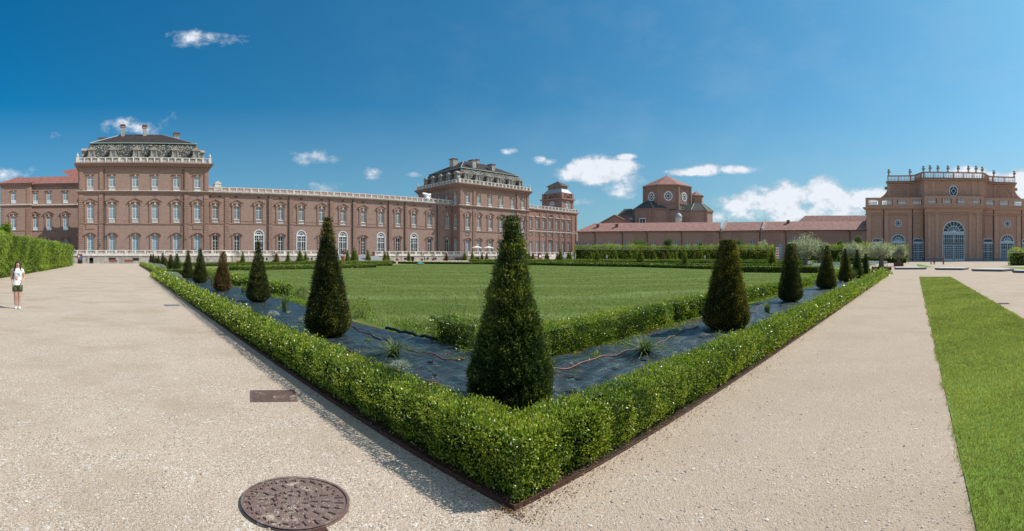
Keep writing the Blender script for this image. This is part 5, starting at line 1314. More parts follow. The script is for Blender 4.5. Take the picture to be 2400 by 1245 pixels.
# higher roof behind the second range
hb = MB(); hb.v = [(24.5, 7, 12), (LB + .2, 7, 12), (LB + .2, 15, 17.6), (30, 15, 17.6), (LB + .2, 23, 12), (24.5, 23, 12)]; hb.f = [(0, 1, 2, 3), (2, 4, 5, 3), (5, 0, 3)]; hb.m = [0, 0, 0]
hb.build('rear_roof', 'tile_red', rB)

# ------------------------------------------------------------------ church
def ngon(cx, cy, r, n, a0=0): return [(cx + r * math.cos(a0 + 2 * PI * i / n), cy + r * math.sin(a0 + 2 * PI * i / n)) for i in range(n)]
def cone_roof(mb, poly, z0, apex, mi=0):
    for i in range(len(poly)): mb.face([(*poly[i], z0), (*poly[(i + 1) % len(poly)], z0), apex], mi)
def church():
    cx, cy = polar(1563, 240); A = math.atan2(cy, cx); root = empty('church', (cx, cy, 0), A - PI / 2)     # local -y looks to the camera... +y away
    tag(root, 'brick church with an octagonal drum, round windows and tiled roof behind the low building', 'church')
    w = MB(); c = MB(); r = MB(); g = MB(); k = MB()
    # local frame: x to the right, y away from the viewer
    R = 11.6; o8 = ngon(0, 0, R, 8, PI / 8 + .0); a8 = PI / 8 + .06
    o8 = ngon(0, 0, R, 8, a8 - PI / 8 + PI / 8)
    w.prism_z(o8, 8, 34.0)
    c.prism_z(ngon(0, 0, R + .35, 8, a8), 33.4, 33.9); c.prism_z(ngon(0, 0, R + .8, 8, a8), 33.9, 34.4); c.prism_z(ngon(0, 0, R + .3, 8, a8), 25.6, 26.2)
    for x, y in ngon(0, 0, R + .05, 8, a8): c.prism_z(ngon(x, y, .7, 6), 12, 33.4)
    cone_roof(r, ngon(0, 0, R + .9, 8, a8), 34.4, (0, 0, 40.2)); r.prism_z(ngon(0, 0, .3, 6), 39.9, 40.6, 1)
    for i in range(8):
        a = a8 + PI / 4 * (i + .5); nx, ny = math.cos(a), math.sin(a); ap = R * math.cos(PI / 8); ux, uy = -ny, nx
        def P(u, z, d): return (nx * (ap + d) + ux * u, ny * (ap + d) + uy * u, z)
        def disc(r0, r1, d, mb, mi, n=20, cz=29.2):
            for j in range(n):
                t0, t1 = 2 * PI * j / n, 2 * PI * (j + 1) / n
                mb.face([P(q * math.cos(t), cz + q * 1.12 * math.sin(t), d) for q, t in ((r0, t0), (r1, t0), (r1, t1), (r0, t1))], mi)
        disc(.0, 1.75, .06, g, 0); disc(1.5, 1.95, .12, g, 1); disc(.5, .68, .12, g, 1)
        for j in range(8):
            t = PI / 4 * (j + .5); c_, s_ = math.cos(t), math.sin(t)
            g.face([P(c_ * q + e * -s_ * .13, 29.2 + (s_ * q + e * c_ * .13) * 1.12, .13) for q, e in ((.6, -1), (1.6, -1), (1.6, 1), (.6, 1))], 1)
        for j in range(10):
            t0, t1 = .5 + (PI - 1) * j / 10, .5 + (PI - 1) * (j + 1) / 10
            k.face([P(q * math.cos(t), 29.6 + q * math.sin(t) * 1.05, .3) for q, t in ((2.7, t0), (3.0, t0), (3.0, t1), (2.7, t1))], 0)
            k.face([P(3.0 * math.cos(t0), 29.6 + 3.15 * math.sin(t0), .3), P(3.0 * math.cos(t1), 29.6 + 3.15 * math.sin(t1), .3), P(3.0 * math.cos(t1), 29.6 + 3.15 * math.sin(t1), 0), P(3.0 * math.cos(t0), 29.6 + 3.15 * math.sin(t0), 0)], 0)
    # lower body: three chapels with their own green-grey roofs
    m = .2034   # metres per source pixel at this distance
    def lx(p): return (p - 1563) * m
    def chap(poly, z1, apex_pts, zr):
        w.prism_z(poly, 2, z1); n = len(poly); cxp = sum(p[0] for p in poly) / n; cyp = sum(p[1] for p in poly) / n
        big = [(cxp + (x - cxp) * 1.07, cyp + (y - cyp) * 1.07) for x, y in poly]; c.prism_z(big, z1, z1 + .35)
        top = [(cxp + (x - cxp) * apex_pts, cyp + (y - cyp) * apex_pts) for x, y in poly]
        for i in range(n):
            j = (i + 1) % n; r.face([(*big[i], z1 + .36), (*big[j], z1 + .36), (*top[j], zr), (*top[i], zr)], 2)
            r.tube([(*big[i], z1 + .4), (*top[i], zr + .04)], .18, 5, 3)
        r.face([(*p, zr) for p in top], 2)
    chap([(lx(1487), -6), (lx(1492), -11), (lx(1533), -15), (lx(1566), -12), (lx(1568), 2), (lx(1487), 2)], 23.0, .25, 27.2)
    chap([(lx(1590), 2), (lx(1590), -10), (lx(1617), -14), (lx(1650), -13.5), (lx(1667), -8), (lx(1667), 4)], 22.2, .45, 26.0)
    chap([(lx(1450), 10), (lx(1450), -2), (lx(1492), -4), (lx(1492), 10)], 21.0, .4, 24.5)
    w.box(lx(1560), lx(1600), -11.6, 0, 2, 22.4); c.box(lx(1560), lx(1600), -12.0, 0, 22.4, 22.7); r.face([(lx(1560), -12.1, 22.75), (lx(1600), -12.1, 22.75), (lx(1598), -5, 25.4), (lx(1562), -5, 25.4)], 2)
    for p, y in ((1487, -6.2), (1525, -14.7), (1536, -15.2), (1566, -12.3), (1617, -14.3), (1650, -13.8)): c.box(lx(p) - .5, lx(p) + .5, y - .15, y + .6, 8, 22.0 if p > 1570 else 22.9)
    # gabled range on the left, lantern, turret
    w.prism_y([(lx(1415), 2), (lx(1489), 2), (lx(1489), 15.5), (lx(1450), 19.6), (lx(1415), 15.8)], -18, 0)
    r.face([(lx(1413), -18.5, 15.9), (lx(1450), -18.5, 20.1), (lx(1450), 0, 20.1), (lx(1413), 0, 15.9)], 0); r.face([(lx(1450), -18.5, 20.1), (lx(1492), -18.5, 15.7), (lx(1492), 0, 15.7), (lx(1450), 0, 20.1)], 0)
    for a, b in ((lx(1413), lx(1450)), (lx(1492), lx(1450))): c.tube([(a, -18.4, 15.9 if a < b else 15.7), (b, -18.4, 20.0)], .3, 4)
    lcx, lcy = lx(1588), -16; w.prism_z(ngon(lcx, lcy, 1.5, 8), 8, 19.0, 1)
    for i in range(0, 8): a = 2 * PI * i / 8 + PI / 8; g.face([(lcx + 1.42 * math.cos(a + e) , lcy + 1.42 * math.sin(a + e), z) for e, z in ((-.25, 13), (.25, 13), (.25, 18.2), (-.25, 18.2))], 1)
    r.lathe([(1.75, 0), (1.7, .5), (1.35, 1.2), (.8, 1.75), (.2, 2.0), (.15, 2.5), (.2, 2.8)], lcx, lcy, 19.0, 12, 4)
    r.lathe([(1.2, 0), (1.0, .7), (.1, 1.1)], lx(1482), -10, 18.4, 10, 4)
    tx, ty = lx(1633), 4; w.prism_z(ngon(tx, ty, 3.5, 6, .3), 20, 30.6); c.prism_z(ngon(tx, ty, 3.9, 6, .3), 30.6, 30.9); cone_roof(r, ngon(tx, ty, 4.2, 6, .3), 30.9, (tx, ty, 33.2)); r.tube([(tx, ty, 33), (tx, ty, 34.6)], .07, 5, 1)
    g.box(lx(1502), lx(1516), -13.4, -12.9, 15.5, 19.0, 1); g.box(lx(1503.5), lx(1508.5), -13.5, -13.4, 15.9, 18.6, 0); g.box(lx(1509.5), lx(1514.5), -13.5, -13.4, 15.9, 18.6, 0)
    w.build('wall', ['brick_low', 'stone'], root); c.build('cornice', 'brick_trim', root); r.build('roof', ['tile_church', 'stone', 'slate_green', 'copper', 'lead'], root); g.build('round_windows', ['glass_dark', 'white_paint'], root); k.build('arch_hoods', 'brick_trim', root)
church()

# ------------------------------------------------------------------ great hall on the right
win_kind('hall_giant', 8.0, 14.2, 'archhall', 'glass_dark', trim='brick_hall_trim', cols=12, rows=9, depth=.22, sashm='blue_paint', thick=.22)
win_kind('hall_arch', 5.2, 9.6, 'archhall', 'glass_dark', trim='brick_hall_trim', cols=8, rows=8, depth=.2, sashm='blue_paint', thick=.18)
win_kind('hall_door', 3.9, 6.6, 'plain', 'glass_dark', trim='blue_paint', cols=6, rows=8, depth=.18, sashm='blue_paint', thick=.17, transom=.02)
def hall():
    HX, HY0 = 180.0, 17.5; root = empty('great_hall', (HX, HY0, 0), -PI / 2); tag(root, 'great baroque brick hall with blue-grey arched glazing and vases on its roof balustrade', 'palace')
    C = 31.2; W = 62.4; PR = 3.0; wd = MB(); holes_c = []; holes = []
    holes_c.append(put_window(root, 'hall_giant', C, .1, -PR))
    for s in (-1, 1):
        holes.append(put_window(root, 'hall_arch', C + s * 19.7, .1)); holes.append(put_window(root, 'hall_door', C + s * 12.6, .1)); holes.append(put_window(root, 'hall_door', C + s * 27.0, .1))
    cw = 10.2; wall_grid(wd, C - cw, C + cw, -.2, 19, holes_c, -PR); wall_grid(wd, 0, C - cw, -.2, 19, [h for h in holes if h[1] < C]); wall_grid(wd, C + cw, W, -.2, 19, [h for h in holes if h[0] > C])
    for s in (-1, 1): x = C + s * cw; wd.face([(x, -PR, -.2), (x, 0, -.2), (x, 0, 19), (x, -PR, 19)])
    for x in (0, W): wd.face([(x, 0, -.2), (x, 30, -.2), (x, 30, 19), (x, 0, 19)])
    # attic
    Hh = [(C - 24, 7), (C - 15.5, 7), (C - 13.5, 5.4), (C - 11.6, .6), (C - 10.5, -1), (C + 10.5, -1), (C + 11.6, .6), (C + 13.5, 5.4), (C + 15.5, 7), (C + 24, 7)]
    for a, b in zip(Hh[:-1], Hh[1:]): wd.face([(*a, 19), (*b, 19), (*b, 29.0), (*a, 29.0)])
    for x, s in ((C - 24, 1), (C + 24, -1)): wd.face([(x, 7, 19), (x, 24, 19), (x, 24, 29), (x, 7, 29)])
    # volutes at both ends
    for s in (-1, 1):
        pts = [(C + s * 24, 19)] + [(C + s * (24 + 4.2 * (1 - math.sin(t))), 19 + 5.8 * (1 - math.cos(t)) * 1.0) for t in [i * PI / 2 / 6 for i in range(7)]]
        pts = [(C + s * 24.0, 22.6)] + [(C + s * (24 + 4.4 * ((1 - t) ** 2.2)), 22.6 + 4.6 * t) for t in [i / 6 for i in range(7)]]
        q = pts if s < 0 else pts[::-1]; wd.prism_y(q[::-1] if s < 0 else q[::-1], 7.3, 8.6)
        wd.lathe([(.6, -.5), (.6, .5)], C + s * 24.5, 8, 27.2, 10)
    wd.build('wall', 'brick_hall', root)
    p = MB()
    def pil(x, w, y, z0=.9, z1=17.2, d=.35):
        p.box(x - w / 2, x + w / 2, y - d, y, z0, z1, 0); p.box(x - w / 2 - .12, x + w / 2 + .12, y - d - .1, y, z1 - .9, z1 - .5, 0); p.box(x - w / 2 - .12, x + w / 2 + .12, y - d - .1, y, z0, z0 + .5, 0)
    for s in (-1, 1):
        pil(C + s * 5.9, 1.3, -PR); pil(C + s * 8.6, 1.3, -PR); pil(C + s * 15.6, 1.5, 0); pil(C + s * 23.9, 1.5, 0); pil(C + s * 30.2, 1.6, 0)
        p.box(C + s * 7.25 - .55, C + s * 7.25 + .55, -PR - .06, -PR, 1, 16.3, 0)
        # niches and framed panels
        for o_, in ((12.6,), (27.0,)):
            x = C + s * o_; i_ = arc_pts(x, 13.6, .9, 0, PI, 8); q_ = arc_pts(x, 13.6, 1.2, 0, PI, 8)
            for k in range(8): p.prism_y([i_[k + 1], i_[k], q_[k], q_[k + 1]], -.14, 0)
            p.box(x - 1.2, x - .9, -.14, 0, 10.2, 13.6); p.box(x + .9, x + 1.2, -.14, 0, 10.2, 13.6); p.box(x - 1.6, x + 1.6, -.2, 0, 9.7, 10.0)
            p.box(x - 1.7, x + 1.7, -.1, 0, 8.6, 9.3); p.prism_y([(x - 1.95, 6.8), (x + 1.95, 6.8), (x + 1.95, 7.3), (x + 1.3, 8.1), (x - 1.3, 8.1), (x - 1.95, 7.3)], -.1, 0, 1)
            p.prism_y([(x - 1.7, 6.95), (x + 1.7, 6.95), (x + 1.7, 7.25), (x + 1.15, 7.85), (x - 1.15, 7.85), (x - 1.7, 7.25)], -.14, -.1, 2)
        x = C + s * 19.7; zc = 13.5
        for x0_, x1_, z0_, z1_ in ((x - 3.1, x - 2.8, 10.6, 16.2), (x + 2.8, x + 3.1, 10.6, 16.2), (x - 2.8, x + 2.8, 15.9, 16.2), (x - 2.8, x + 2.8, 10.6, 10.9)): p.box(x0_, x1_, -.12, 0, z0_, z1_)
        p.box(C + s * 19.7 - 3.4, C + s * 19.7 + 3.4, -.16, 0, 10.0, 10.25)
    for s in (-1, 1):   # entablature bits and attic decor
        for o_ in (18.5, 21.0): pass
        x = C + s * 19.6; i_ = arc_pts(x, 25.2, 2.4, .2, PI - .2, 10); q_ = arc_pts(x, 25.2, 2.75, .2, PI - .2, 10)
        for k in range(10): p.prism_y([i_[k + 1], i_[k], q_[k], q_[k + 1]], 6.7, 7)
        i_ = arc_pts(x, 24.6, 1.2, 0, 2 * PI, 14); q_ = arc_pts(x, 24.6, 1.5, 0, 2 * PI, 14)
        for k in range(14): p.prism_y([i_[k + 1], i_[k], q_[k], q_[k + 1]], 6.8, 7)
        p.box(min(C + s * 15.8, x - s * -2.4), max(C + s * 15.8, x - s * 2.4), 6.8, 7, 25.4, 25.7) if False else None
        for o_ in (7.2, 9.8): p.box(C + s * o_ - .6, C + s * o_ + .6, -1.2, -1, 20, 28.2)
        p.box(C + s * 23.3 - .6, C + s * 23.3 + .6, 6.8, 7, 20, 28.2); p.box(C + s * 16.2 - .5, C + s * 16.2 + .5, 6.8, 7, 20, 28.2)
        p.box(C + s * 4.9 - 1.7, C + s * 4.9 + 1.7, -1.1, -1, 24.0, 24.25); p.box(C + s * 4.9 - 1.5, C + s * 4.9 + 1.5, -1.1, -1, 26.6, 26.85)
    p.box(C - .35, C + .35, -PR - .35, -PR, 14.5, 15.7)
    p.build('pilasters', ['brick_hall_trim', 'blue_paint', 'glass_dark'], root)
    c = MB()
    def band(z0, z1, o, mi=0, in_=0):
        c.box(-o, C - cw - .0 - in_, -o, 2, z0, z1, mi); c.box(C + cw + in_, W + o, -o, 2, z0, z1, mi); c.box(C - cw - o * .6, C + cw + o * .6, -PR - o, 2.003, z0 + .003, z1 + .003, mi)
    band(16.6, 16.9, .45); band(17.2, 18.5, .2); band(18.5, 18.9, .7); band(18.9, 19.3, 1.15)
    c.box(0, C - cw, -.25, 0, -.2, .9, 1); c.box(C + cw, W, -.25, 0, -.2, .9, 1); c.box(C - cw, C - 4.3, -PR - .4, -PR, -.2, .95, 1); c.box(C + 4.3, C + cw, -PR - .4, -PR, -.2, .95, 1)
    c.build('cornice', ['brick_hall_trim', 'blue_plinth'], root)
    c = MB()
    def poly_band(z0, z1, o, mi=0):
        for (ax, ay), (bx, by) in zip(Hh[:-1], Hh[1:]):
            L_ = math.hypot(bx - ax, by - ay); ux, uy = (bx - ax) / L_, (by - ay) / L_; e = o * .5
            c.prism_z([(ax - ux * e + uy * o, ay - uy * e - ux * o), (bx + ux * e + uy * o, by + uy * e - ux * o), (bx + ux * e - uy * .5, by + uy * e + ux * .5), (ax - ux * e - uy * .5, ay - uy * e + ux * .5)], z0, z1, mi)
            z0 += .002; z1 += .002
    poly_band(28.2, 28.6, .3); poly_band(28.8, 29.2, .8); poly_band(29.2, 29.45, 1.1, 1); c.build('attic_cornice', ['brick_hall_trim', 'concrete_dark'], root)
    b = MB(); low = [(-.2, -.3), (C - cw - .2, -.3)]; bal_path(b, low, 19.3, 3.4, pier=5.2, pw=2.2, th=.6, bs=.5, br=.19, base=.9, rail=.75, mib=1)
    bal_path(b, [(C - cw - .2, -PR - .3), (C + cw + .2, -PR - .3)], 19.35, 3.5, pier=5.0, pw=2.4, th=.6, bs=.5, br=.19, base=.9, rail=.75, mib=1)
    bal_path(b, [(C + cw + .2, -.3), (W + .2, -.3)], 19.3, 3.4, pier=5.2, pw=2.2, th=.6, bs=.5, br=.19, base=.9, rail=.75, mib=1)
    for s in (-1, 1): bal_path(b, [(C + s * (cw + .2), -PR - .3), (C + s * (cw + .2), -.3)], 19.3, 3.4, pier=3, pw=1.2, base=.9, rail=.75, mib=1)
    b.build('lower_balustrade', ['brick_hall_trim', 'white_paint'], root)
    b = MB(); bal_path(b, Hh, 29.45, 2.35, pier=3.6, pw=.55, th=.5, bs=.5, br=.11, base=.3, rail=.4)
    b.build('roof_balustrade', 'brick_hall', root)
    # oculi
    g = MB()
    def oculus(x, z, y, rx, rz_, spokes=8):
        for r0, r1, d, mi in ((0, .86, .02, 0), (.82, 1.0, .1, 1), (.36, .46, .08, 1)):
            for j in range(24):
                t0, t1 = 2 * PI * j / 24, 2 * PI * (j + 1) / 24
                if mi: g.prism_y([(x + q * rx * math.cos(t), z + q * rz_ * math.sin(t)) for q, t in ((r0, t1), (r0, t0), (r1, t0), (r1, t1))], y - d, y, mi)
                else: g.face([(x + q * rx * math.cos(t), y - d, z + q * rz_ * math.sin(t)) for q, t in ((r0, t0), (r1, t0), (r1, t1), (r0, t1))], mi)
        for j in range(spokes):
            t = 2 * PI * (j + .5 * (spokes == 8)) / spokes; c_, s_ = math.cos(t), math.sin(t)
            g.prism_y([(x + c_ * q * rx - s_ * e, z + s_ * q * rz_ + c_ * e) for q, e in ((.42, -.09), (.9, -.09), (.9, .09), (.42, .09))], y - .07, y, 1)
    for s in (-1, 1): oculus(C + s * 19.7, 13.5, 0, 1.25, 1.3)
    oculus(C, 25.0, -1, 1.6, 2.0, 4); g.build('oculus_windows', ['glass_dark', 'blue_paint'], root)
    e = MB()
    for s in (-1, 1):
        for o_ in (10.55, 14.6, 24.9): e.tube([(C + s * o_, -.3, 18.4), (C + s * o_, -.3, 0)], .16, 6)
    e.build('drainpipes', 'pipe', root)
    r = MB(); r.box(1, W - 1, 2.2, 29, 19.0, 19.25); r.prism_z([(C - 23.5, 7.6), (C - 15.5, 7.6), (C - 10.5, 0), (C + 10.5, 0), (C + 15.5, 7.6), (C + 23.5, 7.6), (C + 23.5, 24), (C - 23.5, 24)], 28.9, 29.3); r.prism_z([(C - 9, 6), (C + 9, 6), (C + 9, 18), (C - 9, 18)], 29.3, 31.5, 0, [(C - 7, 11), (C + 7, 11), (C + 7, 13), (C - 7, 13)]); r.build('roof', 'slate_green', root)
    for px, y in ((2083, 7), (2132.5, 7), (2164, .6), (2179.5, -1), (2198, -1), (2221.5, -1), (2245.5, -1), (2269.5, -1), (2287.5, -1), (2302, .6), (2329, 7), (2377, 7)):
        x = HY0 - (HX + y) / math.tan(az(px)); v = MB(); v.smooth = True
        v.lathe([(.35, 0), (.38, .25), (.15, .45), (.3, .75), (.52, 1.15), (.5, 1.4), (.25, 1.65), (.22, 1.75), (.42, 2.05), (.4, 2.25), (.1, 2.4)], 0, 0, 0, 9); v.tube([(.3, 0, 1.0), (.62, 0, 1.1), (.55, 0, 1.55), (.3, 0, 1.7)], .08, 5)
        o = v.build('roof_vase', 'stone_grey', root, (x, y, 31.8)); o.scale = (1.1, 1.1, 1.0)
hall()

# ------------------------------------------------------------------ olive trees, planters, benches
def olive(px, base, crown_px, top_y, bot_y, label, seed, planter=None, r=None, lean=0.0, mat='olive_leaf', planterlabel=None):
    X, Y = foot(px, base) if r is None else polar(px, r); r = math.hypot(X, Y); z0 = G(X, Y); m = r / F
    H = EYE + (PYH - top_y) * m - z0; Hb = EYE + (PYH - bot_y) * m - z0; R = crown_px / 2 * m * 1.12
    pb = 0
    if planter:
        w, h = planter; pb = h; mb = MB(); mb.box(-w / 2, w / 2, -w / 2, w / 2, 0, h)
        for s in (-1, 1):
            for t in (-1, 1): mb.box(s * w / 2 - .06, s * w / 2 + .06, t * w / 2 - .06, t * w / 2 + .06, -.02, h + .06)
        for k in range(3): z = h * (k + .5) / 3; mb.box(-w / 2 - .02, w / 2 + .02, -w / 2 - .02, w / 2 + .02, z - h / 8, z + h / 8)
        o = mb.build('planter', 'wood', loc=(X, Y, z0)); o.rotation_euler.z = .3; tag(o, planterlabel, 'planter', 'wooden planters of the olive trees')
    root = empty('olive_tree', (X, Y, z0 + pb * .8), 0); tag(root, label, 'tree', 'olive trees'); H -= pb * .8; Hb -= pb * .8
    rr = random.Random(seed); t = MB(); t.smooth = True; k = .16 * R / 1.7 + .1
    t.tube([(0, 0, -.05), (.03, 0, .25), (-.04 + lean * .3, .02, Hb * .6), (lean * .7, 0, Hb * 1.05)], [k * 2.0, k * 1.25, k, k * 1.1], 9)
    for i in range(9):
        a = 2 * PI * i / 9 + rr.uniform(-.3, .3); e = rr.uniform(.45, .9) * R
        t.tube([(lean * .7, 0, Hb * .95), (lean + math.cos(a) * e * .45, math.sin(a) * e * .45, Hb + (H - Hb) * .2), (lean + math.cos(a) * e, math.sin(a) * e, Hb + (H - Hb) * rr.uniform(.4, .75))], [k * .55, k * .3, k * .12], 6)
    t.build('trunk', 'bark', root)
    g = np.random.default_rng(seed); nc = 46; cs = []
    for i in range(nc):
        u = unit(g.normal(size=3)); q = g.uniform(.35, 1.0); cs.append((lean + u[0] * R * .85 * q, u[1] * R * .85 * q, Hb + (H - Hb) * (.48 + .5 * u[2] * q)))
    cs = np.array(cs); n = 4600; leaf = max(.10, .0019 * r)
    ci = g.integers(0, nc, n); P = cs[ci] + g.normal(size=(n, 3)) * R * .15; P[:, 2] = np.maximum(P[:, 2], Hb * .85)
    D = unit((P - cs.mean(0)) * .5 + g.normal(size=(n, 3)) * .6 + np.array([0, 0, .2])); v = np.clip(g.beta(2, 2, n) + .15 * clump(P, 2, seed), 0, 1)
    leaves('crown', P, D, leaf * .75, leaf * .3, mat, v, None, root)
olive(1888, 629, 70, 553, 603, 'tallest silver olive tree leaning on a dark trunk in a low wooden planter', 1, (2.0, .32), lean=.3, planterlabel='low dark planter under the tallest olive tree')
olive(1921, 625, 44, 563, 602, 'olive tree with a pale straight trunk beside the tallest one', 2, (1.1, .35), planterlabel='small dark planter under the olive with the pale straight trunk')
olive(2004, 619, 60, 573, 603, 'broad olive tree behind the fourth and fifth cones', 3, (1.9, .5), planterlabel='reddish planter partly hidden behind the fourth yew cone')
olive(2066, 633, 66, 571, 601, 'spreading olive tree with a gnarled trunk at the end of the box hedge', 4, (1.95, .38), planterlabel='dark planter at the end of the box hedge')
olive(2106, 624, 36, 576, 604, 'smallest olive tree, in a reddish wooden box behind the low concrete slabs', 5, (1.3, .65), planterlabel='square reddish wooden box under the smallest olive tree')

def bench(px, base, w, rz, label, mat='white_paint', h=.9, group='white garden benches'):
    X, Y = foot(px, base); root = empty('garden_bench', (X, Y, G(X, Y)), rz); tag(root, label, 'bench', group)
    s = MB()
    for i in range(4): s.box(-w / 2, w / 2, -.25 + i * .13, -.15 + i * .13, .42, .46)
    s.build('seat', mat, root); b = MB(); b.box(-w / 2, w / 2, .25, .29, h - .08, h); b.box(-w / 2, w / 2, .25, .29, .5, .56); n = int(w / .11)
    for i in range(n): x = -w / 2 + w * (i + .5) / n; b.box(x - .03, x + .03, .255, .285, .56, h - .08)
    b.build('backrest', mat, root)
    for x in (-w / 2, w / 2 - .06):
        for y in (-.28, .24): g = MB(); g.box(x, x + .06, y, y + .06, 0, h if y > 0 else .66); g.build('leg', mat, root)
        a = MB(); a.box(x - .01, x + .07, -.3, .24, .66, .70); a.build('armrest', mat, root)
bench(2041, 623.5, 1.3, -1.2, 'white bench behind the last small yew cone')
bench(2065, 624.5, 2.2, -1.35, 'white bench behind the gnarled olive trunk')
bench(1956, 631, 1.5, 1.5, 'pale blue slatted bench seen from behind, between the second and third cones', 'blue_paint')
bench(1898, 626, 1.3, -.7, 'white bench at the foot of the leaning olive tree')
bench(1914, 630.5, 1.2, 2.2, 'low white seat between leaning olive and third cone', 'white_paint', .75)
bench(1996, 611.5, 2.0, -1.4, 'small white bench deep behind the fourth cone')
for i, (pa, pb) in enumerate(((2100, 2172), (2190.5, 2256), (2276.5, 2349.5), (2371, 2446))):
    ya, yb = ((632, 631.8), (633, 633.5), (636, 637), (639.5, 641.5))[i]; A = foot(pa, ya); B = foot(pb, yb)
    L_ = math.hypot(B[0] - A[0], B[1] - A[1]); ang = math.atan2(B[1] - A[1], B[0] - A[0]); root = empty('stone_platform', (A[0], A[1], 0), ang)
    tag(root, 'low grey stone platform, %s from the left in front of the great hall' % ('first', 'second', 'third', 'last')[i], 'platform', 'low stone platforms')
    b = MB(); b.box(.1, L_ - .1, .1, 3.4, 0, .07); b.build('base', 'concrete_dark', root); b = MB(); b.box(0, L_, 0, 3.5, .07, .25, 0); b.box(.03, L_ - .03, .03, 3.47, .25, .256, 1); b.build('top', ['concrete_dark', 'concrete_top'], root)

# benches, kiosk and pots at the terrace foot
def red_bench(px, Y, label):
    x = onY(px, Y); root = empty('wooden_bench', (x, Y, G(x, Y))); tag(root, label, 'bench', 'brown benches at the terrace wall')
    b = MB(); b.box(-1.0, 1.0, -.25, .2, .42, .5); b.build('seat', 'wood', root); b = MB(); b.box(-1.0, 1.0, .2, .26, .5, .95); b.build('backrest', 'terracotta', root)
    for s in (-.85, .75): b = MB(); b.box(s, s + .1, -.2, .2, 0, .42); b.build('leg', 'concrete_dark', root)
red_bench(264.5, 118.6, 'reddish bench against the terrace wall, the one nearer the tall hedge'); red_bench(302, 118.6, 'reddish bench against the terrace wall, the one nearer the yew cones')
X, Y = onY(187.5, 116.5), 116.5; root = empty('poster_column', (X, Y, 0)); tag(root, 'dark information stand with a colourful poster at the end of the tall hedge', 'information stand')
b = MB(); b.box(-.55, .55, -.2, .2, 0, 2.1); b.box(-.62, .62, -.26, .26, 2.1, 2.2); b.build('body', 'rubber', root); b = MB(); b.box(-.42, .42, -.225, -.2, .75, 1.95); b.box(-.15, .4, -.235, -.225, 1.1, 1.7, 1); b.box(-.4, .4, -.235, -.225, .75, .98, 2); b.box(-.4, -.1, -.235, -.225, 1.5, 1.9, 3); b.build('poster', ['poster_red', 'poster_blue', 'green_metal', 'white_paint'], root)
def pot_tree(px, Y, h, R, label, name='potted_citrus'):
    X = onY(px, Y); root = empty(name, (X, Y, G(X, Y))); tag(root, label, 'potted tree', 'potted citrus trees before the terrace')
    p = MB(); p.smooth = True; p.lathe([(.28, 0), (.42, .5), (.46, .55), (.46, .62), (.38, .62)], 0, 0, 0, 12); p.build('pot', 'terracotta', root)
    t = MB(); t.tube([(0, 0, .55), (.02, 0, h - R)], [.05, .035], 5); t.build('trunk', 'bark', root)
    n = 260; u = unit(rng.normal(size=(n, 3))) * rng.uniform(.4, 1, (n, 1)) * R; P = u + np.array([0, 0, h - R * .8]); leaves('crown', P, unit(u + rng.normal(size=(n, 3)) * .3), .09, .04, 'yew_green', vrand(n), None, root)
for i, p in enumerate((930.5, 989, 1015, 1041)): pot_tree(p, 118.5, 2.5, .75, 'potted citrus tree at the terrace wall, %s of four right of the stairs' % ORD[i])
for i, p in enumerate((558, 641)): pot_tree(p, 118.5, 2.6, .8, 'potted citrus tree at the terrace wall left of the stairs, %s of two' % ORD[i])
def pot(px, Y, z, label, s=1.0, mat='terracotta', grp='terracotta pots on the terrace'):
    X = onY(px, Y); p = MB(); p.smooth = True; p.lathe([(.2 * s, 0), (.34 * s, .7 * s), (.42 * s, .85 * s), (.42 * s, .95 * s), (.36 * s, .95 * s)], 0, 0, 0, 12)
    o = p.build('clay_pot', mat, loc=(X, Y, z)); tag(o, label, 'pot', grp)
i = 0
for px, Yp, z in ((294, 126.9, FLOOR), (341, 126.9, FLOOR), (389, 126.9, FLOOR), (449.5, 126.9, FLOOR), (493.5, 131, FLOOR), (594, 131, FLOOR), (645.5, 131, FLOOR), (698, 131, FLOOR), (806, 124.3, FLOOR - .1), (876, 123.2, FLOOR - .4), (932, 131, FLOOR), (972, 131, FLOOR), (1008, 131, FLOOR)):
    pot(px, Yp, z, 'dark terracotta pot against the palace wall, %s from the left along the terrace' % ORD[i], 1.25); i += 1
pot(803.5, 117.0, G(50, 117), 'big terracotta pot standing on the gravel left of the stair flight', 1.5)
pot(967, 104.0, G(60, 100), 'black flared planter standing alone on the gravel before the stairs', 1.2, 'rubber', 'planters')
def lamp(px, Y, z, label):
    X = onY(px, Y); root = empty('wall_lantern', (X, Y, z)); tag(root, label, 'lantern', 'wall lanterns'); b = MB(); b.tube([(0, 0, 0), (0, -.6, .2), (0, -.9, .1)], .035, 5); b.build('bracket', 'pipe', root)
    b = MB(); b.lathe([(.1, -.6), (.2, -.15), (.05, 0)], 0, -.9, .05, 6); b.build('lantern_glass', 'green_metal', root)
lamp(245.5, 127.9, 6.2, 'wall lantern by the first drainpipe of the near pavilion'); lamp(434, 127.9, 6.2, 'wall lantern by the second drainpipe of the near pavilion'); lamp(626.5, 131.8, 6.0, 'wall lantern left of the second gallery pilaster'); lamp(840, 131.8, 6.0, 'wall lantern left of the gallery door above the stairs'); lamp(960.5, 131.8, 6.0, 'wall lantern left of the last arched gallery door')
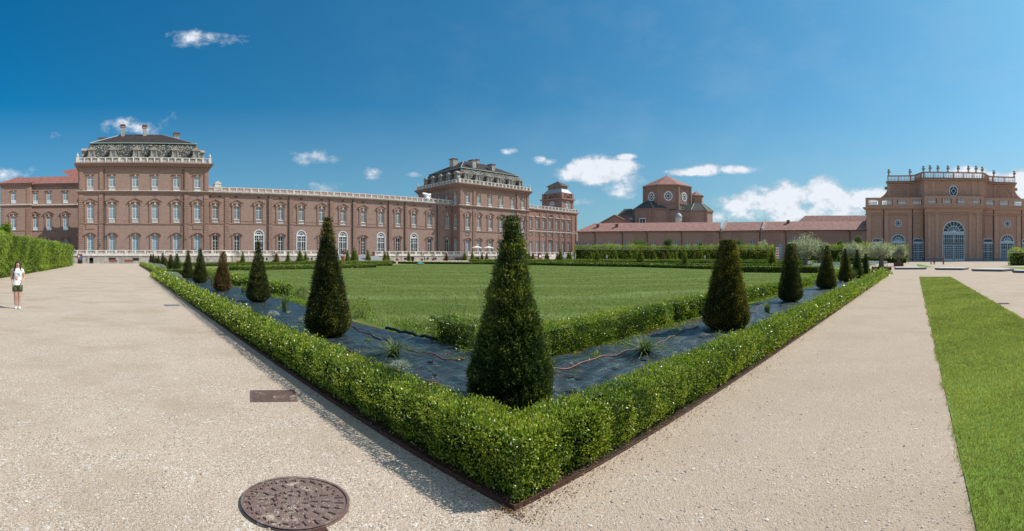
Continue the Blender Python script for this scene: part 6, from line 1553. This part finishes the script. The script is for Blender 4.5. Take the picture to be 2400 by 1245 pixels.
# parasols
for i, px in enumerate((1117, 1144.5, 1172, 1222)):
    Yp = 123.5; X = onY(px, Yp); root = empty('parasol', (X, Yp, FLOOR)); tag(root, 'cream parasol on the terrace, %s of four from the left' % ORD[i], 'parasol', 'cream parasols on the terrace')
    b = MB(); b.tube([(0, 0, 0), (0, 0, 2.9)], .04, 6); b.lathe([(.35, 0), (.35, .08)], 0, 0, 0, 8); b.build('pole', 'wood', root)
    b = MB(); b.lathe([(1.75, 2.15), (1.78, 2.32), (.1, 2.95)], 0, 0, 0, 8); b.build('canopy', 'canvas', root)
    b = MB(); b.lathe([(.45, .7), (.45, .74)], .9, 0, 0, 8); b.tube([(.9, 0, 0), (.9, 0, .7)], .04, 5); o = b.build('cafe_table', 'wood', loc=(X, Yp, FLOOR)); tag(o, 'small cafe table under the %s cream parasol' % ORD[i], 'table', 'cafe tables on the terrace')
# small robot mower by the far hedge
X, Y = foot(985.5, 620.5); root = empty('mower', (X, Y, G(X, Y))); tag(root, 'small teal and yellow mower standing on the lawn by the far hedge', 'mower')
root.scale = (.75,) * 3
b = MB(); b.box(-.9, .5, -.3, .3, .18, .5, taper=.08); b.box(-.2, .35, -.25, .25, .5, .62); b.build('body', 'plastic_teal', root)
b = MB(); b.box(.5, .85, -.25, .25, .2, .35); b.build('bumper', 'plastic_yellow', root)
for x in (-.6, .3):
    for y in (-.34, .28): b = MB(); b.tube([(x, y, .14), (x, y + .08, .14)], .15, 10); b.build('wheel', 'rubber', root)
X, Y = onY(397, 119.0), 119.0; b = MB(); b.box(-.16, .16, -.03, .03, .35, 1.75); b.box(-.2, .2, -.12, .12, 0, .35); o = b.build('banner_sign', 'poster_red', loc=(X, Y, 0)); tag(o, 'narrow red sign board at the terrace wall behind the yew cones', 'sign')
X, Y = polar(1822, 146); b = MB(); b.box(-.5, .5, -.05, .05, .8, 4.0)
for k in range(4): b.box(-.42, .42, -.07, -.05, 1.05 + k * .75, 1.4 + k * .75, 1)
o = b.build('notice_board', ['white_paint', 'poster_red'], loc=(X, Y, .3)); o.rotation_euler.z = -1.2; tag(o, 'red and white notice board in the gap between the tall hedges', 'notice board')

# trees standing behind the hedges
def tree(px, r, top_y, bot_y, wpx, label, seed, mat='tree_leaf', n=3600, leafs=.24, group='trees behind the tall hedges'):
    X, Y = polar(px, r); z0 = G(X, Y); m = r / F; H = EYE + (PYH - top_y) * m - z0; Hb = max(.8, EYE + (PYH - bot_y) * m - z0); R = wpx / 2 * m
    root = empty('tree', (X, Y, z0)); tag(root, label, 'tree', group); t = MB(); t.smooth = True; t.tube([(0, 0, -.1), (.05, 0, Hb), (0, 0, H * .8)], [.18, .14, .05], 7); rr = random.Random(seed)
    for i in range(7): a = rr.uniform(0, 6.28); t.tube([(0, 0, Hb), (math.cos(a) * R * .7, math.sin(a) * R * .7, Hb + (H - Hb) * rr.uniform(.4, .9))], [.08, .03], 5)
    t.build('trunk', 'bark', root); g = np.random.default_rng(seed); nc = 22; u = unit(g.normal(size=(nc, 3))); q = g.uniform(.4, 1, (nc, 1)); cs = u * q * np.array([R * .8, R * .8, (H - Hb) * .48]) + np.array([0, 0, (H + Hb) / 2])
    ci = g.integers(0, nc, n); P = cs[ci] + g.normal(size=(n, 3)) * R * .2; D = unit(g.normal(size=(n, 3)) + np.array([0, 0, .3])); leaves('crown', P, D, leafs * .5, leafs * .28, mat, vrand(n, P, 1, seed), None, root)
tree(1500, 160, 560, 585, 40, 'pale green tree top above the long tall hedge, before the church gable', 1); tree(1567, 160, 560, 585, 26, 'tree top above the tall hedge below the church drum', 2)
tree(1645, 158, 568, 588, 16, 'small tree top left of the golden yew cone', 3); tree(1733, 156, 563, 588, 32, 'tree top right of the golden yew cone', 4); tree(1788, 158, 562, 584, 26, 'blue-green loose tree above the hedge end', 5, 'olive_leaf', 1200)
tree(1814, 150, 575, 602, 14, 'narrow tree in the gap of the tall hedges', 6, n=1800); tree(1972, 140, 562, 590, 26, 'pale upright tree top above the hedge behind the third cone', 7); tree(2010, 150, 550, 590, 26, 'dark green bush top before the great hall corner', 8, 'yew_green', 5200)
tree(15, 48, 528, 590, 56, 'dark tree rising above the tall hedge at the left edge', 9, 'hornbeam', 6500, .16); tree(1432, 165, 572, 590, 16, 'small tree top above the left end of the long tall hedge', 10)

# ------------------------------------------------------------------ people
def skin_obj(name, pts, edges, rads, mat, parent, sub=2, root=0):
    me = bpy.data.meshes.new(name); me.from_pydata(pts, edges, []); me.materials.append(M[mat]); o = bpy.data.objects.new(name, me); link(o, parent)
    md = o.modifiers.new('skin', 'SKIN'); sk = me.skin_vertices[0].data
    for i, r in enumerate(rads): sk[i].radius = r if isinstance(r, tuple) else (r, r)
    sk[root].use_root = True; md.use_smooth_shade = True
    s = o.modifiers.new('sub', 'SUBSURF'); s.levels = sub; s.render_levels = sub; return o
plain('skin', (.50, .31, .23), .55, .3, var=.04); plain('skin_tan', (.40, .24, .17), .6, .3, var=.04); plain('hair_dark', (.035, .018, .012), .5, .4, var=.5, scale=9); plain('white_shoe', (.82, .82, .82), .6, .3, var=.03)
plain('olive_cloth', (.085, .105, .05), .85, .15, var=.12); plain('black_cloth', (.03, .03, .035), .8, .2); plain('jeans', (.10, .14, .20), .85, .2); plain('grey_cloth', (.25, .25, .27), .85, .2); plain('red_cloth', (.42, .06, .07), .85, .2); plain('maroon_cloth', (.20, .05, .06), .85, .2); plain('green_cloth', (.05, .25, .10), .85, .2); plain('blue_cloth', (.06, .15, .50), .85, .2); plain('white_cloth', (.78, .78, .80), .85, .2, var=.03); plain('lip', (.45, .10, .09), .4, .4); plain('eye', (.02, .012, .01), .2, .5)
def print_shirt():
    m, nt, b = nodes('print_shirt'); v = coord(nt); sep = N(nt, 'ShaderNodeSeparateXYZ'); L(nt, v, sep.inputs[0])
    vo = voro(nt, v, 16); sc = N(nt, 'ShaderNodeSeparateColor'); L(nt, vo.outputs['Color'], sc.inputs[0])
    col = ramp(nt, [(0, (.75, .75, .78)), (.35, (.16, .36, .62)), (.5, (.75, .75, .78)), (.62, (.62, .16, .08)), (.72, (.35, .33, .38)), (.84, (.70, .45, .30)), (.92, (.75, .75, .78))], sc.outputs[0], 'CONSTANT').outputs[0]
    dx = math_(nt, 'MULTIPLY', math_(nt, 'SUBTRACT', sep.outputs[0], .0), 9.5); dz = math_(nt, 'MULTIPLY', math_(nt, 'SUBTRACT', sep.outputs[2], 1.12), 6.5)
    d = math_(nt, 'ADD', math_(nt, 'MULTIPLY', dx, dx), math_(nt, 'MULTIPLY', dz, dz)); f = math_(nt, 'MULTIPLY', math_(nt, 'LESS_THAN', d, 1.0), math_(nt, 'LESS_THAN', sep.outputs[1], -.03))
    L(nt, mix(nt, (.8, .8, .82), col, f), b.inputs['Base Color']); b.inputs['Roughness'].default_value = .85; M['print_shirt'] = m
print_shirt()
def person(X, Y, z, rz, label, H=1.7, shirt='white_cloth', legs='jeans', shoe='black_cloth', hair='hair_dark', skin='skin', long_hair=False, bare_legs=False, short_sleeve=True, arms=None, step=.0, shorts=None, bend=0.0, group=None, far=True):
    k = H / 1.66; root = empty('person', (X, Y, z), rz); root.scale = (k, k, k); tag(root, label, 'person', group)
    b = bend
    def T(x, y, zz): # lean of the upper body
        if zz > .92: d = zz - .92; return (x, y - d * math.sin(b), .92 + d * math.cos(b))
        return (x, y, zz)
    P = [T(0, 0, .93), T(0, .005, 1.08), T(0, .01, 1.24), T(0, .01, 1.36), T(0, 0, 1.43), T(.005, -.012, 1.50), T(.008, -.02, 1.56), T(.008, -.015, 1.61)]
    E = [(i, i + 1) for i in range(7)]; Rr = [(.15, .105), (.12, .09), (.14, .105), (.12, .085), (.056, .056), (.070, .080), (.082, .096), (.066, .078)]
    feet = []
    for s in (-1, 1):
        st = step * s; n = len(P); kx = .055 if s > 0 and not far else .085
        kx = .075 if far else .066; ax = .085 if far else .055
        P += [(s * .09, 0, .86), (s * (.088 if far else .082), -.015 - st * .15, .68), (s * kx, -.03 - st * .4, .48), (s * (kx + .004), .012 - st * .7, .33), (s * ax, .01 - st, .09), (s * (ax + .018), -.10 - st, .035)]
        E += [(0, n), (n, n + 1), (n + 1, n + 2), (n + 2, n + 3), (n + 3, n + 4), (n + 4, n + 5)]; Rr += [(.105, .105), (.092, .092), (.062, .062), (.062, .062), (.038, .038), (.034, .024)]; feet.append(P[n + 4:n + 6])
    arms = arms or [[(-.185, .01, 1.10), (-.165, -.05, .86)], [(.20, .02, 1.12), (.16, -.08, .90)]]
    elb = []
    for s, (el, wr) in zip((-1, 1), arms):
        n = len(P); el_, wr_ = T(*el), T(*wr); P += [T(s * .155, .01, 1.34), el_, wr_]; E += [(3, n), (n, n + 1), (n + 1, n + 2)]; Rr += [(.055, .055), (.042, .042), (.028, .028)]
        w = Vector(wr_); d = (w - Vector(el_)).normalized(); side = Vector((0, 1, 0)).cross(d).normalized(); nr = d.cross(side); pm = w + d * .075; P.append(tuple(pm)); E.append((n + 2, n + 3)); Rr.append((.034, .018))
        for j, (o, l) in enumerate(((-.028, .058), (-.010, .068), (.010, .064), (.027, .05))):
            q = len(P); a0 = pm + side * o * 1.0 + nr.cross(side) * 0; vv = nr if abs(nr.y) > .5 else side; a0 = pm + vv * o; P += [tuple(a0 + d * l * .5), tuple(a0 + d * l * .85 + side * .015 * -s)]; E += [(n + 3, q), (q, q + 1)]; Rr += [(.0085, .0085), (.007, .007)]
        q = len(P); P += [tuple(w + d * .03 + (nr * -.035)), tuple(w + d * .07 + nr * -.045)]; E += [(n + 2, q), (q, q + 1)]; Rr += [(.011, .011), (.009, .009)]; elb.append((P[n], P[n + 1], P[n + 2]))
    q = len(P); hx, hy, hz = P[6]; P += [(hx, hy - .088, hz - .02)]; E += [(6, q)]; Rr += [(.011, .012)]
    skin_obj('body', P, E, Rr, skin, root, 2)
    # clothes
    def loft(mb, rings, seg=16):
        n = len(mb.v)
        for cx, cy, cz, rx, ry in rings:
            for i in range(seg): t = 2 * PI * i / seg; mb.v.append((cx + rx * math.cos(t), cy + ry * math.sin(t), cz))
        for k in range(len(rings) - 1):
            for i in range(seg): j = (i + 1) % seg; mb.f.append((n + k * seg + i, n + k * seg + j, n + (k + 1) * seg + j, n + (k + 1) * seg + i)); mb.m.append(0)
    mb = MB(); mb.smooth = True; R_ = []
    for zz, rx, ry, oy in ((.83, .176, .128, 0), (.90, .168, .122, 0), (.98, .146, .108, 0), (1.06, .137, .102, 0), (1.14, .142, .108, -.006), (1.22, .154, .122, -.012), (1.29, .172, .114, -.004), (1.35, .168, .094, .004), (1.385, .128, .078, .004), (1.405, .082, .064, .002)):
        q = T(0, oy, zz); R_.append((q[0], q[1], q[2], rx, ry))
    loft(mb, R_)
    for s, (sh, el, wr) in zip((-1, 1), elb):
        sh, el, wr = Vector(sh), Vector(el), Vector(wr); i0 = Vector((sh.x * .72, sh.y, sh.z + .012))
        if short_sleeve: mb.tube([tuple(i0), tuple(sh), tuple(sh.lerp(el, .45))], [.070, .068, .062], 10)
        else: mb.tube([tuple(i0), tuple(sh), tuple(el), tuple(el.lerp(wr, .92))], [.062, .062, .050, .036], 10)
    mb.build('shirt', shirt, root)
    mb = MB(); mb.smooth = True; loft(mb, [(0, 0, .95, .150, .112), (0, 0, .88, .168, .122), (0, 0, .80, .178, .124), (0, 0, .765, .165, .110)])
    for s, (an, toe) in zip((-1, 1), feet):
        kx = s * (.075 if far else .066)
        if shorts: mb.tube([(s * .088, 0, .84), (s * .086, -.012, .72), (s * .084, -.016, .61)], [.092, .098, .099], 12)
        else: mb.tube([(s * .088, 0, .84), (s * .084, -.015 - step * s * .15, .68), (kx, -.03 - step * s * .4, .48), (kx, .0 - step * s * .7, .3), (an[0], an[1], .07)], [.092, .094, .074, .068, .062], 12)
    mb.build('shorts' if shorts else 'trousers', hm if (hm := shorts or legs) else legs, root)
    for an, toe in feet:
        mb = MB(); mb.smooth = True; ax, ay = an[0], an[1]
        mb.tube([(ax, ay + .06, .04), (ax, ay + .02, .055), (ax + (toe[0] - ax) * .6, ay - .09, .042), (toe[0], ay - .175, .03)], [.036, .048, .042, .028], 10); mb.tube([(ax, ay + .01, .05), (ax, ay + .01, .10)], [.045, .042], 10); mb.build('shoe', shoe, root)
    # hair, eyes, mouth
    hb = MB(); hb.smooth = True; hx, hy, hz = P[6]
    hb.lathe([(.080, .012), (.086, .035), (.078, .065), (.055, .09), (.025, .103), (.004, .107)], hx, hy + .012, hz, 16, sy=1.08)
    hb.tube([(hx, hy + .035, hz + .05), (hx, hy + .05, hz - .02), (hx, hy + .045, hz - .085)], [.078, .078, .05 if not long_hair else .075], 12)
    if long_hair:
        for s, l in ((-1, .25), (1, .33)): hb.tube([(hx + s * .05, hy + .015, hz + .055), (hx + s * .078, hy + .012, hz - .01), (hx + s * .088, hy + .01, hz - .10), (hx + s * .10, hy - .03, hz - l * .72), (hx + s * .095, hy - .075, hz - l)], [.024, .028, .034, .032, .010], 8)
        hb.tube([(hx, hy + .05, hz), (hx, hy + .075, hz - .12), (hx, hy + .085, hz - .30)], [.08, .085, .03], 10)
    hb.build('hair', hair, root)
    for s in (-1, 1): e = MB(); e.lathe([(.001, -.006), (.010, -.003), (.012, 0), (.010, .003), (.001, .006)], hx + s * .027, hy - .080, hz + .004, 8); e.build('eye', 'eye', root)
    e = MB(); e.box(hx - .020, hx + .020, hy - .088, hy - .06, hz - .050, hz - .042); e.build('mouth', 'lip', root)
    return root
X, Y = foot(41, 724); k = 1.0
r0 = math.hypot(X, Y); HW = (724 - 612) / F * r0
w = person(X, Y, 0, .22, 'young woman with long dark hair in a printed white T-shirt and olive shorts', HW * 1.0, 'print_shirt', shorts='olive_cloth', shoe='white_shoe', long_hair=True, far=False, arms=[[(-.215, .02, 1.12), (-.165, -.04, .88)], [(.245, .03, 1.10), (.155, -.13, .93)]], step=.03)
root = empty('backpack', (X, Y, 0), .22); root.scale = (HW / 1.66,) * 3; tag(root, 'black backpack worn by the woman by the tall hedge', 'backpack')
mb = MB(); mb.smooth = False; mb.box(-.17, .13, .125, .27, .98, 1.36, taper=.02); mb.box(-.12, .08, .27, .31, 1.0, 1.2); mb.build('bag', 'black_cloth', root)
mb = MB(); mb.tube([(-.11, .14, 1.38), (-.115, .03, 1.425), (-.118, -.085, 1.36), (-.13, -.118, 1.24), (-.15, -.07, 1.10), (-.15, .12, 1.0)], .019, 6); mb.build('strap', 'black_cloth', root)
sm = [(2182, 619.6, .4, 'walker in a maroon top, first of the group before the great hall', dict(shirt='maroon_cloth', legs='grey_cloth', H=1.6, step=.08)),
      (2189.5, 620, .3, 'walker in dark clothes leaning over beside the maroon-topped one', dict(shirt='black_cloth', legs='black_cloth', H=1.68, bend=.25, step=.1)),
      (2211, 620.2, .3, 'man with a red pack holding up a camera before the great hall doors', dict(shirt='red_cloth', legs='jeans', H=1.8, arms=[[(-.24, -.1, 1.16), (-.12, -.28, 1.38)], [(.26, -.12, 1.2), (.14, -.3, 1.40)]], short_sleeve=False))]
for px, y, rz, lb, kw in sm:
    X, Y = foot(px, y); person(X, Y, G(X, Y), rz - 1.57, lb, group='visitors before the great hall', skin='skin_tan', **kw)
for px, Yp, z, lb, kw in ((839, 119.6, .9, 'visitor in a pink-red top climbing the central stairs', dict(shirt='red_cloth', legs='jeans', step=.1)), (861, 127, FLOOR, 'visitor in green standing before the gallery door', dict(shirt='green_cloth', legs='black_cloth')),
        (457.5, 124, FLOOR, 'visitor in blue behind the near terrace balustrade', dict(shirt='blue_cloth')), (432, 124.5, FLOOR, 'visitor in green behind the near terrace balustrade', dict(shirt='green_cloth')),
        (1029.5, 125, FLOOR, 'visitor in blue by the middle pavilion', dict(shirt='blue_cloth', legs='black_cloth')), (1051, 125, FLOOR, 'visitor in a reddish top by the middle pavilion', dict(shirt='maroon_cloth')),
        (1131, 122, FLOOR, 'visitor in white beside the first parasol', dict(shirt='white_cloth')), (1138, 122.4, FLOOR, 'visitor in dark clothes between the first two parasols', dict(shirt='black_cloth', legs='black_cloth')), (1156, 122, FLOOR, 'visitor in grey right of the second parasol', dict(shirt='grey_cloth'))):
    X = onY(px, Yp); person(X, Yp, z, rnd.uniform(-.6, .6), lb, group='visitors on the terrace', skin='skin_tan', **kw)
for px, r, lb, kw in ((1422, 128, 'visitor in white walking before the left part of the long tall hedge', dict(shirt='white_cloth', legs='jeans', step=.12)), (1652, 136, 'visitor in a white top by the tall hedge left of the golden cone', dict(shirt='white_cloth', legs='grey_cloth'))):
    X, Y = polar(px, r); person(X, Y, G(X, Y), -1.0, lb, group='visitors among the far hedges', **kw)
X, Y = polar(1265, 150); Yp = 117.5; X = onY(1265, Yp); b = MB(); b.box(-.9, .9, -.3, .3, 0, .35, 0); b.box(-.7, .7, -.25, .25, .35, 2.3, 1); b.box(-.5, .5, -.28, -.25, .9, 1.7, 2)
o = b.build('drinks_machine', ['wood', 'maroon_cloth', 'white_paint'], loc=(X, Yp, G(X, Yp))); tag(o, 'maroon upright cabinet at the terrace wall left of the side stairs', 'cabinet')

SING = {'pilasters': 'pilaster', 'attic_vents': 'attic_vent', 'drainpipes': 'drainpipe', 'cellar_openings': 'cellar_opening', 'drum_windows': 'drum_window', 'round_windows': 'round_window', 'oculus_windows': 'oculus_window', 'arch_hoods': 'arch_hood', 'slit': 'planting_slit'}
for o in [o for o in COL.objects if o.type == 'MESH' and o.name.split('.')[0] in SING]: split_pieces(o, SING[o.name.split('.')[0]], .01 if o.name.startswith('slit') else .12)
# ------------------------------------------------------------------ camera, sun, sky
cam = bpy.data.cameras.new('camera'); co_ = bpy.data.objects.new('camera', cam); link(co_)
cam.type = 'PANO'; cam.panorama_type = 'CENTRAL_CYLINDRICAL'
half = 1200 / F
cam.central_cylindrical_range_u_min = -half; cam.central_cylindrical_range_u_max = half
cam.central_cylindrical_range_v_min = -(1245 - PYH) / F; cam.central_cylindrical_range_v_max = PYH / F
cam.central_cylindrical_radius = 1.0; cam.clip_end = 6000; cam.clip_start = .05
co_.location = (0, 0, EYE); co_.rotation_euler = (PI / 2, 0, -az(1200)); scene.camera = co_

sd = Vector((1.0, -.58, 1.24)).normalized()       # towards the sun
el = math.asin(sd.z); saz = math.atan2(sd.x, sd.y)    # azimuth from +Y towards +X
sun = bpy.data.lights.new('sun', 'SUN'); sun.energy = 5.0; sun.angle = math.radians(.53); sun.color = (1.0, .955, .88)
so = bpy.data.objects.new('sun', sun); link(so); so.rotation_euler = (-sd).to_track_quat('-Z', 'Y').to_euler()

wd = bpy.data.worlds.new('World'); scene.world = wd; wd.use_nodes = True; nt = wd.node_tree
bg = nt.nodes['Background']; bg.inputs[1].default_value = .1
sky = N(nt, 'ShaderNodeTexSky', sky_type='NISHITA'); sky.sun_disc = False; sky.sun_elevation = el; sky.sun_rotation = saz
sky.altitude = 300; sky.air_density = 1.0; sky.dust_density = .6; sky.ozone_density = 3.0
tc = N(nt, 'ShaderNodeTexCoord'); sp_ = N(nt, 'ShaderNodeSeparateXYZ'); L(nt, tc.outputs['Generated'], sp_.inputs[0])
AZ = math_(nt, 'ARCTAN2', sp_.outputs[0], sp_.outputs[1])
hy = math_(nt, 'SQRT', math_(nt, 'ADD', math_(nt, 'MULTIPLY', sp_.outputs[0], sp_.outputs[0]), math_(nt, 'MULTIPLY', sp_.outputs[1], sp_.outputs[1])))
EL = math_(nt, 'DIVIDE', sp_.outputs[2], math_(nt, 'MAXIMUM', hy, .01))
cl = [(440, 92, 46, 22, 0.80), (505, 93, 64, 15, 0.72), (290, 298, 52, 19, 0.85), (330, 300, 40, 14, 0.53), (392, 284, 26, 22, 0.53), (132, 321, 16, 10, 0.58), (25, 408, 46, 15, 0.68), (60, 398, 40, 8, 0.38), (735, 371, 44, 19, 0.68), (873, 406, 18, 12, 0.73),
      (770, 436, 46, 14, 0.73), (675, 432, 18, 9, 0.48), (1195, 355, 22, 7, 0.58), (980, 409, 20, 5, 0.38), (1262, 376, 14, 8, 0.73), (1300, 381, 24, 6, 0.38), (1345, 405, 43.2, 20, 1.25), (1405, 402, 64.8, 32, 1.35), (1455, 405, 54, 30, 1.35), (1452, 440, 38.88, 26, 0.95), (1466, 368, 21.6, 8, 1.15),
      (1360, 470, 43.2, 10, 0.80), (1610, 403, 43.2, 9, 1.20), (1655, 399, 36.72, 13, 1.25), (1730, 398, 54, 9, 1.15), (1735, 478, 59.4, 24, 1.30), (1790, 468, 54, 32, 1.35), (1850, 463, 54, 36, 1.40), (1925, 452, 45.36, 34, 1.40), (1960, 468, 64.8, 34, 1.40), (2030, 468, 54, 28, 1.35), (2090, 475, 54, 26, 1.35),
      (2270, 402, 43.2, 14, 1.25), (2290, 415, 64.8, 14, 1.25), (2375, 425, 43.2, 26, 1.25), (2410, 445, 54, 40, 1.25), (1860, 505, 205.2, 26, 1.05)]
acc = None
for px, y, hw_, hh_, am in cl:
    a = az(px); e = (PYH - y) / F
    dx = math_(nt, 'MULTIPLY', math_(nt, 'SUBTRACT', AZ, a), F / hw_); dz = math_(nt, 'MULTIPLY', math_(nt, 'SUBTRACT', EL, e), F / hh_)
    q = math_(nt, 'ADD', math_(nt, 'MULTIPLY', dx, dx), math_(nt, 'MULTIPLY', dz, dz))
    g_ = math_(nt, 'SUBTRACT', am, math_(nt, 'MULTIPLY', q, am * .55)); acc = g_ if acc is None else math_(nt, 'MAXIMUM', acc, g_)
cb = N(nt, 'ShaderNodeCombineXYZ'); L(nt, AZ, cb.inputs[0]); L(nt, EL, cb.inputs[1])
mp = N(nt, 'ShaderNodeMapping'); mp.inputs['Scale'].default_value = (1, 1.35, 1); L(nt, cb.outputs[0], mp.inputs[0])
n1 = noise(nt, mp.outputs[0], 17, 10, .64); n2 = noise(nt, mp.outputs[0], 7, 6, .6)
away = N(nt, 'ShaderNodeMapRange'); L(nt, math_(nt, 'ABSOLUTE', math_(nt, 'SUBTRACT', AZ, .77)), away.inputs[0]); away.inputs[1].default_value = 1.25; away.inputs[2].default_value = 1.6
n3 = noise(nt, tc.outputs['Generated'], 3.2, 7, .6)      # extra cloud added outside the view, as neutral fill for shaded walls
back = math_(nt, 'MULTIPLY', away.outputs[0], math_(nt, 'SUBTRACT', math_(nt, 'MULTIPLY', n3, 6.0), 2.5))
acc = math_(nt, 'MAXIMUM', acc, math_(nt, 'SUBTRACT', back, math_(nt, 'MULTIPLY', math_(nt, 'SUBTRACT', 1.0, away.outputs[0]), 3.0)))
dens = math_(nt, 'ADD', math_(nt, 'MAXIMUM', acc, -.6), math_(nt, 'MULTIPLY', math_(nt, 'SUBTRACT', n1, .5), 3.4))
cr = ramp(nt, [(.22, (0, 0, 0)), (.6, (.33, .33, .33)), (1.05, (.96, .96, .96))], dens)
# thin veil across the right part of the sky
veil = math_(nt, 'MULTIPLY', ramp(nt, [(.45, (0, 0, 0)), (.8, (1, 1, 1))], n2).outputs[0], ramp(nt, [(.2, (0, 0, 0)), (.75, (1, 1, 1))], math_(nt, 'MULTIPLY', AZ, .6)).outputs[0])
shade = noise(nt, mp.outputs[0], 30, 6, .6)
cc = ramp(nt, [(.32, (4.6, 5.4, 6.4)), (.55, (8.6, 9.0, 9.6))], math_(nt, 'ADD', math_(nt, 'MULTIPLY', shade, .6), math_(nt, 'MULTIPLY', dens, .22)))
gr = ramp(nt, [(0, (.05, .83, 1.12)), (.5, (.30, .95, 1.10)), (1, (.66, 1.24, 1.22))], math_(nt, 'MULTIPLY', math_(nt, 'ADD', AZ, .25), .49))
blue = mix(nt, sky.outputs[0], gr.outputs[0], 1.0, 'MULTIPLY')
elm = ramp(nt, [(.12, (1.08, .85, .85)), (.5, (1, 1, 1))], EL)
blue = mix(nt, blue, elm.outputs[0], 1.0, 'MULTIPLY')
c1_ = mix(nt, blue, (4.6, 6.0, 7.4), math_(nt, 'MULTIPLY', veil, .16))
hz = ramp(nt, [(0.0, (1, 1, 1)), (.30, (0, 0, 0))], EL)
c1_ = mix(nt, c1_, (3.1, 4.9, 6.2), math_(nt, 'MULTIPLY', hz.outputs[0], .62))
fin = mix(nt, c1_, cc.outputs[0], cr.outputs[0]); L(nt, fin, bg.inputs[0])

vs = scene.view_settings; vs.view_transform = 'Standard'; vs.look = 'None'; vs.exposure = 0; vs.gamma = 1; vs.use_curve_mapping = False
scene.render.engine = 'CYCLES'; scene.cycles.max_bounces = 6; scene.cycles.use_denoising = True
